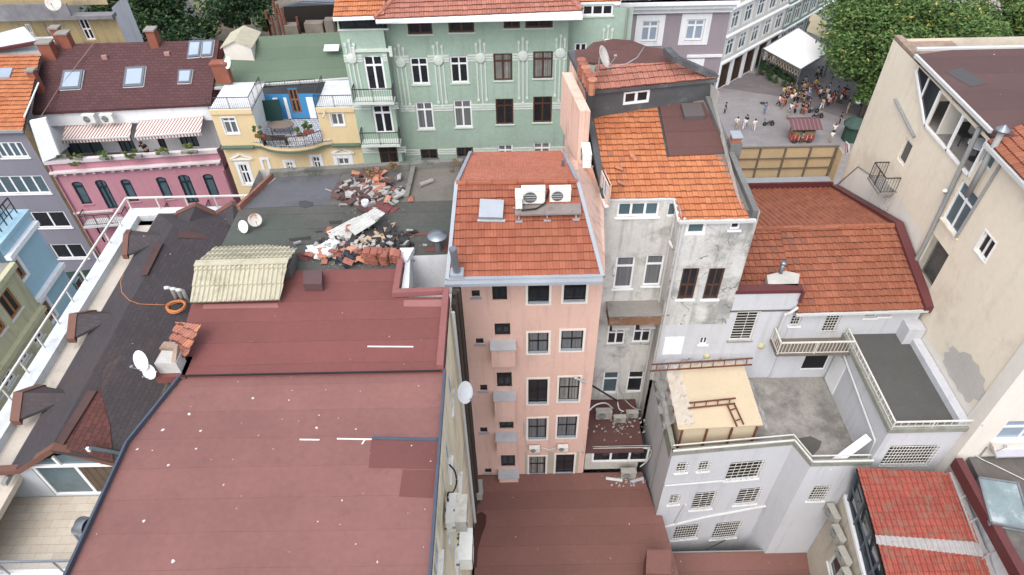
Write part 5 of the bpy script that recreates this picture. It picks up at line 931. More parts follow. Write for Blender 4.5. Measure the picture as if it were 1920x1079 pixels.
m = MB(); wya.wbox(m, 0, wya.L, HC - ht_ - .35, HC - ht_, .002, .12); wyd.wbox(m, 0, wyd.L, HC - ht_ - .35, HC - ht_, .002, .12); b.part('pavilion_cornice', m, yellow_p)
g0_, g1_ = G(400, 166, 24.6), G(655, 148, 24.4); yb2 = 47; wr_ = b.wall((xb, yb2), (xc, yb2), 24.6, hl, mat('bright_blue_panels', rgb(36, 140, 200), var=.05, rough=.5)); b.wall((xa, yb2), (xb, yb2), 24.6, 28, white_old); b.wall((xc, yb2), (xd, yb2), 24.6, 28, white_old)
b.win(wr_, k1(232, 670), k1(350, 848), frame=mat('brown_door', rgb(140, 96, 66), var=.2), pane=glass_d, cols=2, tr=.45, fw=.13, name='terrace_door')
m = MB()
for z0x, z1x in ((125, 160), (375, 425), (0, 45), (205, 228)): s0_ = wr_.hit(*k1(z0x, 740))[0]; s1_ = wr_.hit(*k1(z1x, 740))[0]; wr_.wbox(m, max(0, s0_), s1_, HC - hl, HC - 24.9, .002, .05)
b.part('white_panel', m, white_p)
gt0, gt1 = G(432, 72, 22.3), G(640, 60, 22.3); m = MB(); m.slab([g0_, g1_, gt1, gt0], .2); rf = b.part('roof', m, green_felt2); m = MB(); m.bar(g0_, g1_, .2, .15); m.build('gutter', pipe_w, rf); m = MB(); rail(m, G(480, 168, 24.5), G(592, 160, 24.4), .5, 1, bal=.2, r=.02); b.part('eave_fence', m, iron)
m = MB(); m.slab([gt0, gt1, V(gt1.x, gt1.y + 4, 24), V(gt0.x, gt0.y + 4, 24)], .2); m.build('rear_slope', green_felt2, rf)
# roof lantern
pg = pl3(g0_, g1_, gt0); q4 = [pg(421, 107), pg(478, 117), pg(484, 92), pg(450, 76)]; m = MB(); p = pg(452, 112); X0, X1, Y0, Y1 = p.x - 1.1, p.x + 1.0, p.y, p.y + 2.6; zt = p.z + 1.0
m.hull([(X0, Y0), (X1, Y0), (X1, Y1), (X0, Y1)], p.z - 1.0, zt); m.poly([(X0, Y0, zt), (X1, Y0, zt), ((X0 + X1) / 2, Y0, zt + .5)]); ln = b.part('roof_lantern', m, cream_l); m = MB(); cx_ = (X0 + X1) / 2
m.slab([(X0 - .15, Y0 - .15, zt), (cx_, Y0 - .15, zt + .55), (cx_, Y1, zt + .55), (X0 - .15, Y1, zt)], .06); m.slab([(cx_, Y0 - .15, zt + .55), (X1 + .15, Y0 - .15, zt), (X1 + .15, Y1, zt), (cx_, Y1, zt + .55)], .06); m.build('lantern_glazing', beige_sheet, ln)
m = MB(); p = pg(624, 100); tiles(m, [p + Vector((-.6, -.3, .3)), p + Vector((.55, -.3, .3)), p + Vector((.55, .35, .5)), p + Vector((-.6, .35, .5))], .2, 1, wave=.05, lift=0, jit=0); b.part('vent_hood', m, white_p)
b.done()
# ---- lilac grey building at far left, orange roof above it
b = Bld('lilac_grey_building', (-40, 47), 'lilac grey apartment building with white ribbon windows at the left edge')
xg1 = A_.x - .1 if False else G(85, 305, 27.8).x - .15; yg = 43.25; tp = PY(20, 245, yg); wq = b.wall((-52, yg), (xg1, yg), hh(tp), 47, greyp)
for p, q_, n in ((j0(-60, -10), j0(225, 103), 4), (j0(-110, 245), j0(388, 372), 5), (j0(215, 512), j0(545, 628), 2), (j0(365, 755), j0(670, 858), 2)): b.win(wq, p, q_, frame=frame_w, pane=glass_t if n > 3 else glass_d, cols=n, tr=0, fw=.12, sill=white_p)
e0_, e1_ = V(-52, yg - .3, hh(tp) - .1), V(xg1 + .2, yg - .3, hh(tp) - .1); t0_ = G(77, 103, 22.6); m = MB(); tiles(m, [e0_, e1_, V(t0_.x, t0_.y, 22.6), V(-60, t0_.y, 22.6)], .3, .4, wave=.04, lift=.07, jit=.014); rf = b.part('roof', m, tile_o)
m = MB(); m.bar(e0_, e1_, .2, .2); m.build('gutter', pipe_g, rf); m = MB(); dz_ = Vector((0, 0, -.1)); m.slab([e0_ + dz_, e1_ + dz_, V(t0_.x, t0_.y, 22.7), V(-60, t0_.y, 22.7)], .1); m.build('roof_deck', concrete_d, rf)
po = pl3(e0_, e1_, V(t0_.x, t0_.y, 22.6)); m = MB(); m.slab([po(0, 133, .2), po(26, 132, .2), po(20, 149, .2), po(-6, 150, .2)], .15); b.part('roof_window', m, glass_s)
b.part('market_canopy', MB().slab([PY(115, 512, 41), PY(190, 503, 41), PY(205, 530, 39), PY(128, 545, 39)], .1), mat('dark_green_canvas', rgb(40, 66, 58)))
m = MB(); m.bar(po(48, 225, .2), po(75, 160, .2), .1, .06); b.part('white_verge', m, white_old)
# white painted return wall with ladder frame
m = MB(); m.slab([PY(55, 228, yg), PY(85, 222, yg), PY(112, 292, yg), PY(80, 305, yg)], .2, (0, 1, 0)); b.part('white_return', m, white_p)
b.done()
# ---- sky blue and lime houses across the alley
XB = -26.0
b = Bld('sky_blue_house', (-30, 27), 'sky blue house with white cornices and orange wooden windows at left edge')
cb = PX(50, 396, XB); yl_ = PX(20, 500, XB).y; wbl_ = b.wall((XB, cb.y), (XB, yl_), hh(cb), 47, blue_p); b.wall((XB, cb.y), (XB - 12, cb.y), hh(cb), 47, blue_p)
def rh(ww, pa, pb, pc, **k):
    a, c, d = ww.hit(*pa), ww.hit(*pb), ww.hit(*pc); return window(b.o, ww, (min(a[0], c[0]), max(a[0], c[0]), d[1], (a[1] + c[1]) / 2), **k)
rh(wbl_, j0(65, 925), j0(125, 868), j0(155, 1040), frame=frame_o, pane=glass_d, cols=2, tr=.3, fw=.12, sur=(white_p, .2)); k02 = T(0, 2)
rh(wbl_, k02(285, 150), k02(345, 95), k02(375, 275), frame=frame_o, pane=glass_d, cols=2, tr=.3, fw=.12, sur=(white_p, .2)); rh(wbl_, k02(560, -40), k02(600, -80), k02(600, 20), frame=frame_o, pane=glass_d, cols=1, tr=0, fw=.1)
m = MB()
for p, q_ in ((j0(258, 590), j0(0, 850)), (j0(455, 900), j0(290, 1079))):
    s0_, z_ = wbl_.hit(*p); s1_, _ = wbl_.hit(*q_); wbl_.wbox(m, 0, min(s1_ + 3, wbl_.L), z_ - .1, z_ + .15, .002, .3)
b.part('cornice', m, white_p); m = MB(); m.slab([V(XB + .1, cb.y + .1, hh(cb) - .05), V(XB - 12, cb.y + .1, hh(cb) - .05), V(XB - 12, yl_, hh(cb) - .05), V(XB + .1, yl_, hh(cb) - .05)], .2); b.part('roof', m, blue_p)
m = MB(); m.box((XB - 3, cb.y - 3.2, HC - hh(cb)), (XB - 1, cb.y - .4, HC - hh(cb) + 1.0)); b.part('roof_box', m, blue_p); m = MB(); rail(m, V(XB - .3, cb.y - .3, hh(cb) - .1), V(XB - .3, cb.y - 2.4, hh(cb) - .1), 1.0, .5, r=.03, mid=2); m.tube([V(XB - .8, cb.y - .5, hh(cb)), V(XB - .8, cb.y - .5, hh(cb) - 2.6)], .03); b.part('roof_railing', m, iron); b.done()
b = Bld('lime_house', (-30, 14), 'pale lime old house with moulded cornice and wooden windows below the railing')
cl = PX(14, 500, XB + .1); wlm = b.wall((XB + .1, yl_), (XB + .1, 2), hh(cl), 47, lime_p)
for c3 in ((k02(-20, 90), k02(60, -10), k02(110, 225)), (k02(-100, 220), k02(-20, 200), k02(10, 350)), (k02(235, 380), k02(298, 300), k02(268, 452)), (k02(122, 540), k02(190, 455), k02(160, 605)), (k02(0, 700), k02(80, 600), k02(50, 780)), (k02(-110, 830), k02(-40, 740), k02(-60, 920))):
    rh(wlm, *c3, frame=frame_o if c3[0][1] < 610 else frame_w, pane=glass_d, cols=2, tr=.0, fw=.12, sill=white_old)
m = MB()
for p in (k02(280, 190), k02(0, 555)):
    z_ = wlm.hit(*k02(280, 190))[1]
wlm.wbox(m, 0, wlm.L, z_ - .1, z_ + .2, .002, .3); wlm.wbox(m, 0, wlm.L, HC - hh(cl) - .25, HC - hh(cl) + .05, .002, .3); b.part('cornice', m, lime_p); m = MB(); m.slab([V(XB + .1, yl_, hh(cl)), V(XB - 10, yl_, hh(cl)), V(XB - 10, 2, hh(cl)), V(XB + .1, 2, hh(cl))], .2); b.part('roof', m, concrete); b.done()
# ---- ochre building, top left
b = Bld('ochre_building', (-40, 62), 'shabby ochre building with grey balcony parapet at the upper left corner')
yo = 56; oc = PY(212, 22, yo); wo_ = b.wall((-62, yo), (oc.x, yo), hh(oc), 47, ochre_p); b.wall((oc.x, yo), (oc.x, PX(243, 12, oc.x).y), hh(oc) - .3, 47, white_old)
for p, q_ in ((k0(575, 140), k0(722, 300)), (k0(175, 180), k0(290, 320)), (k0(320, 170), k0(400, 300)), (k0(490, 155), k0(560, 320))): b.win(wo_, p, q_, frame=frame_w, pane=glass_d, cols=2, tr=.5, fw=.12, sur=(ochre_p, .2))
m = MB(); m.box((-62, yo - .8, HC - hh(oc) - .3), (oc.x + .2, yo, HC - hh(oc))); m.box((-62, yo - .8, HC - hh(oc)), (oc.x - 3, yo - .65, HC - hh(oc) + 1.0)); b.part('balcony_parapet', m, mat('grey_mossy_parapet', rgb(132, 132, 138), var=.3, scale=.8, streak=.6)); w_up = b.wall((-62, yo + 1.5), (oc.x - 1, yo + 1.5), hh(oc) - 3.2, hh(oc), ochre_p)
for x in (-45, -41.5, -38): window(b.o, w_up, (62 + x, 62 + x + 2.2, HC - hh(oc) + .6, HC - hh(oc) + 2.6), frame_b, glass_d, cols=2, tr=0, fw=.12)
b.done()
b = Bld('white_shed_roof_house', (-46, 52), 'small house with white sheet roof and red edge at upper left')
m = MB(); q4 = [G(-30, 70, 22.6), G(45, 50, 22.0), G(70, 80, 22.6), G(-30, 98, 23.2)]; m.slab(q4, .2); rf = b.part('roof', m, mat('white_sheet_roof', rgb(196, 202, 210), var=.1)); m = MB(); m.bar(q4[3], q4[2], .25); m.build('red_edge', maroon, rf); m = MB(); m.hull([(q4[3].x, q4[3].y + .2), (q4[2].x, q4[2].y + .2), (q4[2].x, q4[2].y + 3), (q4[3].x, q4[3].y + 3)], 0, HC - 23.4); b.part('wall', m, white_old); b.done()
# ---- ruin behind the yellow house
b = Bld('ruined_house', (-15, 60), 'roofless ruin with rusty props and a torn grey sheet roof behind yellow house')
m = MB(); m.slab([G(526, 10, 21.5), G(560, 2, 21.2), G(640, -8, 21.2), G(640, 5, 21.6)], .15); b.part('torn_roof', m, mat('torn_grey_sheet', rgb(112, 120, 132), var=.15))
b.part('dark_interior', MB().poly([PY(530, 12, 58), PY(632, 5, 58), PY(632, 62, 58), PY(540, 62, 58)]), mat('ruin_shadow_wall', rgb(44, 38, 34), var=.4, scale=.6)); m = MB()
for p, q_ in (((573, 38), (612, 62)), ((610, 32), (632, 62)), ((536, 42), (565, 62))): a, c = PY(*p, 57), PY(*q_, 57); m.box((a.x, 56.2, c.z - 4), (c.x, 57, a.z))
b.part('broken_wall', m, mat('broken_render', rgb(132, 122, 112), var=.3, scale=.8, bump=.5)); m = MB()
for u, l in ((500, 35), (508, 30), (519, 8), (527, 15), (556, 32), (618, 38), (497, 20), (512, 2)): a = PY(u, l, 56.5); m.bar(a, (a.x + random.uniform(-.3, .3), 56.5, a.z - 5), .16)
b.part('prop_poles', m, rust, kind='stuff'); b.done()
g = MB(); P_ = [G(330, -40, 30), G(640, -60, 30), G(640, 62, 33), G(400, 80, 33)]; g.poly(P_); g.build('rubble_slope', mat('rubble_earth', rgb(128, 120, 108), var=.35, scale=.6, bump=1, bscale=3, dirt=(rgb(150, 128, 92), .7, .3, .5)), kind='structure')
# ================================================================ air conditioners
ac_m = mat('ac_white_casing', rgb(222, 222, 216, 1.1), var=.05, rough=.5, streak=.15); ac_old = mat('ac_grimy_casing', rgb(184, 182, 172, .85), var=.15, rough=.6, streak=.4); fan_m = mat('fan_grille', rgb(96, 100, 104), var=.1, rough=.5)
def make_ac(w_=.85, d_=.32, h_=.6, m_=ac_m):
    o = empty('air_conditioner', (0, 0, 0), 'x', 'air conditioner')
    m = MB(); m.box((-w_ / 2, -d_ / 2, 0), (w_ / 2, d_ / 2, h_ - .03)); m.box((-w_ / 2 - .01, -d_ / 2 - .015, h_ - .03), (w_ / 2 + .01, d_ / 2 + .01, h_)); bd = m.build('casing', m_, o)
    m = MB(); Mx = Matrix.Translation((-w_ * .14, -d_ / 2 - .004, h_ * .48)) @ Matrix.Rotation(pi / 2, 4, 'X'); m.lathe([(0, 0), (h_ * .38, 0), (h_ * .4, .015), (h_ * .36, .02)], M=Mx, n=20); m.build('fan_grille', fan_m, o)
    m = MB()
    for k in range(1, 5): z = h_ * k / 5; m.box((w_ / 2 + .001, -d_ * .4, z), (w_ / 2 + .012, d_ * .4, z + .03))
    m.build('side_vents', ac_m, o); m = MB()
    for k in range(3): x = -w_ * .14; z = h_ * (.3 + .18 * k); m.box((x - h_ * .36, -d_ / 2 - .03, z), (x + h_ * .36, -d_ / 2 - .024, z + .012))
    m.build('fan_guard', ac_m, o)
    m = MB(); m.box((-w_ * .35, -d_ / 2, -.06), (-w_ * .3, d_ / 2 + .12, -.001)); m.build('bracket', pipe_g, o); m = MB(); m.box((w_ * .3, -d_ / 2, -.06), (w_ * .35, d_ / 2 + .12, -.001)); m.build('bracket', pipe_g, o)
    return o
acA, acB = make_ac(), make_ac(m_=ac_old); used = set()
def put(proto, loc, rz=0, label=None, group=None, sc=1, rx=0):
    o = proto if proto.name not in used else copy_tree(proto)
    used.add(proto.name); o.location = loc; o.rotation_euler = (rx, 0, rz); o.scale = (sc, sc, sc)
    if label: o['label'] = label
    if group: o['group'] = group
    return o
roofp = lambda u, v: on(u, v, EL_, ER_, RL_)
EL_, ER_, RL_ = V(-2.42, 18.9, 17.6), V(3.4, 18.9, 17.6), G(856, 345, 15.75)
pf_h = 16.15; q4 = [G(965, 403, pf_h), G(1090, 400, pf_h), G(1088, 372, pf_h), G(966, 376, pf_h)]
pl_o = empty('equipment_platform', q4[0], 'grey sheet platform on steel feet on orange peach house roof', 'platform'); m = MB(); m.slab(q4, .07); m.build('deck', mat('platform_sheet', rgb(148, 138, 134), rough=.45, metal=.2, var=.15, dirt=(rgb(120, 96, 84), .5, 2, .55)), pl_o)
for u, v in ((973, 414), (1026, 412), (1080, 410)):
    p = roofp(u, v); m = MB(); m.box((p.x - .14, p.y - .14, p.z), (p.x + .14, p.y + .14, p.z + .04)); m.bar(p, (p.x, p.y + .1, HC - pf_h - .07), .05); m.build('foot', zinc, pl_o)
GA = 'air conditioners on rooftops and walls'
p = G(1000, 384, pf_h); put(acA, p + Vector((0, .15, .06)), 0, 'white air conditioner with round fan, left unit on the rooftop platform', GA, 1.05)
p = G(1050, 381, pf_h); put(acA, p + Vector((0, .15, .06)), 0, 'white air conditioner, right unit on the rooftop platform', GA, .95)
p = G(973, 392, pf_h); o = put(acA, p + Vector((0, .25, .06)), pi / 2, 'narrow white unit at left end of rooftop platform', GA, .8)
m = MB(); a = G(1005, 394, pf_h) + Vector((0, 0, .05)); m.tube([G(978, 397, pf_h) + Vector((0, 0, .06)), a, G(1020, 386, pf_h) + Vector((0, 0, .08)), G(1030, 366, pf_h) + Vector((0, 0, .3))], .035, 6); hang('cable_bundle', m, cable_k, 'black insulated cable bundle lying on the rooftop platform', 'cable')
for (u, v), l in (((1002, 846), 'left small white air conditioner low on peach facade'), ((1055, 844), 'right small white air conditioner low on peach facade')): p = PY(u, v, 19.8); put(acA, p, 0, l, GA, .62)
for (u, v), l, s_ in (((851, 990), 'large white air conditioner on yellow side wall, nearest the red roof', 1.15), ((866, 990), 'white air conditioner on yellow side wall, second from the red roof', 1.0), ((875, 1057), 'white air conditioner on yellow side wall, lowest in view', 1.15)):
    xx = {851: -1.95, 866: -1.6, 875: -1.55}[u]; p = PX(u, v, xx); p.y += .3; put(acB if s_ < 1.1 else acA, p, pi / 2, l, GA, s_)
p = G(899, 934, 32.6); put(acB, p + Vector((0, .3, 0)), pi / 2, 'white air conditioner at the corner of the brown court roof beside drainpipes', GA, 1)
for (u, v), l, s_, zz in (((1131, 782), 'grimy double air conditioner at left on the annex roof', 1.0, 31.0), ((1161, 790), 'small grimy air conditioner in the middle of annex roof', .75, 31.0), ((1184, 781), 'small grimy air conditioner at right on annex roof', .75, 31.0)): put(acB, G(u, v, zz) , 0, l, GA, s_)
put(acB, G(1177, 893, 33.0), 0, 'white twin fan air conditioner standing below the annex window', GA, .95)
for k, (u, v) in enumerate(((1563, 938), (1571, 978), (1581, 1018), (1592, 1060), (1600, 1100))):
    p = wv.pt(*wv.hit(u, v), .28); p.y += .2; put(acB, p, -pi / 2 + .13, 'grimy air conditioner on the beige veranda wall, %s of its row of five' % ('farthest', 'second farthest', 'middle', 'second nearest', 'nearest')[k], GA, .98)
for (u, v), l in (((171, 229), 'left of two white air conditioners above striped awnings'), ((205, 228), 'right of two white air conditioners above striped awnings')): put(acA, PY(u, v, yb0 - .65), 0, l, GA, 1.05)
put(acA, PY(83, 247, 44.0), .2, 'white air conditioner at the left end of pink house terrace', GA, 1.15)
put(acA, PX(1098, 304, 2.95), -pi / 2, 'white air conditioner on salmon side wall above peach roof', GA, 1.0)
# ================================================================ dishes
dish_m = mat('dish_white', rgb(222, 224, 226, 1.1), var=.06, rough=.4, dirt=(rgb(196, 190, 180), .4, 2, .58)); dish_r = mat('dish_rusty', rgb(206, 200, 192, 1.05), var=.1, dirt=(rgb(168, 96, 56), .8, 3, .55))
def make_dish(m_):
    o = empty('satellite_dish', (0, 0, 0), 'x', 'satellite dish'); Mx = Matrix.Translation((0, -.12, .6)) @ Matrix.Rotation(RAD(62), 4, 'X')
    m = MB(); m.lathe([(.43, .10), (.34, .055), (.2, .015), (0, 0), (.0, -.012), (.2, .003), (.34, .04), (.44, .09), (.43, .10)], M=Mx, n=24); m.build('reflector', m_, o, smooth=True)
    m = MB(); m.tube([(0, 0, 0), (0, 0, .6)], .03); m.build('mast', pipe_g, o); a = Mx @ Vector((0, -.4, .08)); c = Mx @ Vector((0, -.12, .55)); m = MB(); m.bar(a, c, .025); m.tube([c, c + (Mx.to_3x3() @ Vector((0, .03, -.1)))], .045); m.build('feed_arm', pipe_g, o); return o
dA, dB = make_dish(dish_m), make_dish(dish_r); GD = 'satellite dishes on the roofs'
for pr, p, rz, l, s_ in ((dA, G(459, 420, 17.1) - Vector((0, 0, .45)), -.5, 'left of two dishes at corner of debris strewn roof', .6), (dB, G(476, 408, 17.0) - Vector((0, 0, .45)), .5, 'yellowish right dish of the pair at debris roof corner', .62),
    (dA, V(-11.85, 14.6, 17.25), -.5, 'larger white dish beside the white chimney left of the red roof', .8), (dA, V(-11.65, 14.35, 17.4), -.3, 'smaller white dish half hidden below its neighbour at the white chimney', .6),
    (dA, PX(866, 752, -1.95), 1.1, 'white dish on the yellow side wall facing the peach facade', .95), (dA, G(25, 178, 25.5), -.6, 'topmost dish of the cluster at the pink house corner', 1.3), (dB, G(15, 190, 25.5), -.7, 'rust spotted leftmost dish of the corner cluster', 1.25), (dA, G(46, 205, 25.5), -.4, 'rightmost dish of the corner cluster', 1.15), (dA, G(32, 220, 26.2), -.5, 'lowest and largest dish of the corner cluster', 1.5),
    (dA, G(436, 132, 23.0), -.8, 'small white dish beside brown chimney on yellow house roof', 1.0), (dB, G(110, 24, 19.5), .3, 'dish on the grey parapet of ochre building', 1.2), (dB, G(1122, 135, 14.4), 1.25, 'rusty dish seen edge on above weathered house roof', 1.15), (dB, G(1838, 855, 26.5), 1.45, 'dish seen edge on at the grey roof corner', 1.1)):
    put(pr, p, rz, l, GD, s_)
# ================================================================ flues and roof pieces
def flue(p0, p1, r, label, cap=0, name='flue_pipe'):
    o = empty(name, p0, label, 'flue'); m = MB(); m.tube([p0, p1], r, 14); m.tube([p0 + (p1 - p0) * .93, p0 + (p1 - p0) * .97], r * 1.12, 14); m.build('pipe', steel, o, smooth=False)
    if cap: m = MB(); m.lathe([(0, .2 * cap), (cap * .9, .0), (cap * .92, -.03), (0, -.02)], c=tuple(p1 + Vector((0, 0, .12))), n=24); m.build('rain_cap', steel, o, smooth=True); m = MB(); m.tube([p1, p1 + Vector((0, 0, .13))], .015); m.build('cap_stay', steel, o)
    return o
p = G(826, 496, 18.2); flue(p, PY(820, 446, p.y), .13, 'tall steel flue with a conical cap beside the white light well', .42)
p = G(857, 512, 17.4); f = flue(p, PY(849, 466, p.y), .14, 'short ribbed steel flue at peach roof corner'); m = MB(); m.box((p.x - .25, p.y - .2, p.z - .1), (p.x + .25, p.y + .25, p.z + .06)); m.build('base_plate', zinc, f)
p = G(1055, 318, 16.9); f = flue(p, p + Vector((0, 0, .5)), .07, 'thin grey vent on the rough rear slope of peach roof')
o = empty('duct_elbow', G(160, 1005, 20.5), 'galvanised duct elbow rising beside the red roof edge above paved terrace', 'duct'); p = G(158, 1000, 20.8); m = MB(); m.tube([p + Vector((.3, -.5, -1.5)), p + Vector((0, 0, -.2)), p + Vector((-.1, .1, .15)), p + Vector((.05, .1, .35)), p + Vector((.35, .0, .42))], .27, 18, cap=False); m.build('duct', steel, o, smooth=True)
# ---- chimney block with clay tiles
o = empty('white_chimney_block', V(-11.0, 14.8, 17.3), 'whitewashed chimney stub with broken brick top beside the red roof step', 'chimney'); m = MB(); m.hull([(-11.5, 14.4), (-10.8, 14.4), (-10.8, 14.9), (-11.45, 14.95)], HC - 17.6, HC - 16.8); m.build('stack', mat('grimy_white_render', rgb(196, 194, 190), var=.2, streak=.5, scale=1.5), o)
m = MB(); m.hull([(-11.5, 14.95), (-11.05, 14.95), (-11.05, 15.2), (-11.45, 15.25)], HC - 17.5, HC - 16.7); m.slab([(-10.95, 14.42, HC - 16.79), (-10.82, 14.42, HC - 16.79), (-10.82, 14.95, HC - 16.5), (-10.95, 14.95, HC - 16.5)], .25); m.build('broken_top', mat('broken_brick', (0, 0, 0, 1)), o); m = MB(); m.hull([(-11.62, 14.25), (-10.65, 14.25), (-10.65, 15.1), (-11.6, 15.1)], HC - 17.62, HC - 17.3); m.build('flashing', red_upper, o)
q4 = [G(313, 655, 17.0), G(352, 672, 17.0), G(380, 612, 16.8), G(332, 607, 16.8)]
m = MB(); tiles(m, q4, .22, .3, wave=.04, lift=.08, jit=.03); hang('clay_tile_strip', m, tile_p, 'short strip of old clay tiles between charcoal roof and red roof', 'roof tiles')
# ---- beige sheet lean-to
o = empty('corrugated_shed_roof', G(440, 500, 17.3), 'beige corrugated sheet roof over the far left corner of red roof', 'shed roof'); cr = [(0, 0), (.25, 1), (.5, 1), (.75, 0)]
rL, rR = G(366, 496, 16.5), G(541, 491, 16.5); m = MB(); tiles(m, [G(357, 568, 17.1), G(525, 563, 17.1), rR, rL], .17, .62, wave=.05, lift=.05, prof=cr, jit=.002); m.build('front_sheet', beige_sheet, o)
m = MB(); a_, c_2 = G(401, 457, 17.0), G(558, 468, 17.0); tiles(m, [rR, rL, a_, G(500, 452, 17.0), c_2], .17, .5, wave=.05, lift=.05, prof=cr, jit=.002); m.build('rear_sheet', beige_sheet, o)
m = MB(); m.hull([(rL.x - .05, rL.y), (rR.x, rR.y), (rR.x, rR.y + .8), (rL.x, rL.y + .8)], HC - 17.3, HC - 16.8); m.build('support', concrete_d, o); m = MB(); m.bar(rL + Vector((0, 0, .05)), rR + Vector((0, 0, .05)), .3, .04); m.build('ridge_sheet', beige_sheet, o)
# ---- white pipes, cable coil, loose cable
for k, (u, v, l) in enumerate(((325, 545, 'left'), (336, 547, 'middle'), (346, 549, 'right'))):
    p = PRt(u + 8, v + 20); m = MB(); m.tube([p, p + Vector((0, 0, .75)), p + Vector((-.06, -.08, .87)), p + Vector((-.2, -.1, .87))], .075, 10); hang('vent_pipe', m, pipe_w, '%s of three white vent pipes standing together by orange cable coil' % l, 'vent pipe', 'white plastic vent pipes', smooth=True)
p = G(330, 491, 20.3); m = MB(); m.tube([p, p + Vector((0, 0, .3)), p + Vector((-.1, 0, .4)), p + Vector((-.25, 0, .36))], .08, 10); hang('vent_pipe', m, pipe_w, 'single small white elbow vent on charcoal shingles', 'vent pipe', 'white plastic vent pipes', smooth=True)
cab = mat('orange_cable', rgb(200, 120, 52), rough=.6, var=.1); p = PRt(334, 582); m = MB()
for k in range(9):
    R_ = .33 + .03 * (k % 3); m.tube([p + Vector((R_ * cos(t), R_ * .9 * sin(t), .04 + .035 * (k // 3) + .15 + .03 * sin(t * 2 + k))) for t in [2 * pi * i / 20 for i in range(21)]], .022, 6, cap=False)
hang('cable_coil', m, cab, 'coil of orange cable lying on the charcoal shingles', 'cable'); m = MB(); m.tube([PRt(u, v, .05) for u, v in ((232, 517), (227, 530), (229, 550), (243, 565), (262, 572), (290, 573), (320, 574))], .013, 6); hang('loose_cable', m, cab, 'thin orange cable curving across the charcoal shingles', 'cable')
for p, q_, l in (((50, 262), (183, 83), 'brownish cable strung diagonally across the maroon shingle roof'),):
    m = MB(); a, c = PY(*p, 43), pm(*q_) + Vector((0, 0, .3)); m.tube([a, pm(110, 172) + Vector((0, 0, .15)), c], .03, 6); hang('roof_cable', m, mat('tan_cable', rgb(150, 120, 104)), l, 'cable')
m = MB(); m.tube([PY(1079, 709, 19.6), PY(1108, 722, 20.2)], .05); m2 = MB(); o = empty('leaning_pole', PY(1079, 709, 19.6), 'pole with a white end leaning from peach window to the annex roof', 'pole'); m.build('white_end', pipe_w, o); m2.tube([PY(1108, 722, 20.2), PY(1157, 752, 21.6)], .05); m2.build('dark_shaft', cable_k, o)
def hose(pts, r, m_, label, name='hose'):
    m = MB(); P_ = [Vector(p) for p in pts]; out = []
    for i in range(len(P_) - 1):
        a, c = P_[i], P_[i + 1]; t0 = (P_[min(i + 1, len(P_) - 1)] - P_[max(i - 1, 0)]) * .5; t1 = (P_[min(i + 2, len(P_) - 1)] - P_[i]) * .5
        for k in range(5): s_ = k / 5; out.append(a * (2 * s_**3 - 3 * s_**2 + 1) + t0 * (s_**3 - 2 * s_**2 + s_) + c * (-2 * s_**3 + 3 * s_**2) + t1 * (s_**3 - s_**2))
    out.append(P_[-1]); m.tube(out, r, 6); return hang(name, m, m_, label, 'cable', smooth=True)
hose([PY(1093, 850, 20.0), PY(1091, 815, 20.1), PY(1096, 785, 20.4), PY(1113, 762, 21.0), PY(1135, 756, 21.5), PY(1149, 766, 22.0)], .04, pipe_w, 'white hose looping from the annex units down its left side')
hose([PY(1160, 700, 23.1), PY(1158, 735, 22.8), PY(1160, 765, 22.4), PY(1170, 772, 22.2)], .035, pipe_w, 'white hose hanging down the stucco wall above annex')
hose([PY(1161, 730, 22.9), PY(1172, 750, 22.6), PY(1190, 766, 22.2), PY(1202, 768, 22.2)], .03, pipe_g, 'grey hose drooping right across the stucco wall above annex')
hose([PY(1200, 876, 19.9), PY(1215, 862, 20.0), PY(1221, 845, 20.0), PY(1205, 840, 20.1)], .035, pipe_w, 'white hose curling over annex window at its right end')
hose([PX(843, 872, -2.1), PX(853, 885, -2.1), PX(856, 905, -2.1), PX(850, 922, -2.1), PX(840, 925, -2.1), PX(840, 940, -2.1)], .03, cable_k, 'black cable looping down the yellow side wall')
hose([wv.pt(*wv.hit(1555, 955), .1), wv.pt(*wv.hit(1530, 990), .1), wv.pt(*wv.hit(1515, 1020), .1)], .03, cable_k, 'dark cable sagging across the beige veranda wall')
hose([G(1820, 845, 26.5), G(1835, 858, 26.5), G(1870, 875, 26.5), G(1925, 902, 26.5)], .02, pipe_w, 'thin pale cable crossing the dark grey roof')
# ================================================================ plywood hut and ladders
hx0, hx1, hy0, hy1 = 7.6, 11.35, 18.2, 22.0; o = empty('plywood_hut', V(9.5, 20, 28.25), 'new plywood hut with brown posts half wrapped in clear plastic on concrete terrace', 'hut'); zb, zt = HC - 28.25, HC - 26.65
m = MB(); m.slab([(hx0 - .1, hy0 + .05, zt), (hx1 + .1, hy0 + .2, zt), (hx1 + .1, hy1 + .2, zt + .06), (hx0 - .05, hy1, zt + .06)], .07); m.build('roof_panel', ply, o)
m = MB(); m.hull([(hx0 + .05, hy0 + .1), (hx1 - .05, hy0 + .25), (hx1 - .05, hy1), (hx0 + .05, hy1)], zb, zt - .08); m.build('wall_panel', ply, o)
for k in range(4): x = hx0 + .1 + k * (hx1 - hx0 - .25) / 3; m = MB(); m.bar((x, hy0 + .02 + .05 * k, zb), (x, hy0 + .02 + .05 * k, zt - .07), .08); m.build('post', rust, o)
for y in (19.6, 21.0): m = MB(); m.bar((hx0, y, zb), (hx0, y, zt - .08), .08); m.build('post', rust, o)
m = MB(); m.box((7.42, 18, HC - 28.25), (7.5, 22, HC - 27.7)); m.build('skirting', concrete_d, o)
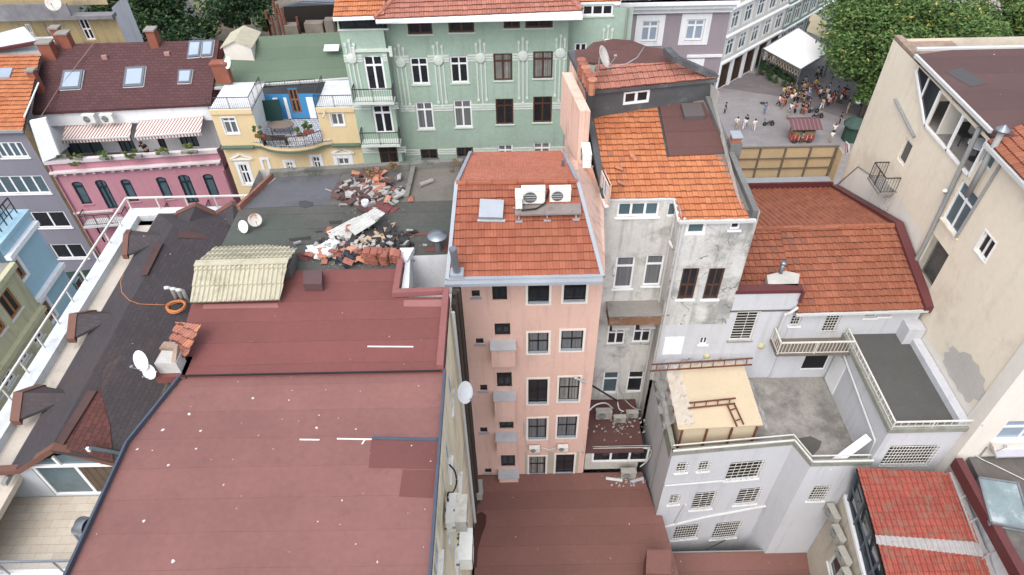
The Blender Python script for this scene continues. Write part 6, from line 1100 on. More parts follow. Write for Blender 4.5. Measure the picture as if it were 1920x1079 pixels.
def sheet(pts_rows, m_, label, nz=.05):
    m = MB(); R_ = len(pts_rows); C_ = len(pts_rows[0])
    for i in range(R_ - 1):
        for j in range(C_ - 1): m.poly([pts_rows[i][j], pts_rows[i][j + 1], pts_rows[i + 1][j + 1]]); m.poly([pts_rows[i][j], pts_rows[i + 1][j + 1], pts_rows[i + 1][j]])
    return hang('plastic_sheet', m, m_, label, 'plastic sheet', smooth=True)
rn = random.Random(5)
def crumple(a, c, d, n1, n2, am):     # a + s*c + t*d
    return [[Vector(a) + Vector(c) * (i / n1) + Vector(d) * (j / n2) + Vector((rn.uniform(-am, am), rn.uniform(-am, am), rn.uniform(0, am))) for j in range(n2 + 1)] for i in range(n1 + 1)]
clear2 = mat('milky_plastic', rgb(238, 240, 244), rough=.2, var=.1, alpha=.3, spec=.6)
sheet(crumple((hx0 - .05, hy1 - .3, zt + .1), (3.9, 0.3, .0), (0, .9, -.15), 22, 6, .12), clear2, 'crumpled clear plastic sheet along the far edge of plywood hut roof')
sheet(crumple((hx0 - .1, hy0 + .2, zt + .04), (.75, 0, .05), (0, 3.7, .05), 6, 22, .1), clear2, 'crumpled clear plastic strip lying along left edge of plywood hut roof')
sheet(crumple((hx0 - .08, hy0 + .6, zt + .02), (-.45, 0, -.9), (0, 3.4, .0), 8, 20, .1), clear2, 'clear plastic hanging off left side of the plywood hut')
sheet(crumple((hx1 + .05, hy0 + .3, zt), (.55, 0, -.8), (0, 2.6, .0), 8, 16, .1), clear2, 'clear plastic hanging off right side of the plywood hut')
def ladder(a, c, wv_, n, label, m_=rust):
    a, c, wv_ = Vector(a), Vector(c), Vector(wv_); o = empty('ladder', a, label, 'ladder'); m = MB(); m.bar(a, c, .06); m.build('rail', m_, o); m = MB(); m.bar(a + wv_, c + wv_, .06); m.build('rail', m_, o)
    for k in range(n): q_ = a.lerp(c, (k + .5) / n); m = MB(); m.bar(q_, q_ + wv_, .045); m.build('rung', m_, o)
    return o
hl_ = 26.2; a, c = G(1219, 696, hl_), G(1410, 684, hl_); ladder(a, c, G(1222, 684, hl_) - a, 9, 'long rusty ladder laid along the far edge of plywood hut roof')
z_ = 26.5; a, c = G(1290, 766, z_), G(1378, 757, z_); ladder(a, c, G(1292, 756, z_) - a, 4, 'short rusty ladder frame lying across plywood hut roof'); a, c = G(1364, 760, z_), G(1382, 800, z_); ladder(a, c, G(1376, 756, z_) - a, 2, 'rusty frame lying at an angle near right edge of hut roof')
# ================================================================ rubble on the debris roof
rn = random.Random(11); RG = 'loose clay roof tiles in the rubble'
def slabmesh(name, w_, l_, t_, curve=.02):
    m = MB(); n = 5
    for i in range(n):
        x0, x1 = -w_ / 2 + w_ * i / n, -w_ / 2 + w_ * (i + 1) / n; z0, z1 = curve * sin(pi * i / n), curve * sin(pi * (i + 1) / n)
        m.poly([(x0, -l_ / 2, z0 + t_), (x1, -l_ / 2, z1 + t_), (x1, l_ / 2, z1 + t_), (x0, l_ / 2, z0 + t_)]); m.poly([(x0, -l_ / 2, z0), (x0, l_ / 2, z0), (x1, l_ / 2, z1), (x1, -l_ / 2, z1)]); m.poly([(x0, -l_ / 2, z0), (x1, -l_ / 2, z1), (x1, -l_ / 2, z1 + t_), (x0, -l_ / 2, z0 + t_)]); m.poly([(x0, l_ / 2, z0), (x0, l_ / 2, z0 + t_), (x1, l_ / 2, z1 + t_), (x1, l_ / 2, z1)])
    return m
mats_t = [mat('loose_tile_a', rgb(172, 104, 80), var=.3, scale=3), mat('loose_tile_b', rgb(158, 92, 74), var=.2, scale=3), mat('loose_tile_c', rgb(196, 128, 94), var=.3, scale=3)]
tl = []
for k in range(3): o = slabmesh('t', .24, .38, .025).build('clay_tile', mats_t[k], None); tag(o, 'x', 'roof tile', RG); tl.append(o)
zD = HC - HD
def tput(u, v, up, lab, flat=False, k=None):
    p = G(u, v, HD) ; pr = tl[k if k is not None else rn.randrange(3)]; o = pr if pr.name not in used else pr.copy()
    if pr.name in used: COL.objects.link(o)
    used.add(pr.name); o.location = p + Vector((0, 0, up)); o.rotation_euler = (0 if flat else rn.uniform(-.35, .35), 0 if flat else rn.uniform(-.35, .35), rn.uniform(0, 6.28) if not flat else rn.uniform(-.15, .15)); o['label'] = lab; o['group'] = RG
for _ in range(46): tput(rn.gauss(665, 30), rn.gauss(479, 8), rn.uniform(.05, .3), 'broken clay tile tumbled in the front heap of rubble')
for s_, (u, v) in enumerate(((693, 492), (704, 494), (715, 490), (726, 486), (738, 489), (748, 493), (722, 495), (700, 484))):
    for k in range(rn.randint(7, 11)): tput(u + rn.uniform(-2, 2), v, .03 + k * .055, 'clay tile in the stacked piles at right end of front rubble', True, rn.choice((0, 1, 1)))
for _ in range(26): tput(rn.gauss(707, 13), rn.gauss(350, 14), rn.uniform(.05, .25), 'clay tile scattered in the far rubble heap below weeds')
for k in range(9): tput(708 + rn.uniform(-2, 2), 343 + rn.uniform(-12, 6), .08 + k * .03, 'clay tile stacked in the orange row in far rubble heap', True, 2 if k % 2 else 0)
for (u, v), l in (((618, 434), 'single clay tile lying left of white corrugated sheets'), ((657, 441), 'clay tile lying on top of white corrugated sheets'), ((770, 376), 'single clay tile on the dusty grey roof'), ((609, 492), 'clay tile at the left foot of front rubble')): tput(u, v, .05 if 'on top' not in l else .35, l, True, 0)
cs_m = mat('white_corrugated', rgb(196, 198, 194), var=.12, scale=2, streak=.3)
for k, (u, v, rz, tx) in enumerate(((640, 437, 1.0, 0), (653, 434, .95, .1), (664, 436, .8, .2), (676, 431, .9, .25), (690, 428, .75, .3), (700, 424, .6, .3), (682, 440, .85, .38), (645, 447, .9, .1))):
    m = MB(); tiles(m, [(-.3, -.5, 0), (.3, -.5, 0), (.3, .5, 0), (-.3, .5, 0)], .14, 1.2, wave=.04, lift=.0, prof=cr, jit=.0); o = hang('corrugated_sheet', m, cs_m, 'white corrugated sheet in the fanned pile, ' + ('first', 'second', 'third', 'fourth', 'fifth', 'sixth', 'lowest in the middle', 'nearest')[k] + ' from the left' * (k < 6), 'sheet', 'white corrugated sheets on the debris roof', loc=(0, 0, 0)); o.location = G(u, v, HD) + Vector((0, 0, .1 + tx)); o.rotation_euler = (.12, .1, -rz)
def frag(n, cu_, cv_, su, sv, m_, smin, smax, label, hgt=.2):
    m = MB()
    for _ in range(n):
        p = G(rn.gauss(cu_, su), rn.gauss(cv_, sv), HD) + Vector((0, 0, rn.uniform(0, hgt))); a = rn.uniform(smin, smax); c = rn.uniform(smin, smax) * .6; t_ = rn.uniform(.02, .1); Mx = Matrix.Translation(p) @ Matrix.Rotation(rn.uniform(0, 6.3), 4, 'Z') @ Matrix.Rotation(rn.uniform(-.5, .5), 4, 'X')
        q4 = [Mx @ Vector(x) for x in ((-a, -c, 0), (a, -c * .7, 0), (a * .8, c, 0), (-a * .9, c * .8, 0))]; m.slab(q4, t_)
    o = hang('rubble', m, m_, label, 'rubble'); o['kind'] = 'stuff'
frag(160, 680, 470, 36, 12, mat('dark_debris', rgb(60, 58, 60), var=.3), .05, .22, 'dark broken felt and debris fragments of the front heap', .3); frag(80, 705, 450, 28, 8, mat('dark_debris', (0,) * 4), .08, .3, 'black felt scraps right of the corrugated sheets', .25)
frag(120, 680, 468, 40, 12, mat('grey_debris', rgb(168, 166, 162), var=.3), .04, .16, 'grey rubble fragments of the front heap', .35); frag(140, 698, 362, 24, 12, mat('grey_debris', (0,) * 4), .05, .25, 'grey rubble fragments of the far heap', .25); frag(90, 690, 362, 24, 14, mat('brown_debris', rgb(98, 72, 68), var=.3), .08, .3, 'brown felt scraps of the far heap', .25)
frag(420, 682, 470, 44, 15, mat('dusty_grit', rgb(140, 128, 118), var=.3), .015, .05, 'fine dusty grit spread around the front rubble heap', .05); frag(380, 700, 362, 30, 16, mat('dusty_grit', (0,) * 4), .015, .05, 'fine dusty grit spread around the far rubble heap', .05)
frag(60, 690, 462, 34, 14, mat('splinters', rgb(176, 152, 122), var=.2), .03, .28, 'pale wood splinters and lath in the front rubble', .3)
frag(16, 700, 392, 16, 4, mat('red_felt_scrap', rgb(120, 66, 66), var=.1), .15, .4, 'torn dark red felt pieces between the two heaps', .06)
frag(14, 575, 483, 7, 2, mat('red_felt_scrap', (0,) * 4), .1, .2, 'torn red felt scrap beside beige sheets', .03)
m = MB(); p = G(686, 388, HD); m.lathe([(0, 0), (.13, 0), (.16, .3), (.15, .3), (.12, .02), (0, .02)], c=tuple(p), n=18); hang('plastic_bucket', m, mat('white_bucket', rgb(214, 220, 226)), 'white plastic bucket beside the far rubble heap', 'bucket', smooth=True)
def blob(p, rx, ry, rz, m_, name, label, cat, seed=1, amp=.3):
    bm = bmesh.new(); bmesh.ops.create_icosphere(bm, subdivisions=3, radius=1); r2 = random.Random(seed); ph = [r2.uniform(0, 6) for _ in range(6)]
    for v in bm.verts:
        c = v.co; k = 1 + amp * (sin(c.x * 4 + ph[0]) * sin(c.y * 5 + ph[1]) + .5 * sin(c.z * 9 + ph[2] + c.x * 7)); v.co = Vector((c.x * rx * k, c.y * ry * k, max(-.1, c.z) * rz * k))
    me = bpy.data.meshes.new(name); bm.to_mesh(me); bm.free(); me.materials.append(m_); o = bpy.data.objects.new(name, me); COL.objects.link(o); o.location = p; return tag(o, label, cat)
blob(G(613, 474, HD), .7, .45, .3, mat('white_sack', rgb(216, 218, 222), var=.1), 'rubble_sack', 'white plastic sack slumped at left end of the front rubble', 'sack', 3); blob(G(628, 466, HD), .45, .35, .3, mat('white_sack', (0,) * 4), 'rubble_sack', 'smaller white sack beside the tiles in front rubble', 'sack', 5); blob(G(652, 490, HD), .4, .35, .35, mat('blue_black_bag', rgb(44, 50, 62), rough=.25), 'rubbish_bag', 'shiny blue black rubbish bag at the front edge of rubble', 'bag', 8)
m = MB(); p = G(676, 490, HD); m.box((p.x - .3, p.y, p.z), (p.x + .3, p.y + .5, p.z + .22)); hang('felt_roll', m, mat('dark_debris', (0,) * 4), 'dark grey folded felt pack in the middle of front rubble', 'felt')
m = MB(); m.tube([G(788, 350, HD) + Vector((0, 0, .08)), G(812, 341, HD) + Vector((0, 0, .08))], .1, 8); hang('concrete_lump', m, concrete, 'elongated grey lump on the dusty screed roof', 'debris')
# ================================================================ plants
def leaves(mb, c, R_, n, size, rnd, flat=1.0, hole=.0):
    nodes = [Vector((rnd.gauss(0, .5), rnd.gauss(0, .5), rnd.gauss(0, .45))) for _ in range(max(6, n // 110))]
    for v in nodes:
        if v.length > 1: v.normalize()
    for _ in range(n):
        q_ = rnd.choice(nodes); p = Vector((rnd.gauss(0, 1), rnd.gauss(0, 1), rnd.gauss(0, 1))).normalized() * (.30 * rnd.random() ** .4) + q_; p = Vector((p.x * R_[0], p.y * R_[1], p.z * R_[2])) + Vector(c)
        a = Vector((rnd.gauss(0, 1), rnd.gauss(0, 1), rnd.gauss(0, .5))).normalized() * size * rnd.uniform(.6, 1.3); b2 = a.cross(Vector((rnd.gauss(0, 1), rnd.gauss(0, 1), rnd.gauss(0, 1)))).normalized() * size * .45
        t_ = (rnd.random(), rnd.random()); mb.poly([p - a, p + b2, p + a, p - b2], [t_] * 4)
def tree(base, H_, R_, label, m_=leaf_g, n=7000, size=.3, seed=0, name='broadleaf_tree', group=None, cz_=None, cen=None):
    rnd = random.Random(seed); base = Vector(base); o = empty(name, base, label, 'tree', group); c = Vector(cen) if cen else base + Vector((0, 0, cz_ or (H_ - R_[2]))); H_ = c.z + R_[2] if cen else H_
    m = MB(); m.tube([base, base + Vector((.1, .2, H_ * .3)), base.lerp(c, .75), c], [.38, .3, .22, .1], 8)
    for k in range(9):
        a = rnd.uniform(0, 6.28); s_ = base.lerp(c, rnd.uniform(.5, .9)); e_ = c + Vector((cos(a) * R_[0] * .75, sin(a) * R_[1] * .75, rnd.uniform(-.3, .6) * R_[2])); m.tube([s_, s_.lerp(e_, .5) + Vector((0, 0, .5)), e_], [.16, .1, .03], 6)
    m.build('trunk', bark, o, smooth=True); m = MB(); leaves(m, c, R_, n, size, rnd); m.build('crown', m_, o); return o
GT = 'plane trees on the square'
def gp_(u, v, h=47): return G(u, v, h)
def tree_at(u, v, h, R_, label, foot=None, **k):      # crown centre on the sight line at depth h
    c = G(u, v, h); tree(foot or (c.x, c.y, 0), 0, R_, label, cen=c, group=GT, **k)
tree_at(1640, 70, 37.5, (6.2, 6, 5), 'large green and yellowing tree beside the white canopy', foot=tuple(G(1614, 196, 47)), n=17000, seed=1, size=.27)
tree_at(1712, 70, 36.5, (7, 6, 5.5), 'broadest green tree rising behind the cream building roof', n=18000, seed=2, size=.27)
tree_at(1660, 0, 36, (8, 6, 5), 'leafy tree at the top edge behind the two big crowns', n=14000, seed=3, size=.28)
tree_at(1790, 95, 38.5, (5, 5, 4.5), 'lower tree right of the broad crown above the maroon roof', n=8000, seed=4, size=.32)
tree_at(1870, 110, 40, (5, 4, 3.5), 'low bushy tree behind the far end of maroon roof', n=7000, seed=5, size=.32)
tree_at(1915, 35, 37, (5.5, 5, 5), 'tree at the right frame edge in front of pale block', n=11000, seed=6, size=.28)
tree_at(1640, 148, 41.5, (3.2, 3, 2.5), 'small low crown hanging over the lamp at the square', n=3500, seed=7, size=.3)
tree(gp_(1822, 50), 12, (1.5, 1.5, 5.5), 'dark narrow cypress before the pale block', leaf_d, n=3000, size=.25, seed=8, name='cypress_tree', cz_=6)
for k, (u, v, h, R_, l) in enumerate(((275, 40, 27, (4.5, 4, 4), 'dark leafy tree beside the white side wall of ochre building'), (335, 62, 27, (4.5, 3.5, 3.5), 'dark bushy tree behind the maroon roof ridge'), (240, 0, 26, (4, 4, 4), 'dark tree at the top edge right of ochre building'), (465, 25, 27, (3.5, 3, 3.5), 'dark tree at the top edge left of ruin'))):
    tree(G(u, v + 20, h + 3), 7, R_, l, leaf_d, n=6500, size=.26, seed=20 + k, name='dark_tree', group='dark trees behind the far houses')
def bush(p, R_, n, label, m_=leaf_y, size=.09, pot=None, name='planter_bush', cat='plant', group=None):
    o = empty(name, p, label, cat, group); m = MB(); leaves(m, Vector(p) + Vector((0, 0, R_[2] * .8)), R_, n, size, rn); m.build('foliage', m_, o)
    if pot: m = MB(); m.box((p[0] - R_[0] * .9, p[1] - .12, p[2] - .12), (p[0] + R_[0] * .9, p[1] + .12, p[2] + .08)); m.build('trough', pot, o)
    return o
for k, ((u, v), R_, l) in enumerate((((113, 292), (.5, .35, .45), 'darker bush at left end of pink parapet'), ((144, 297), (.45, .3, .25), 'small yellowish planter on pink parapet, second from left'), ((198, 296), (.5, .3, .35), 'reddish green planter on pink parapet, third from left'), ((251, 293), (.65, .35, .35), 'bright planter bush on pink parapet below the seated man'), ((304, 287), (.5, .3, .25), 'low planter bush on pink parapet right of the man'), ((355, 285), (.65, .35, .4), 'bright planter bush at the right end of pink parapet'), ((142, 313), (.45, .2, .25), 'weed growing on the pink cornice'))):
    bush(PY(u, v, 43.6 if k < 6 else 43.1), R_, 350, l, leaf_y if k not in (0, 2) else leaf_g, group='plants on the pink house', pot=concrete if k < 6 else None)
for k, ((u, v), l) in enumerate((((487, 252), 'potted shrub at left end of yellow house balcony'), ((565, 250), 'potted flowers at right on yellow house balcony'), ((578, 244), 'tall potted plant right on yellow balcony beside flowers'))): bush(PY(u, v, 43.3) + Vector((0, 0, -.1)), (.4, .3, .45), 300, l, leaf_g, group='potted plants on the yellow balcony', pot=mat('terracotta_pot', rgb(140, 80, 66)))
dry = mat('dry_weeds', rgb(150, 118, 84), var=.2, leaf=(rgb(128, 96, 66), rgb(120, 120, 70), .9)); bush(G(712, 336, HD), (.9, .4, .6), 350, 'dry brown weeds growing on far parapet of debris roof', dry, .07, name='dry_weeds'); bush(G(857, 322, HD), (.4, .5, .5), 150, 'thin dry weeds beside the peach roof edge', dry, .05, name='dry_weeds')
bush(PX(862, 1012, -1.9), (.12, .15, .15), 120, 'small green weed between wall units on the yellow side wall', leaf_y, .05, name='wall_weed')
m = MB(); rq = random.Random(4); a, c = gp_(1413, 128), gp_(1478, 160)
for i in range(9): leaves(m, a.lerp(c, i / 8) + Vector((0, 0, .7)), (1.2, 1.2, .8), 500, .16, rq)
o = empty('hedge', a, 'dark hedge in a long planter at the foot of awning terrace', 'hedge'); m.build('foliage', leaf_d, o); m = MB(); m.bar(a + Vector((0, -.6, .3)), c + Vector((0, -.6, .3)), .5, .6); m.build('trough', concrete, o)
for k, (u, v, R_) in enumerate(((380, 60, 1.2), (440, 52, 1.0), (500, 60, 1.0), (425, 30, 1.3))): bush(G(u, v, 31.5), (R_, R_, R_ * .7), 900, 'bushy undergrowth on the rubble slope, patch %s' % ('behind maroon roof', 'behind the roof lantern', 'beside rusty props', 'highest up the slope')[k], leaf_d if k % 2 else leaf_g, .16, name='slope_bush', group='bushes on the rubble slope')
# ================================================================ people
skin_m = mat('skin', rgb(206, 160, 132, 1.05), var=.03); hair_m = mat('dark_hair', rgb(40, 32, 28), var=.1)
def skinned(name, verts, edges, rad, root=0, sub=1):
    me = bpy.data.meshes.new(name); me.from_pydata([Vector(v) for v in verts], edges, []); o = bpy.data.objects.new(name, me); COL.objects.link(o); md = o.modifiers.new('s', 'SKIN'); md.use_smooth_shade = True; me.skin_vertices
    if not me.skin_vertices: bm = bmesh.new(); bm.from_mesh(me); bm.verts.layers.skin.verify(); bm.to_mesh(me); bm.free()
    for i, v in enumerate(me.skin_vertices[0].data): r = rad[i]; v.radius = r if isinstance(r, tuple) else (r, r); v.use_root = (i == root)
    sb = o.modifiers.new('u', 'SUBSURF'); sb.levels = sb.render_levels = sub; dg = bpy.context.evaluated_depsgraph_get(); dg.update(); m2 = bpy.data.meshes.new_from_object(o.evaluated_get(dg)); bpy.data.objects.remove(o); m2.name = name; return m2
def figure(leg_l, leg_r, arm_l, arm_r, lean=0, skirt=False, sit=False):
    """legs: (knee, foot) offsets, arms: (elbow, hand) positions; y- is forward"""
    pel = Vector((0, 0, .95)); ch = Vector((0, -lean * .5, 1.25)); nk = Vector((0, -lean * .8, 1.47)); hd = Vector((0, -lean - .02, 1.6)); tp = Vector((0, -lean - .02, 1.72))
    V_ = [pel, ch, nk, hd, tp]; E_ = [(0, 1), (1, 2), (2, 3), (3, 4)]; R_ = [(.15, .11), (.17, .11), (.055, .055), (.085, .1), (.06, .075)]
    def chain(st, pts, rs):
        i = st
        for p, r in zip(pts, rs): V_.append(Vector(p)); R_.append(r); E_.append((i, len(V_) - 1)); i = len(V_) - 1
        return i
    for s_, (kn, ft) in ((-1, leg_l), (1, leg_r)): chain(0, [(s_ * .1, 0, .86), (s_ * .1, kn[0], kn[1]), (s_ * .1, ft[0], ft[1] + .09), (s_ * .11, ft[0] - .14, ft[1] + .03)], [.09, .06, .042, .035])
    for s_, (el, ha) in ((-1, arm_l), (1, arm_r)):
        i = chain(1, [(s_ * .19, ch.y, 1.4), (s_ * el[0], el[1], el[2]), (s_ * ha[0], ha[1], ha[2])], [.055, .042, .028]); d = (Vector((s_ * ha[0], ha[1], ha[2])) - Vector((s_ * el[0], el[1], el[2]))).normalized(); h_ = Vector((s_ * ha[0], ha[1], ha[2]))
        pm_ = chain(i, [h_ + d * .07], [(.03, .018)])
        for k in range(4): chain(pm_, [h_ + d * (.12 + .02 * (k in (1, 2))) + Vector((0, (k - 1.5) * .02, 0))], [.009])
        chain(i, [h_ + d * .05 + Vector((0, -.04, 0))], [.01])
    body = skinned('body', V_, E_, R_); k = 5
    # shirt: torso and upper arms; trousers: hips and legs
    al, ar = arm_l, arm_r; sh = skinned('shirt', [(0, 0, .9), (0, ch.y, 1.25), (0, nk.y, 1.44), (-.19, ch.y, 1.4), (-al[0][0], al[0][1], al[0][2]), (.19, ch.y, 1.4), (ar[0][0], ar[0][1], ar[0][2])], [(0, 1), (1, 2), (1, 3), (3, 4), (1, 5), (5, 6)], [(.17, .13), (.185, .13), (.08, .08), .072, .06, .072, .06])
    LV, LE, LR = [Vector((0, 0, .96))], [], [(.165, .125)]
    for s_, (kn, ft) in ((-1, leg_l), (1, leg_r)):
        b0 = len(LV); LV += [Vector((s_ * .1, 0, .84)), Vector((s_ * .1, kn[0], kn[1])), Vector((s_ * .1, ft[0], ft[1] + .1))]; LE += [(0, b0), (b0, b0 + 1), (b0 + 1, b0 + 2)]; LR += [.105, .08, .065]
    tr_ = skinned('trousers', LV, LE, LR)
    m = MB(); Mx = Matrix.Translation(hd + Vector((0, .015, .04))); m.lathe([(.105, -.06), (.115, 0), (.1, .06), (.06, .1), (0, .115)], M=Mx, n=12); h0 = m.build('hair', hair_m, None, smooth=True); hm = h0.data; bpy.data.objects.remove(h0)
    for q_ in (body, sh, tr_, hm):
        q_.materials.clear(); q_.materials.append(skin_m)
    return body, sh, tr_, hm
st = ((.0, .5), (.0, .0)); A_D = ((.25, .02, 1.15), (.27, -.08, .9)); A_F = ((.26, -.08, 1.15), (.2, -.3, 1.1)); A_B = ((.25, .15, 1.16), (.26, .12, .92)); A_U = ((.3, -.15, 1.35), (.12, -.25, 1.6))
poses = dict(stand=figure(st, st, A_D, A_D), walk=figure(((-.16, .52), (-.28, .02)), ((.05, .5), (.28, .1)), A_B, A_F, .03), walk2=figure(((.06, .5), (.25, .08)), ((-.15, .52), (-.25, .02)), A_F, A_B, .04), photo=figure(st, ((-.05, .5), (-.02, 0)), A_U, A_U, .02), lean=figure(st, st, ((.3, -.2, 1.2), (.1, -.42, 1.2)), ((.3, -.2, 1.2), (.2, -.45, 1.2)), .25))
cols = dict(white=rgb(228, 228, 230), black=rgb(34, 34, 38), grey=rgb(128, 130, 134), navy=rgb(44, 52, 78), red=rgb(170, 54, 52), yellow=rgb(206, 186, 60), orange=rgb(206, 98, 56), blue=rgb(88, 132, 180), tan=rgb(180, 160, 134), olive=rgb(96, 96, 70), pink=rgb(206, 150, 156), denim=rgb(96, 114, 140))
def cloth(c): return mat('cloth_' + c, cols[c], var=.06)
def person(pose, p, rz, top, bot, label, hair=hair_m, sc=1):
    o = empty('person', p, label, 'person', 'people on the square'); o['off'] = (0, 0, 0)
    for n, me, m_ in zip(('body', 'shirt', 'trousers', 'hair'), poses[pose], (skin_m, cloth(top), cloth(bot), hair)):
        c = bpy.data.objects.new(n, me); COL.objects.link(c); c.parent = o; c.material_slots[0].link = 'OBJECT'; c.material_slots[0].material = m_
    o.rotation_euler = (0, 0, rz); o.scale = (sc,) * 3; return o
PP = [('walk', 1397, 238, 2.6, 'black', 'black', 'walking alone near the mauve house corner'), ('walk', 1432, 214, .3, 'blue', 'denim', 'standing in front, above the three in white'), ('walk2', 1379, 242, 2.5, 'white', 'tan', 'leftmost of three walking abreast'), ('walk', 1394, 243.5, 2.7, 'white', 'white', 'middle of three walking abreast'), ('walk2', 1412, 246, 2.9, 'white', 'white', 'rightmost of three walking abreast'), ('stand', 1358, 214, 1, 'black', 'black', 'standing nearest the dark shop fronts'),
 ('walk', 1458, 200, 1.4, 'white', 'black', 'walking at the left edge of the crowd'), ('stand', 1471, 198, 2, 'black', 'black', 'in the crowd beside a woman in white'), ('stand', 1481, 196, 3, 'white', 'grey', 'in the crowd, next to the left group'), ('stand', 1477, 180, 1, 'white', 'tan', 'under the hedge with a straw hat'), ('stand', 1473, 181, 4, 'tan', 'black', 'under the hedge beside hat wearer'),
 ('stand', 1494, 192, 2, 'olive', 'black', 'in the middle crowd, left'), ('stand', 1503, 195, 5, 'black', 'olive', 'in the middle crowd, lower left'), ('stand', 1506, 187, 2, 'grey', 'black', 'in the middle crowd, upper'), ('stand', 1514, 190, 3, 'blue', 'navy', 'in the middle crowd with a bright bag'), ('stand', 1500, 172, 1, 'black', 'grey', 'behind the middle crowd, alone'), ('stand', 1516, 177, 1, 'red', 'white', 'behind the middle crowd in red top'), ('walk', 1506, 165, 3, 'grey', 'grey', 'by the end of hedge'),
 ('walk', 1526, 168, .5, 'yellow', 'olive', 'in bright yellow top at the awning corner'), ('walk', 1535, 186, .6, 'white', 'black', 'left of the couple walking'), ('walk2', 1543, 184, .6, 'red', 'black', 'right of the couple walking, with backpack'), ('walk', 1549, 196, 2.2, 'white', 'black', 'ahead of the right group'), ('stand', 1559, 192, 2, 'black', 'black', 'left in the right group'), ('stand', 1564, 194, 1, 'olive', 'grey', 'middle low in the right group'), ('stand', 1567, 183, 3, 'grey', 'black', 'top of the right group with white cap'), ('stand', 1576, 186, 2, 'orange', 'navy', 'in orange top in the right group'), ('stand', 1582, 182, 2, 'navy', 'black', 'behind the orange top'), ('walk', 1583, 189, 4, 'grey', 'black', 'rightmost of the right group with pale hat'),
 ('walk', 1536, 146, 1, 'navy', 'black', 'left of two at the awning edge'), ('walk', 1530, 147, 4, 'white', 'navy', 'right of two at the awning edge'), ('walk2', 1560, 149, 2, 'white', 'black', 'walking beside the tree shade with a bag'), ('stand', 1514, 206, 1, 'olive', 'black', 'below the middle crowd'), ('stand', 1489, 214, 5, 'red', 'black', 'behind the red cart roof'), ('photo', 1479, 215, 2, 'white', 'grey', 'raising hands behind the cart'), ('photo', 1475, 225, 2.4, 'grey', 'tan', 'left of the cart raising a camera'), ('stand', 1501, 214, 2, 'black', 'olive', 'crouched group above the cart'), ('stand', 1506, 216, 2, 'red', 'red', 'in red above the cart'), ('stand', 1573, 233, 1, 'black', 'black', 'in black between cart and kiosk'), ('stand', 1587, 212, 1, 'tan', 'tan', 'beside the lamp post right of crowd'), ('photo', 1561, 255, 3, 'white', 'navy', 'in white right of the cart'), ('stand', 1556, 268, 3, 'white', 'tan', 'nearest the wooden fence in white'), ('stand', 1501, 270, 3, 'grey', 'olive', 'standing in front of the cart')]
rp = random.Random(21)
for k in range(26):
    gx, gy, pl_n = ((1505, 186, 'packed middle of the crowd'), (1480, 190, 'left side of the crowd'), (1570, 188, 'right group of the crowd'), (1545, 190, 'gap between the two crowd groups'))[k % 4]
    PP.append((('stand', 'walk', 'walk2')[k % 3], gx + rp.uniform(-26, 26), gy + rp.uniform(-14, 16), rp.uniform(0, 6), list(cols)[k % 11], list(cols)[(k * 5 + 1) % 12], 'in the ' + pl_n))
for k, (po, u, v, rz, a, c, l) in enumerate(PP): person(po, G(u, v, 47), rz, a, c, 'person in %s top and %s trousers %s' % (a, c, l))
o = person('lean', PY(273, 292, 44.0) + Vector((0, .35, -.6)), 0, 'black', 'black', 'man in black shirt leaning on the pink house parapet'); o['group'] = 'people on the terraces'
# ================================================================ things on the square
p = G(1502, 268, 47); o = empty('food_cart', p, 'red and gold street food cart with a dark striped roof on the square', 'cart'); m = MB(); m.box((p.x - 1.4, p.y - .1, .35), (p.x + 1.4, p.y + 1.2, 1.1)); m.build('cart_body', mat('cart_red', rgb(170, 46, 44), var=.1, rib=(.5, rgb(214, 196, 150), .75)), o)
m = MB(); m.box((p.x - 1.35, p.y - .05, 1.1), (p.x + 1.35, p.y + 1.15, 1.6)); m.build('glass_case', mat('cart_glass', rgb(150, 130, 90), var=.4, scale=4, rough=.15), o)
m = MB(); n = 8; 
for i in range(n): x0, x1 = p.x - 1.9 + 3.8 * i / n, p.x - 1.9 + 3.8 * (i + 1) / n; z = .1 * (i % 2); m.slab([(x0, p.y - .6, 2.2), (x1, p.y - .6, 2.2), (x1, p.y + 1.0, 2.75), (x0, p.y + 1.0, 2.75)], .06); m.slab([(x0, p.y + 1.0, 2.75), (x1, p.y + 1.0, 2.75), (x1, p.y + 1.9, 2.5), (x0, p.y + 1.9, 2.5)], .06)
m.build('cart_roof', mat('cart_roof', rgb(112, 74, 80), rib=(.5, rgb(140, 104, 108), .6)), o)
for x in (-1.35, 1.35):
    for y in (0, 1.1): m = MB(); m.bar((p.x + x, p.y + y, .4), (p.x + x, p.y + y, 2.4), .06); m.build('post', iron, o)
for x in (-.9, .9): m = MB(); m.lathe([(.32, -.03), (.32, .03), (.2, .03), (.2, -.03), (.32, -.03)], M=Matrix.Translation((p.x + x, p.y - .15, .32)) @ Matrix.Rotation(pi / 2, 4, 'X'), n=16); m.build('wheel', iron, o)
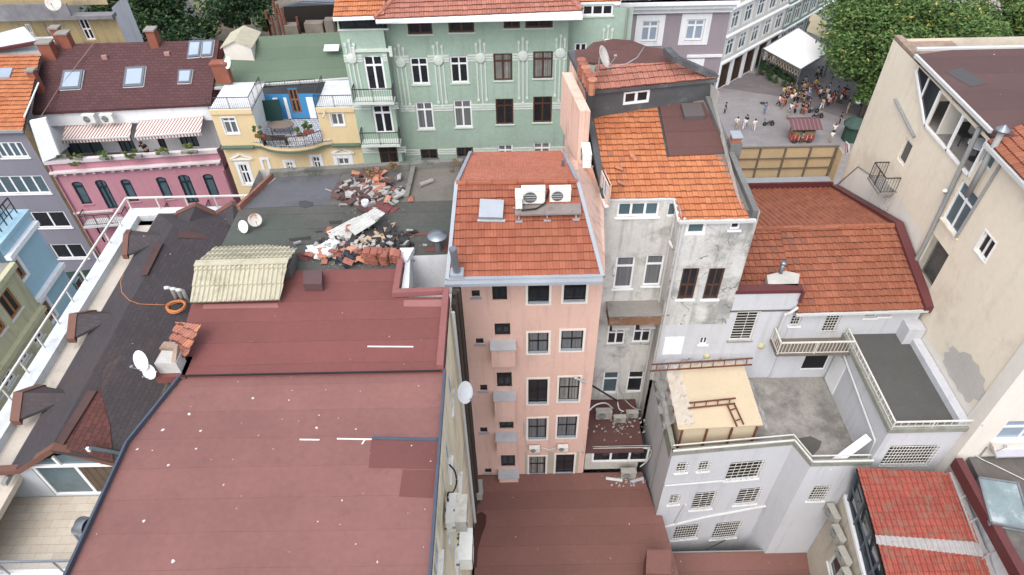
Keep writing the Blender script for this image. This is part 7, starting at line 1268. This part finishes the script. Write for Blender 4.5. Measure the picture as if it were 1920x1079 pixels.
# white canopy
zc = 4.0; q4 = [G(1430, 92, 43), G(1501, 131, 43), G(1560, 96, 43), G(1497, 52, 42.4)]; o = empty('terrace_canopy', q4[0], 'big white stretched canopy on frames over the cafe terrace', 'canopy'); ce = sum(q4, Vector()) / 4 + Vector((0, 0, .12)); m = MB()
for i in range(4): m.slab([q4[i], q4[(i + 1) % 4], ce], .05)
m.build('fabric', mat('white_canvas', rgb(240, 240, 242, 1.1), var=.02), o); m = MB()
for i in range(4): a, c = q4[i], q4[(i + 1) % 4]; m.bar(a, c, .15)
m.build('frame', steel, o)
for a in q4: m = MB(); m.bar((a.x, a.y, 0), a, .14); m.build('post', steel, o)
m = MB(); a, c = q4[0] + Vector((0, .2, -.15)), q4[1] + Vector((0, .2, -.15)); n = 14
for i in range(n): s_, e_ = a.lerp(c, i / n), a.lerp(c, (i + 1) / n); dz = Vector((0, 0, -1.0)); m.bar(s_, e_ + dz, .06); m.bar(s_ + dz, e_, .06)
m.build('lattice', mat('tan_lattice', rgb(176, 158, 130)), o)
for k, (q4, l) in enumerate((([(1512, 58), (1545, 72), (1552, 60), (1520, 40)], 'lower beige awning beside the white canopy'), ([(1516, 38), (1545, 58), (1553, 42), (1525, 24)], 'upper beige awning beside the white canopy'))):
    P_ = [G(u, v, 43.5 - .4 * (i > 1)) for i, (u, v) in enumerate(q4)]; o = empty('beige_awning', P_[0], l, 'awning', 'beige awnings'); m = MB(); m.slab(P_, .08); m.build('fabric', mat('beige_canvas', rgb(206, 192, 160)), o)
    for a in P_[:2]: m = MB(); m.bar((a.x, a.y, 0), a, .12); m.build('post', iron, o)
rq = random.Random(9)
for k in range(5): p = G(1440 + k * 18, 122 - k * 4, 47); o = empty('cafe_table', p, 'small cafe table on the terrace under white canopy', 'table', 'cafe tables'); m = MB(); m.lathe([(0, .74), (.4, .74), (.4, .77), (0, .77)], c=tuple(p), n=12); m.build('table_top', concrete_d, o); m = MB(); m.tube([p, p + Vector((0, 0, .74))], .04); m.build('leg', iron, o)
# street lamps
for u, v, l in ((1612, 186, 'street lamp with twin grey heads beside the tree trunk'), (1596, 262, 'slim lamp post with a small red arm right of the crowd')):
    p = G(u, v, 47); o = empty('street_lamp', p, l, 'street lamp', 'street lamps'); m = MB(); m.tube([p, p + Vector((0, 0, 5.2))], [.1, .06], 8); m.build('post', iron, o)
    for s_ in (-1, 1): m = MB(); m.tube([p + Vector((0, 0, 5)), p + Vector((s_ * .8, 0, 5.2))], .04); m.build('arm', iron, o); m = MB(); m.lathe([(.1, .0), (.28, -.05), (.26, -.2), (0, -.22)], c=tuple(p + Vector((s_ * .85, 0, 5.25))), n=12); m.build('lamp_head', pipe_g, o)
p = G(1592, 262, 47); o = empty('green_kiosk', p, 'dark green street kiosk at the right end of the square', 'kiosk'); kg = mat('kiosk_green', rgb(48, 78, 66), var=.2, scale=2); m = MB(); m.hull([(p.x + 1.0 * cos(a), p.y + 1.0 * sin(a)) for a in [i * pi / 4 + .4 for i in range(8)]], 0, 2.1); m.build('cabin', kg, o); m = MB(); m.lathe([(1.35, 2.1), (1.3, 2.25), (.7, 2.9), (0, 3.1)], c=(p.x, p.y, 0), n=8); m.build('kiosk_roof', mat('kiosk_roof_m', rgb(60, 84, 76), var=.15), o)
for k, (u, v, l) in enumerate(((1440, 236, 'black scooter parked left of the food cart'), (1532, 222, 'black baby carriage right of the food cart'), (1524, 212, 'black folded bicycle trailer above the food cart'))):
    p = G(u, v, 47); o = empty('parked_scooter' if k == 0 else 'baby_carriage', p, l, 'scooter' if k == 0 else 'carriage'); wm_ = mat('tyre_black', rgb(28, 28, 30))
    for x in (-.5, .5): m = MB(); m.lathe([(.26, -.05), (.28, 0), (.26, .05), (.12, .05), (.12, -.05), (.26, -.05)], M=Matrix.Translation((p.x + x, p.y, .28)) @ Matrix.Rotation(pi / 2, 4, 'X'), n=14); m.build('wheel', wm_, o)
    m = MB(); m.tube([(p.x - .5, p.y, .35), (p.x - .2, p.y, .35), (p.x + .1, p.y, .55), (p.x + .55, p.y, .7)], [.08, .14, .17, .1]); m.build('body', iron, o, smooth=True); m = MB(); m.tube([(p.x - .5, p.y, .3), (p.x - .62, p.y, 1.0)], .03); m.tube([(p.x - .62, p.y - .28, 1.0), (p.x - .62, p.y + .28, 1.0)], .025); m.build('handlebar', iron, o)
# drain covers
for u, v, l in ((1430, 194, 'round manhole cover left of the crowd'),): p = G(u, v, 47); m = MB(); m.lathe([(0, .012), (.4, .012), (.4, .006)], c=(p.x, p.y, 0), n=20); hang('manhole_cover', m, iron, l, 'manhole cover')
# ================================================================ terraces furniture
p = PY(530, 248, 45.0); o = empty('garden_table', p, 'oval grey wooden table on the yellow house terrace', 'table'); zf = HC - (fb - .02); m = MB(); pl = [(p.x + 1.0 * cos(a), p.y + .55 * sin(a)) for a in [i * pi / 10 for i in range(20)]]; m.hull(pl, zf + .7, zf + .75); m.build('table_top', mat('weathered_wood', rgb(120, 108, 96), var=.2), o)
for sx, sy in ((-.7, -.3), (.7, -.3), (-.7, .3), (.7, .3)): m = MB(); m.bar((p.x + sx, p.y + sy, zf), (p.x + sx * .9, p.y + sy * .9, zf + .7), .05); m.build('leg', iron, o)
p = PY(512, 262, 43.2); o = empty('garden_bench', p, 'dark slatted bench behind the bow balcony railing', 'bench'); bm_ = mat('dark_wood', rgb(84, 72, 64), var=.2); m = MB(); m.box((p.x - .9, p.y + .1, zf + .42), (p.x + .9, p.y + .5, zf + .47)); m.build('seat', bm_, o); m = MB(); m.box((p.x - .9, p.y + .04, zf + .5), (p.x + .9, p.y + .09, zf + .9)); m.build('backrest', bm_, o)
for sx in (-.8, .8): m = MB(); m.box((p.x + sx - .04, p.y + .08, zf), (p.x + sx + .04, p.y + .48, zf + .42)); m.build('leg', bm_, o)
q4 = [PY(484, 190, 46.3), PY(523, 187, 46.3), PY(531, 226, 46.0), PY(489, 228, 46.0)]; m = MB(); m.slab(q4, .06, (0, 1, 0)); o = hang('green_screen', m, mat('dark_green_board', rgb(24, 62, 60), var=.08), 'dark green board leaning before the blue terrace panels', 'screen')
def cctv(p, rz, l):
    o = empty('security_camera', (0, 0, 0), l, 'camera', 'security cameras'); m = MB(); m.tube([(0, -.3, 0), (0, .1, .02)], .06, 10); m.build('housing', pipe_w, o, smooth=True); m = MB(); m.tube([(0, .05, .02), (0, .25, .12)], .02); m.build('bracket', pipe_w, o); m = MB(); m.tube([(0, -.3, 0), (0, -.32, 0)], .045); m.build('lens', cable_k, o); o.location = p; o.rotation_euler = (RAD(35), 0, rz)
cctv(PY(1152, 505, 23.15), -.2, 'white security camera beside the tall stucco house window'); cctv(PY(608, 214, 43.7), -.3, 'white security camera on the yellow pavilion wall'); cctv(PY(1256, 455, 22.9), .5, 'dark security camera at the stucco corner')
p = V(20.3, 25.3, 17.0); o = empty('round_table', p, 'round white table on the cream building open terrace', 'table'); m = MB(); m.lathe([(0, .72), (.55, .72), (.55, .76), (0, .76)], c=tuple(p), n=24); m.build('table_top', white_p, o); m = MB(); m.tube([p, p + Vector((0, 0, .72))], .04); m.lathe([(0, .03), (.28, .02), (.28, 0)], c=tuple(p)); m.build('leg', iron, o)
p = V(20.3, 26.6, 17.0); o = empty('terrace_chair', p, 'dark chair on the cream building open terrace', 'chair'); m = MB(); m.box((p.x - .25, p.y - .25, p.z + .42), (p.x + .25, p.y + .25, p.z + .47)); m.build('seat', iron, o); m = MB(); m.box((p.x - .25, p.y + .22, p.z + .47), (p.x + .25, p.y + .26, p.z + .95)); m.build('backrest', iron, o)
for sx in (-.22, .22):
    for sy in (-.22, .22): m = MB(); m.bar((p.x + sx, p.y + sy, p.z), (p.x + sx, p.y + sy, p.z + .42), .04); m.build('leg', iron, o)
p = V(19.3, 33.7, 21.6); o = empty('small_flag', p, 'small red and white flag at the corner of wooden screen wall', 'flag'); m = MB(); m.tube([p + Vector((-.25, 0, .45)), p + Vector((.1, 0, -.55))], .015); m.build('pole', iron, o); m = MB(); m.slab([p + Vector((-.22, 0, .4)), p + Vector((.15, .05, .1)), p + Vector((.3, 0, -.5)), p + Vector((.07, 0, -.45))], .01, (0, 1, 0)); fl = m.build('cloth', mat('flag_white', rgb(226, 222, 222)), o)
m = MB(); m.slab([p + Vector((-.15, -.01, .28)), p + Vector((.05, .03, .1)), p + Vector((.2, -.01, -.42)), p + Vector((.1, -.01, -.4))], .01, (0, 1, 0)); m.build('red_stripe', mat('flag_red', rgb(186, 44, 52)), fl)
# rooftop oddments: clay chimney pots of the weathered house
for k in range(6):
    p = G(1090 + k * 4.2, 112 + k * 7.5, 14.0); m = MB(); m.lathe([(.14, -.7), (.15, -.1), (.22, -.02), (.22, .02), (.0, .05)], c=tuple(p), n=10); o = m.build('chimney_pot', mats_t[k % 3], c_.o)
m = MB(); m.box((3.3, 28.4, HC - 15), (3.7, 30.3, HC - 14.2)); 
# fallen tiles on the orange roof
for (u, v), l in (((1188, 300), 'stray orange tile lying loose high on patched roof'), ((1160, 320), 'stray tile at left edge of patched orange roof'), ((1165, 348), 'stray tile low on patched orange roof')):
    o = tl[2].copy(); COL.objects.link(o); o.location = PM(u, v) + Vector((0, 0, .12)); o.rotation_euler = (.35, .1, rn.uniform(.3, 1.5)); o['label'] = l; o['group'] = 'stray tiles on the patched roof'
# litter by the annex
m = MB(); m.tube([G(1136, 897, 33.05), G(1167, 901, 33.05)], .09, 8); hang('fallen_pipe', m, pipe_w, 'white plastic pipe lying at the foot of annex wall', 'pipe'); m = MB(); m.slab([G(1181, 902, 33.0), G(1206, 894, 33.0), G(1208, 899, 33.0), G(1186, 905, 33.0)], .06); hang('broken_board', m, mat('pale_blue_board', rgb(176, 186, 200)), 'pale blue broken board lying on court roof', 'board')
m = MB(); p = G(1190, 912, 33.08)
for _ in range(60):
    q_ = G(rn.gauss(1175, 20), rn.gauss(903, 5), 33.08); a = rn.uniform(.03, .1); m.slab([q_, q_ + Vector((a, .02, 0)), q_ + Vector((a, a, .02)), q_ + Vector((0, a, 0))], .03)
o = hang('litter', m, mat('grey_debris', (0,) * 4), 'scattered litter on court roof below the annex', 'litter'); o['kind'] = 'stuff'
m = MB()
for _ in range(70): q_ = G(rn.gauss(1165, 28), rn.gauss(800, 12), 31.12); a = rn.uniform(.03, .1); m.slab([q_, q_ + Vector((a, .02, 0)), q_ + Vector((a, a, .02)), q_ + Vector((0, a, 0))], .03)
o = hang('litter', m, mat('grey_debris', (0,) * 4), 'scattered litter on the dark annex roof', 'litter'); o['kind'] = 'stuff'
m = MB(); m.bar(G(1325, 1031, 36.2), G(1360, 1013, 36.2), .05); hang('thin_stick', m, iron, 'thin dark stick lying on the lower court roof', 'stick')
# stains and small repairs on the surfaces they belong to
def stain(parent, pts, h, m_, name='stain', up=.008):
    mb = MB(); mb.poly([G(u, v, h - up) for u, v in pts]); return mb.build(name, m_, parent)
crt = bpy.data.objects['court_roof_building']; stain(crt, [(893, 965), (903, 960), (912, 966), (911, 985), (903, 1005), (896, 1030), (894, 1065), (886, 1065), (888, 1010)], 33.1, mat('wet_stain', rgb(84, 50, 46), var=.15, rough=.35), 'wet_stain')
wt_ = bpy.data.objects['white_terrace_house']; stain(wt_, [(1497, 822), (1520, 818), (1541, 828), (1536, 842), (1522, 856), (1505, 846)], 28.25, mat('damp_patch', rgb(92, 90, 86), var=.15), 'damp_patch')
stain(wt_, [(1755, 765), (1775, 768), (1792, 785), (1760, 786), (1752, 776)], 25.0, mat('damp_patch', (0,) * 4), 'damp_patch')
dr = bpy.data.objects['debris_roof_building']; stain(dr, [(560, 378), (572, 376), (588, 380), (586, 387), (572, 391), (562, 388)], 17.45, mat('dark_puddle', rgb(70, 68, 72), rough=.2), 'puddle')
for pts in ([(598, 470), (640, 440), (690, 446), (752, 452), (756, 486), (700, 500), (630, 500), (600, 486)], [(640, 345), (690, 332), (745, 345), (748, 384), (690, 394), (642, 384)]): stain(dr, pts, 17.46, mat('dust_spread', rgb(104, 98, 92), var=.35, scale=1.2, dirt=(rgb(78, 78, 76), .8, 1.4, .45)), 'dust')
for pts in ([(540, 448), (582, 443), (584, 449), (545, 453)], [(617, 415), (642, 413), (640, 420), (618, 421)], [(590, 434), (605, 432), (606, 436), (592, 437)]): stain(dr, pts, 17.45, mat('bitumen_patch', rgb(58, 58, 58), var=.2), 'bitumen_patch')
pch = bpy.data.objects['peach_apartment_house']; a0, a1, z0, z1 = rect(wf, (984, 848), (1086, 892)); m = MB()
hs = sorted(h for h in wf.holes if h[2] < z1 - .2 and h[3] > z0 + .3 and h[0] > a0); cur = a0
for h in hs + [(a1, a1, 0, 0)]: wf.wbox(m, cur, h[0] - .11, z0 - 1, z1, .002, .012); cur = h[1] + .11
m.build('grey_base_render', mat('grey_base', rgb(186, 176, 160), var=.1, streak=.3), pch)
for pts in (((989, 833), (984, 815), (984, 790)), ((1014, 838), (1030, 842), (1043, 838))): m = MB(); m.tube([wf.pt(*wf.hit(*p), .05) for p in pts], .03); m.build('pipe', pipe_w, pch)
# brick chimney on the right parapet
m = MB(); p = PM(1378, 285); p.x -= .3; m.box((p.x - .05, p.y - .3, p.z - .3), (p.x + .45, p.y + .3, p.z + .55)); ch = m.build('chimney', mat('grey_concrete_parapet', (0,) * 4), c_.o); m = MB(); m.box((p.x, p.y - .22, p.z + .55), (p.x + .38, p.y + .22, p.z + .85)); m.build('brick_top', mats_t[0], ch); m = MB(); m.box((p.x - .05, p.y - .3, p.z + .85), (p.x + .42, p.y + .3, p.z + .9)); m.build('chimney_cap', zinc, ch)
# wires strung between the roofs
for pts, l in ((((1004, 88, 14.2), (1030, 200, 12), (0, 0, 0)), ''),): pass
m = MB(); m.tube([G(1140, 128, 13.9), G(1175, 120, 13.7), G(1195, 108, 13.6), G(1208, 88, 13.6)], .025, 6); hang('roof_cable', m, pipe_g, 'pale cable across the domed felt roof of weathered house', 'cable', smooth=True)
# separate runs of pipe, patches and trim become parts of their own
SPL = ('pavilion_roof', 'pale_patch', 'downpipe', 'relief_band', 'parapet_edge', 'drainpipe', 'white_panel', 'red_patch', 'cornice', 'broken_wall', 'wing_eave', 'sky_patch', 'green_ledge', 'pavilion_cornice', 'gutter', 'parapet', 'well_upstand', 'pale_plaster_patch', 'upper_coping', 'side_upstand', 'broken_parapet', 'edge_trim', 'roof_patch', 'string_course', 'walkway', 'walkway_parapet', 'front_fascia')
for o in list(bpy.data.objects):
    if o.type != 'MESH' or o.parent is None or o.name.split('.')[0] not in SPL or o.children: continue
    me = o.data; adj = {}; 
    par = list(range(len(me.vertices)))
    def find(i):
        while par[i] != i: par[i] = par[par[i]]; i = par[i]
        return i
    for e in me.edges: par[find(e.vertices[0])] = find(e.vertices[1])
    isl = {}
    for v in me.vertices: isl.setdefault(find(v.index), []).append(v.index)
    grp = [[set(g_), [min(me.vertices[i].co[a] for i in g_) - .03 for a in range(3)], [max(me.vertices[i].co[a] for i in g_) + .03 for a in range(3)]] for g_ in isl.values()]
    done_ = False
    while not done_:                      # pieces whose boxes touch belong together
        done_ = True
        for i in range(len(grp)):
            for j in range(i + 1, len(grp)):
                A_g, B_g = grp[i], grp[j]
                if all(A_g[1][a] <= B_g[2][a] and B_g[1][a] <= A_g[2][a] for a in range(3)):
                    A_g[0] |= B_g[0]; A_g[1] = [min(x, y) for x, y in zip(A_g[1], B_g[1])]; A_g[2] = [max(x, y) for x, y in zip(A_g[2], B_g[2])]; grp.pop(j); done_ = False; break
            if not done_: break
    if len(grp) < 2: continue
    for k, (vs, _, _) in enumerate(grp):
        bm = bmesh.new(); bm.from_mesh(me); bm.verts.ensure_lookup_table(); bmesh.ops.delete(bm, geom=[v for v in bm.verts if v.index not in vs], context='VERTS')
        m2 = bpy.data.meshes.new(me.name); bm.to_mesh(m2); bm.free(); m2.materials.append(me.materials[0]); c = o.copy(); c.data = m2; COL.objects.link(c); c.parent = o.parent
    bpy.data.objects.remove(o)
for o in bpy.data.objects:
    if 'off' in o: del o['off']
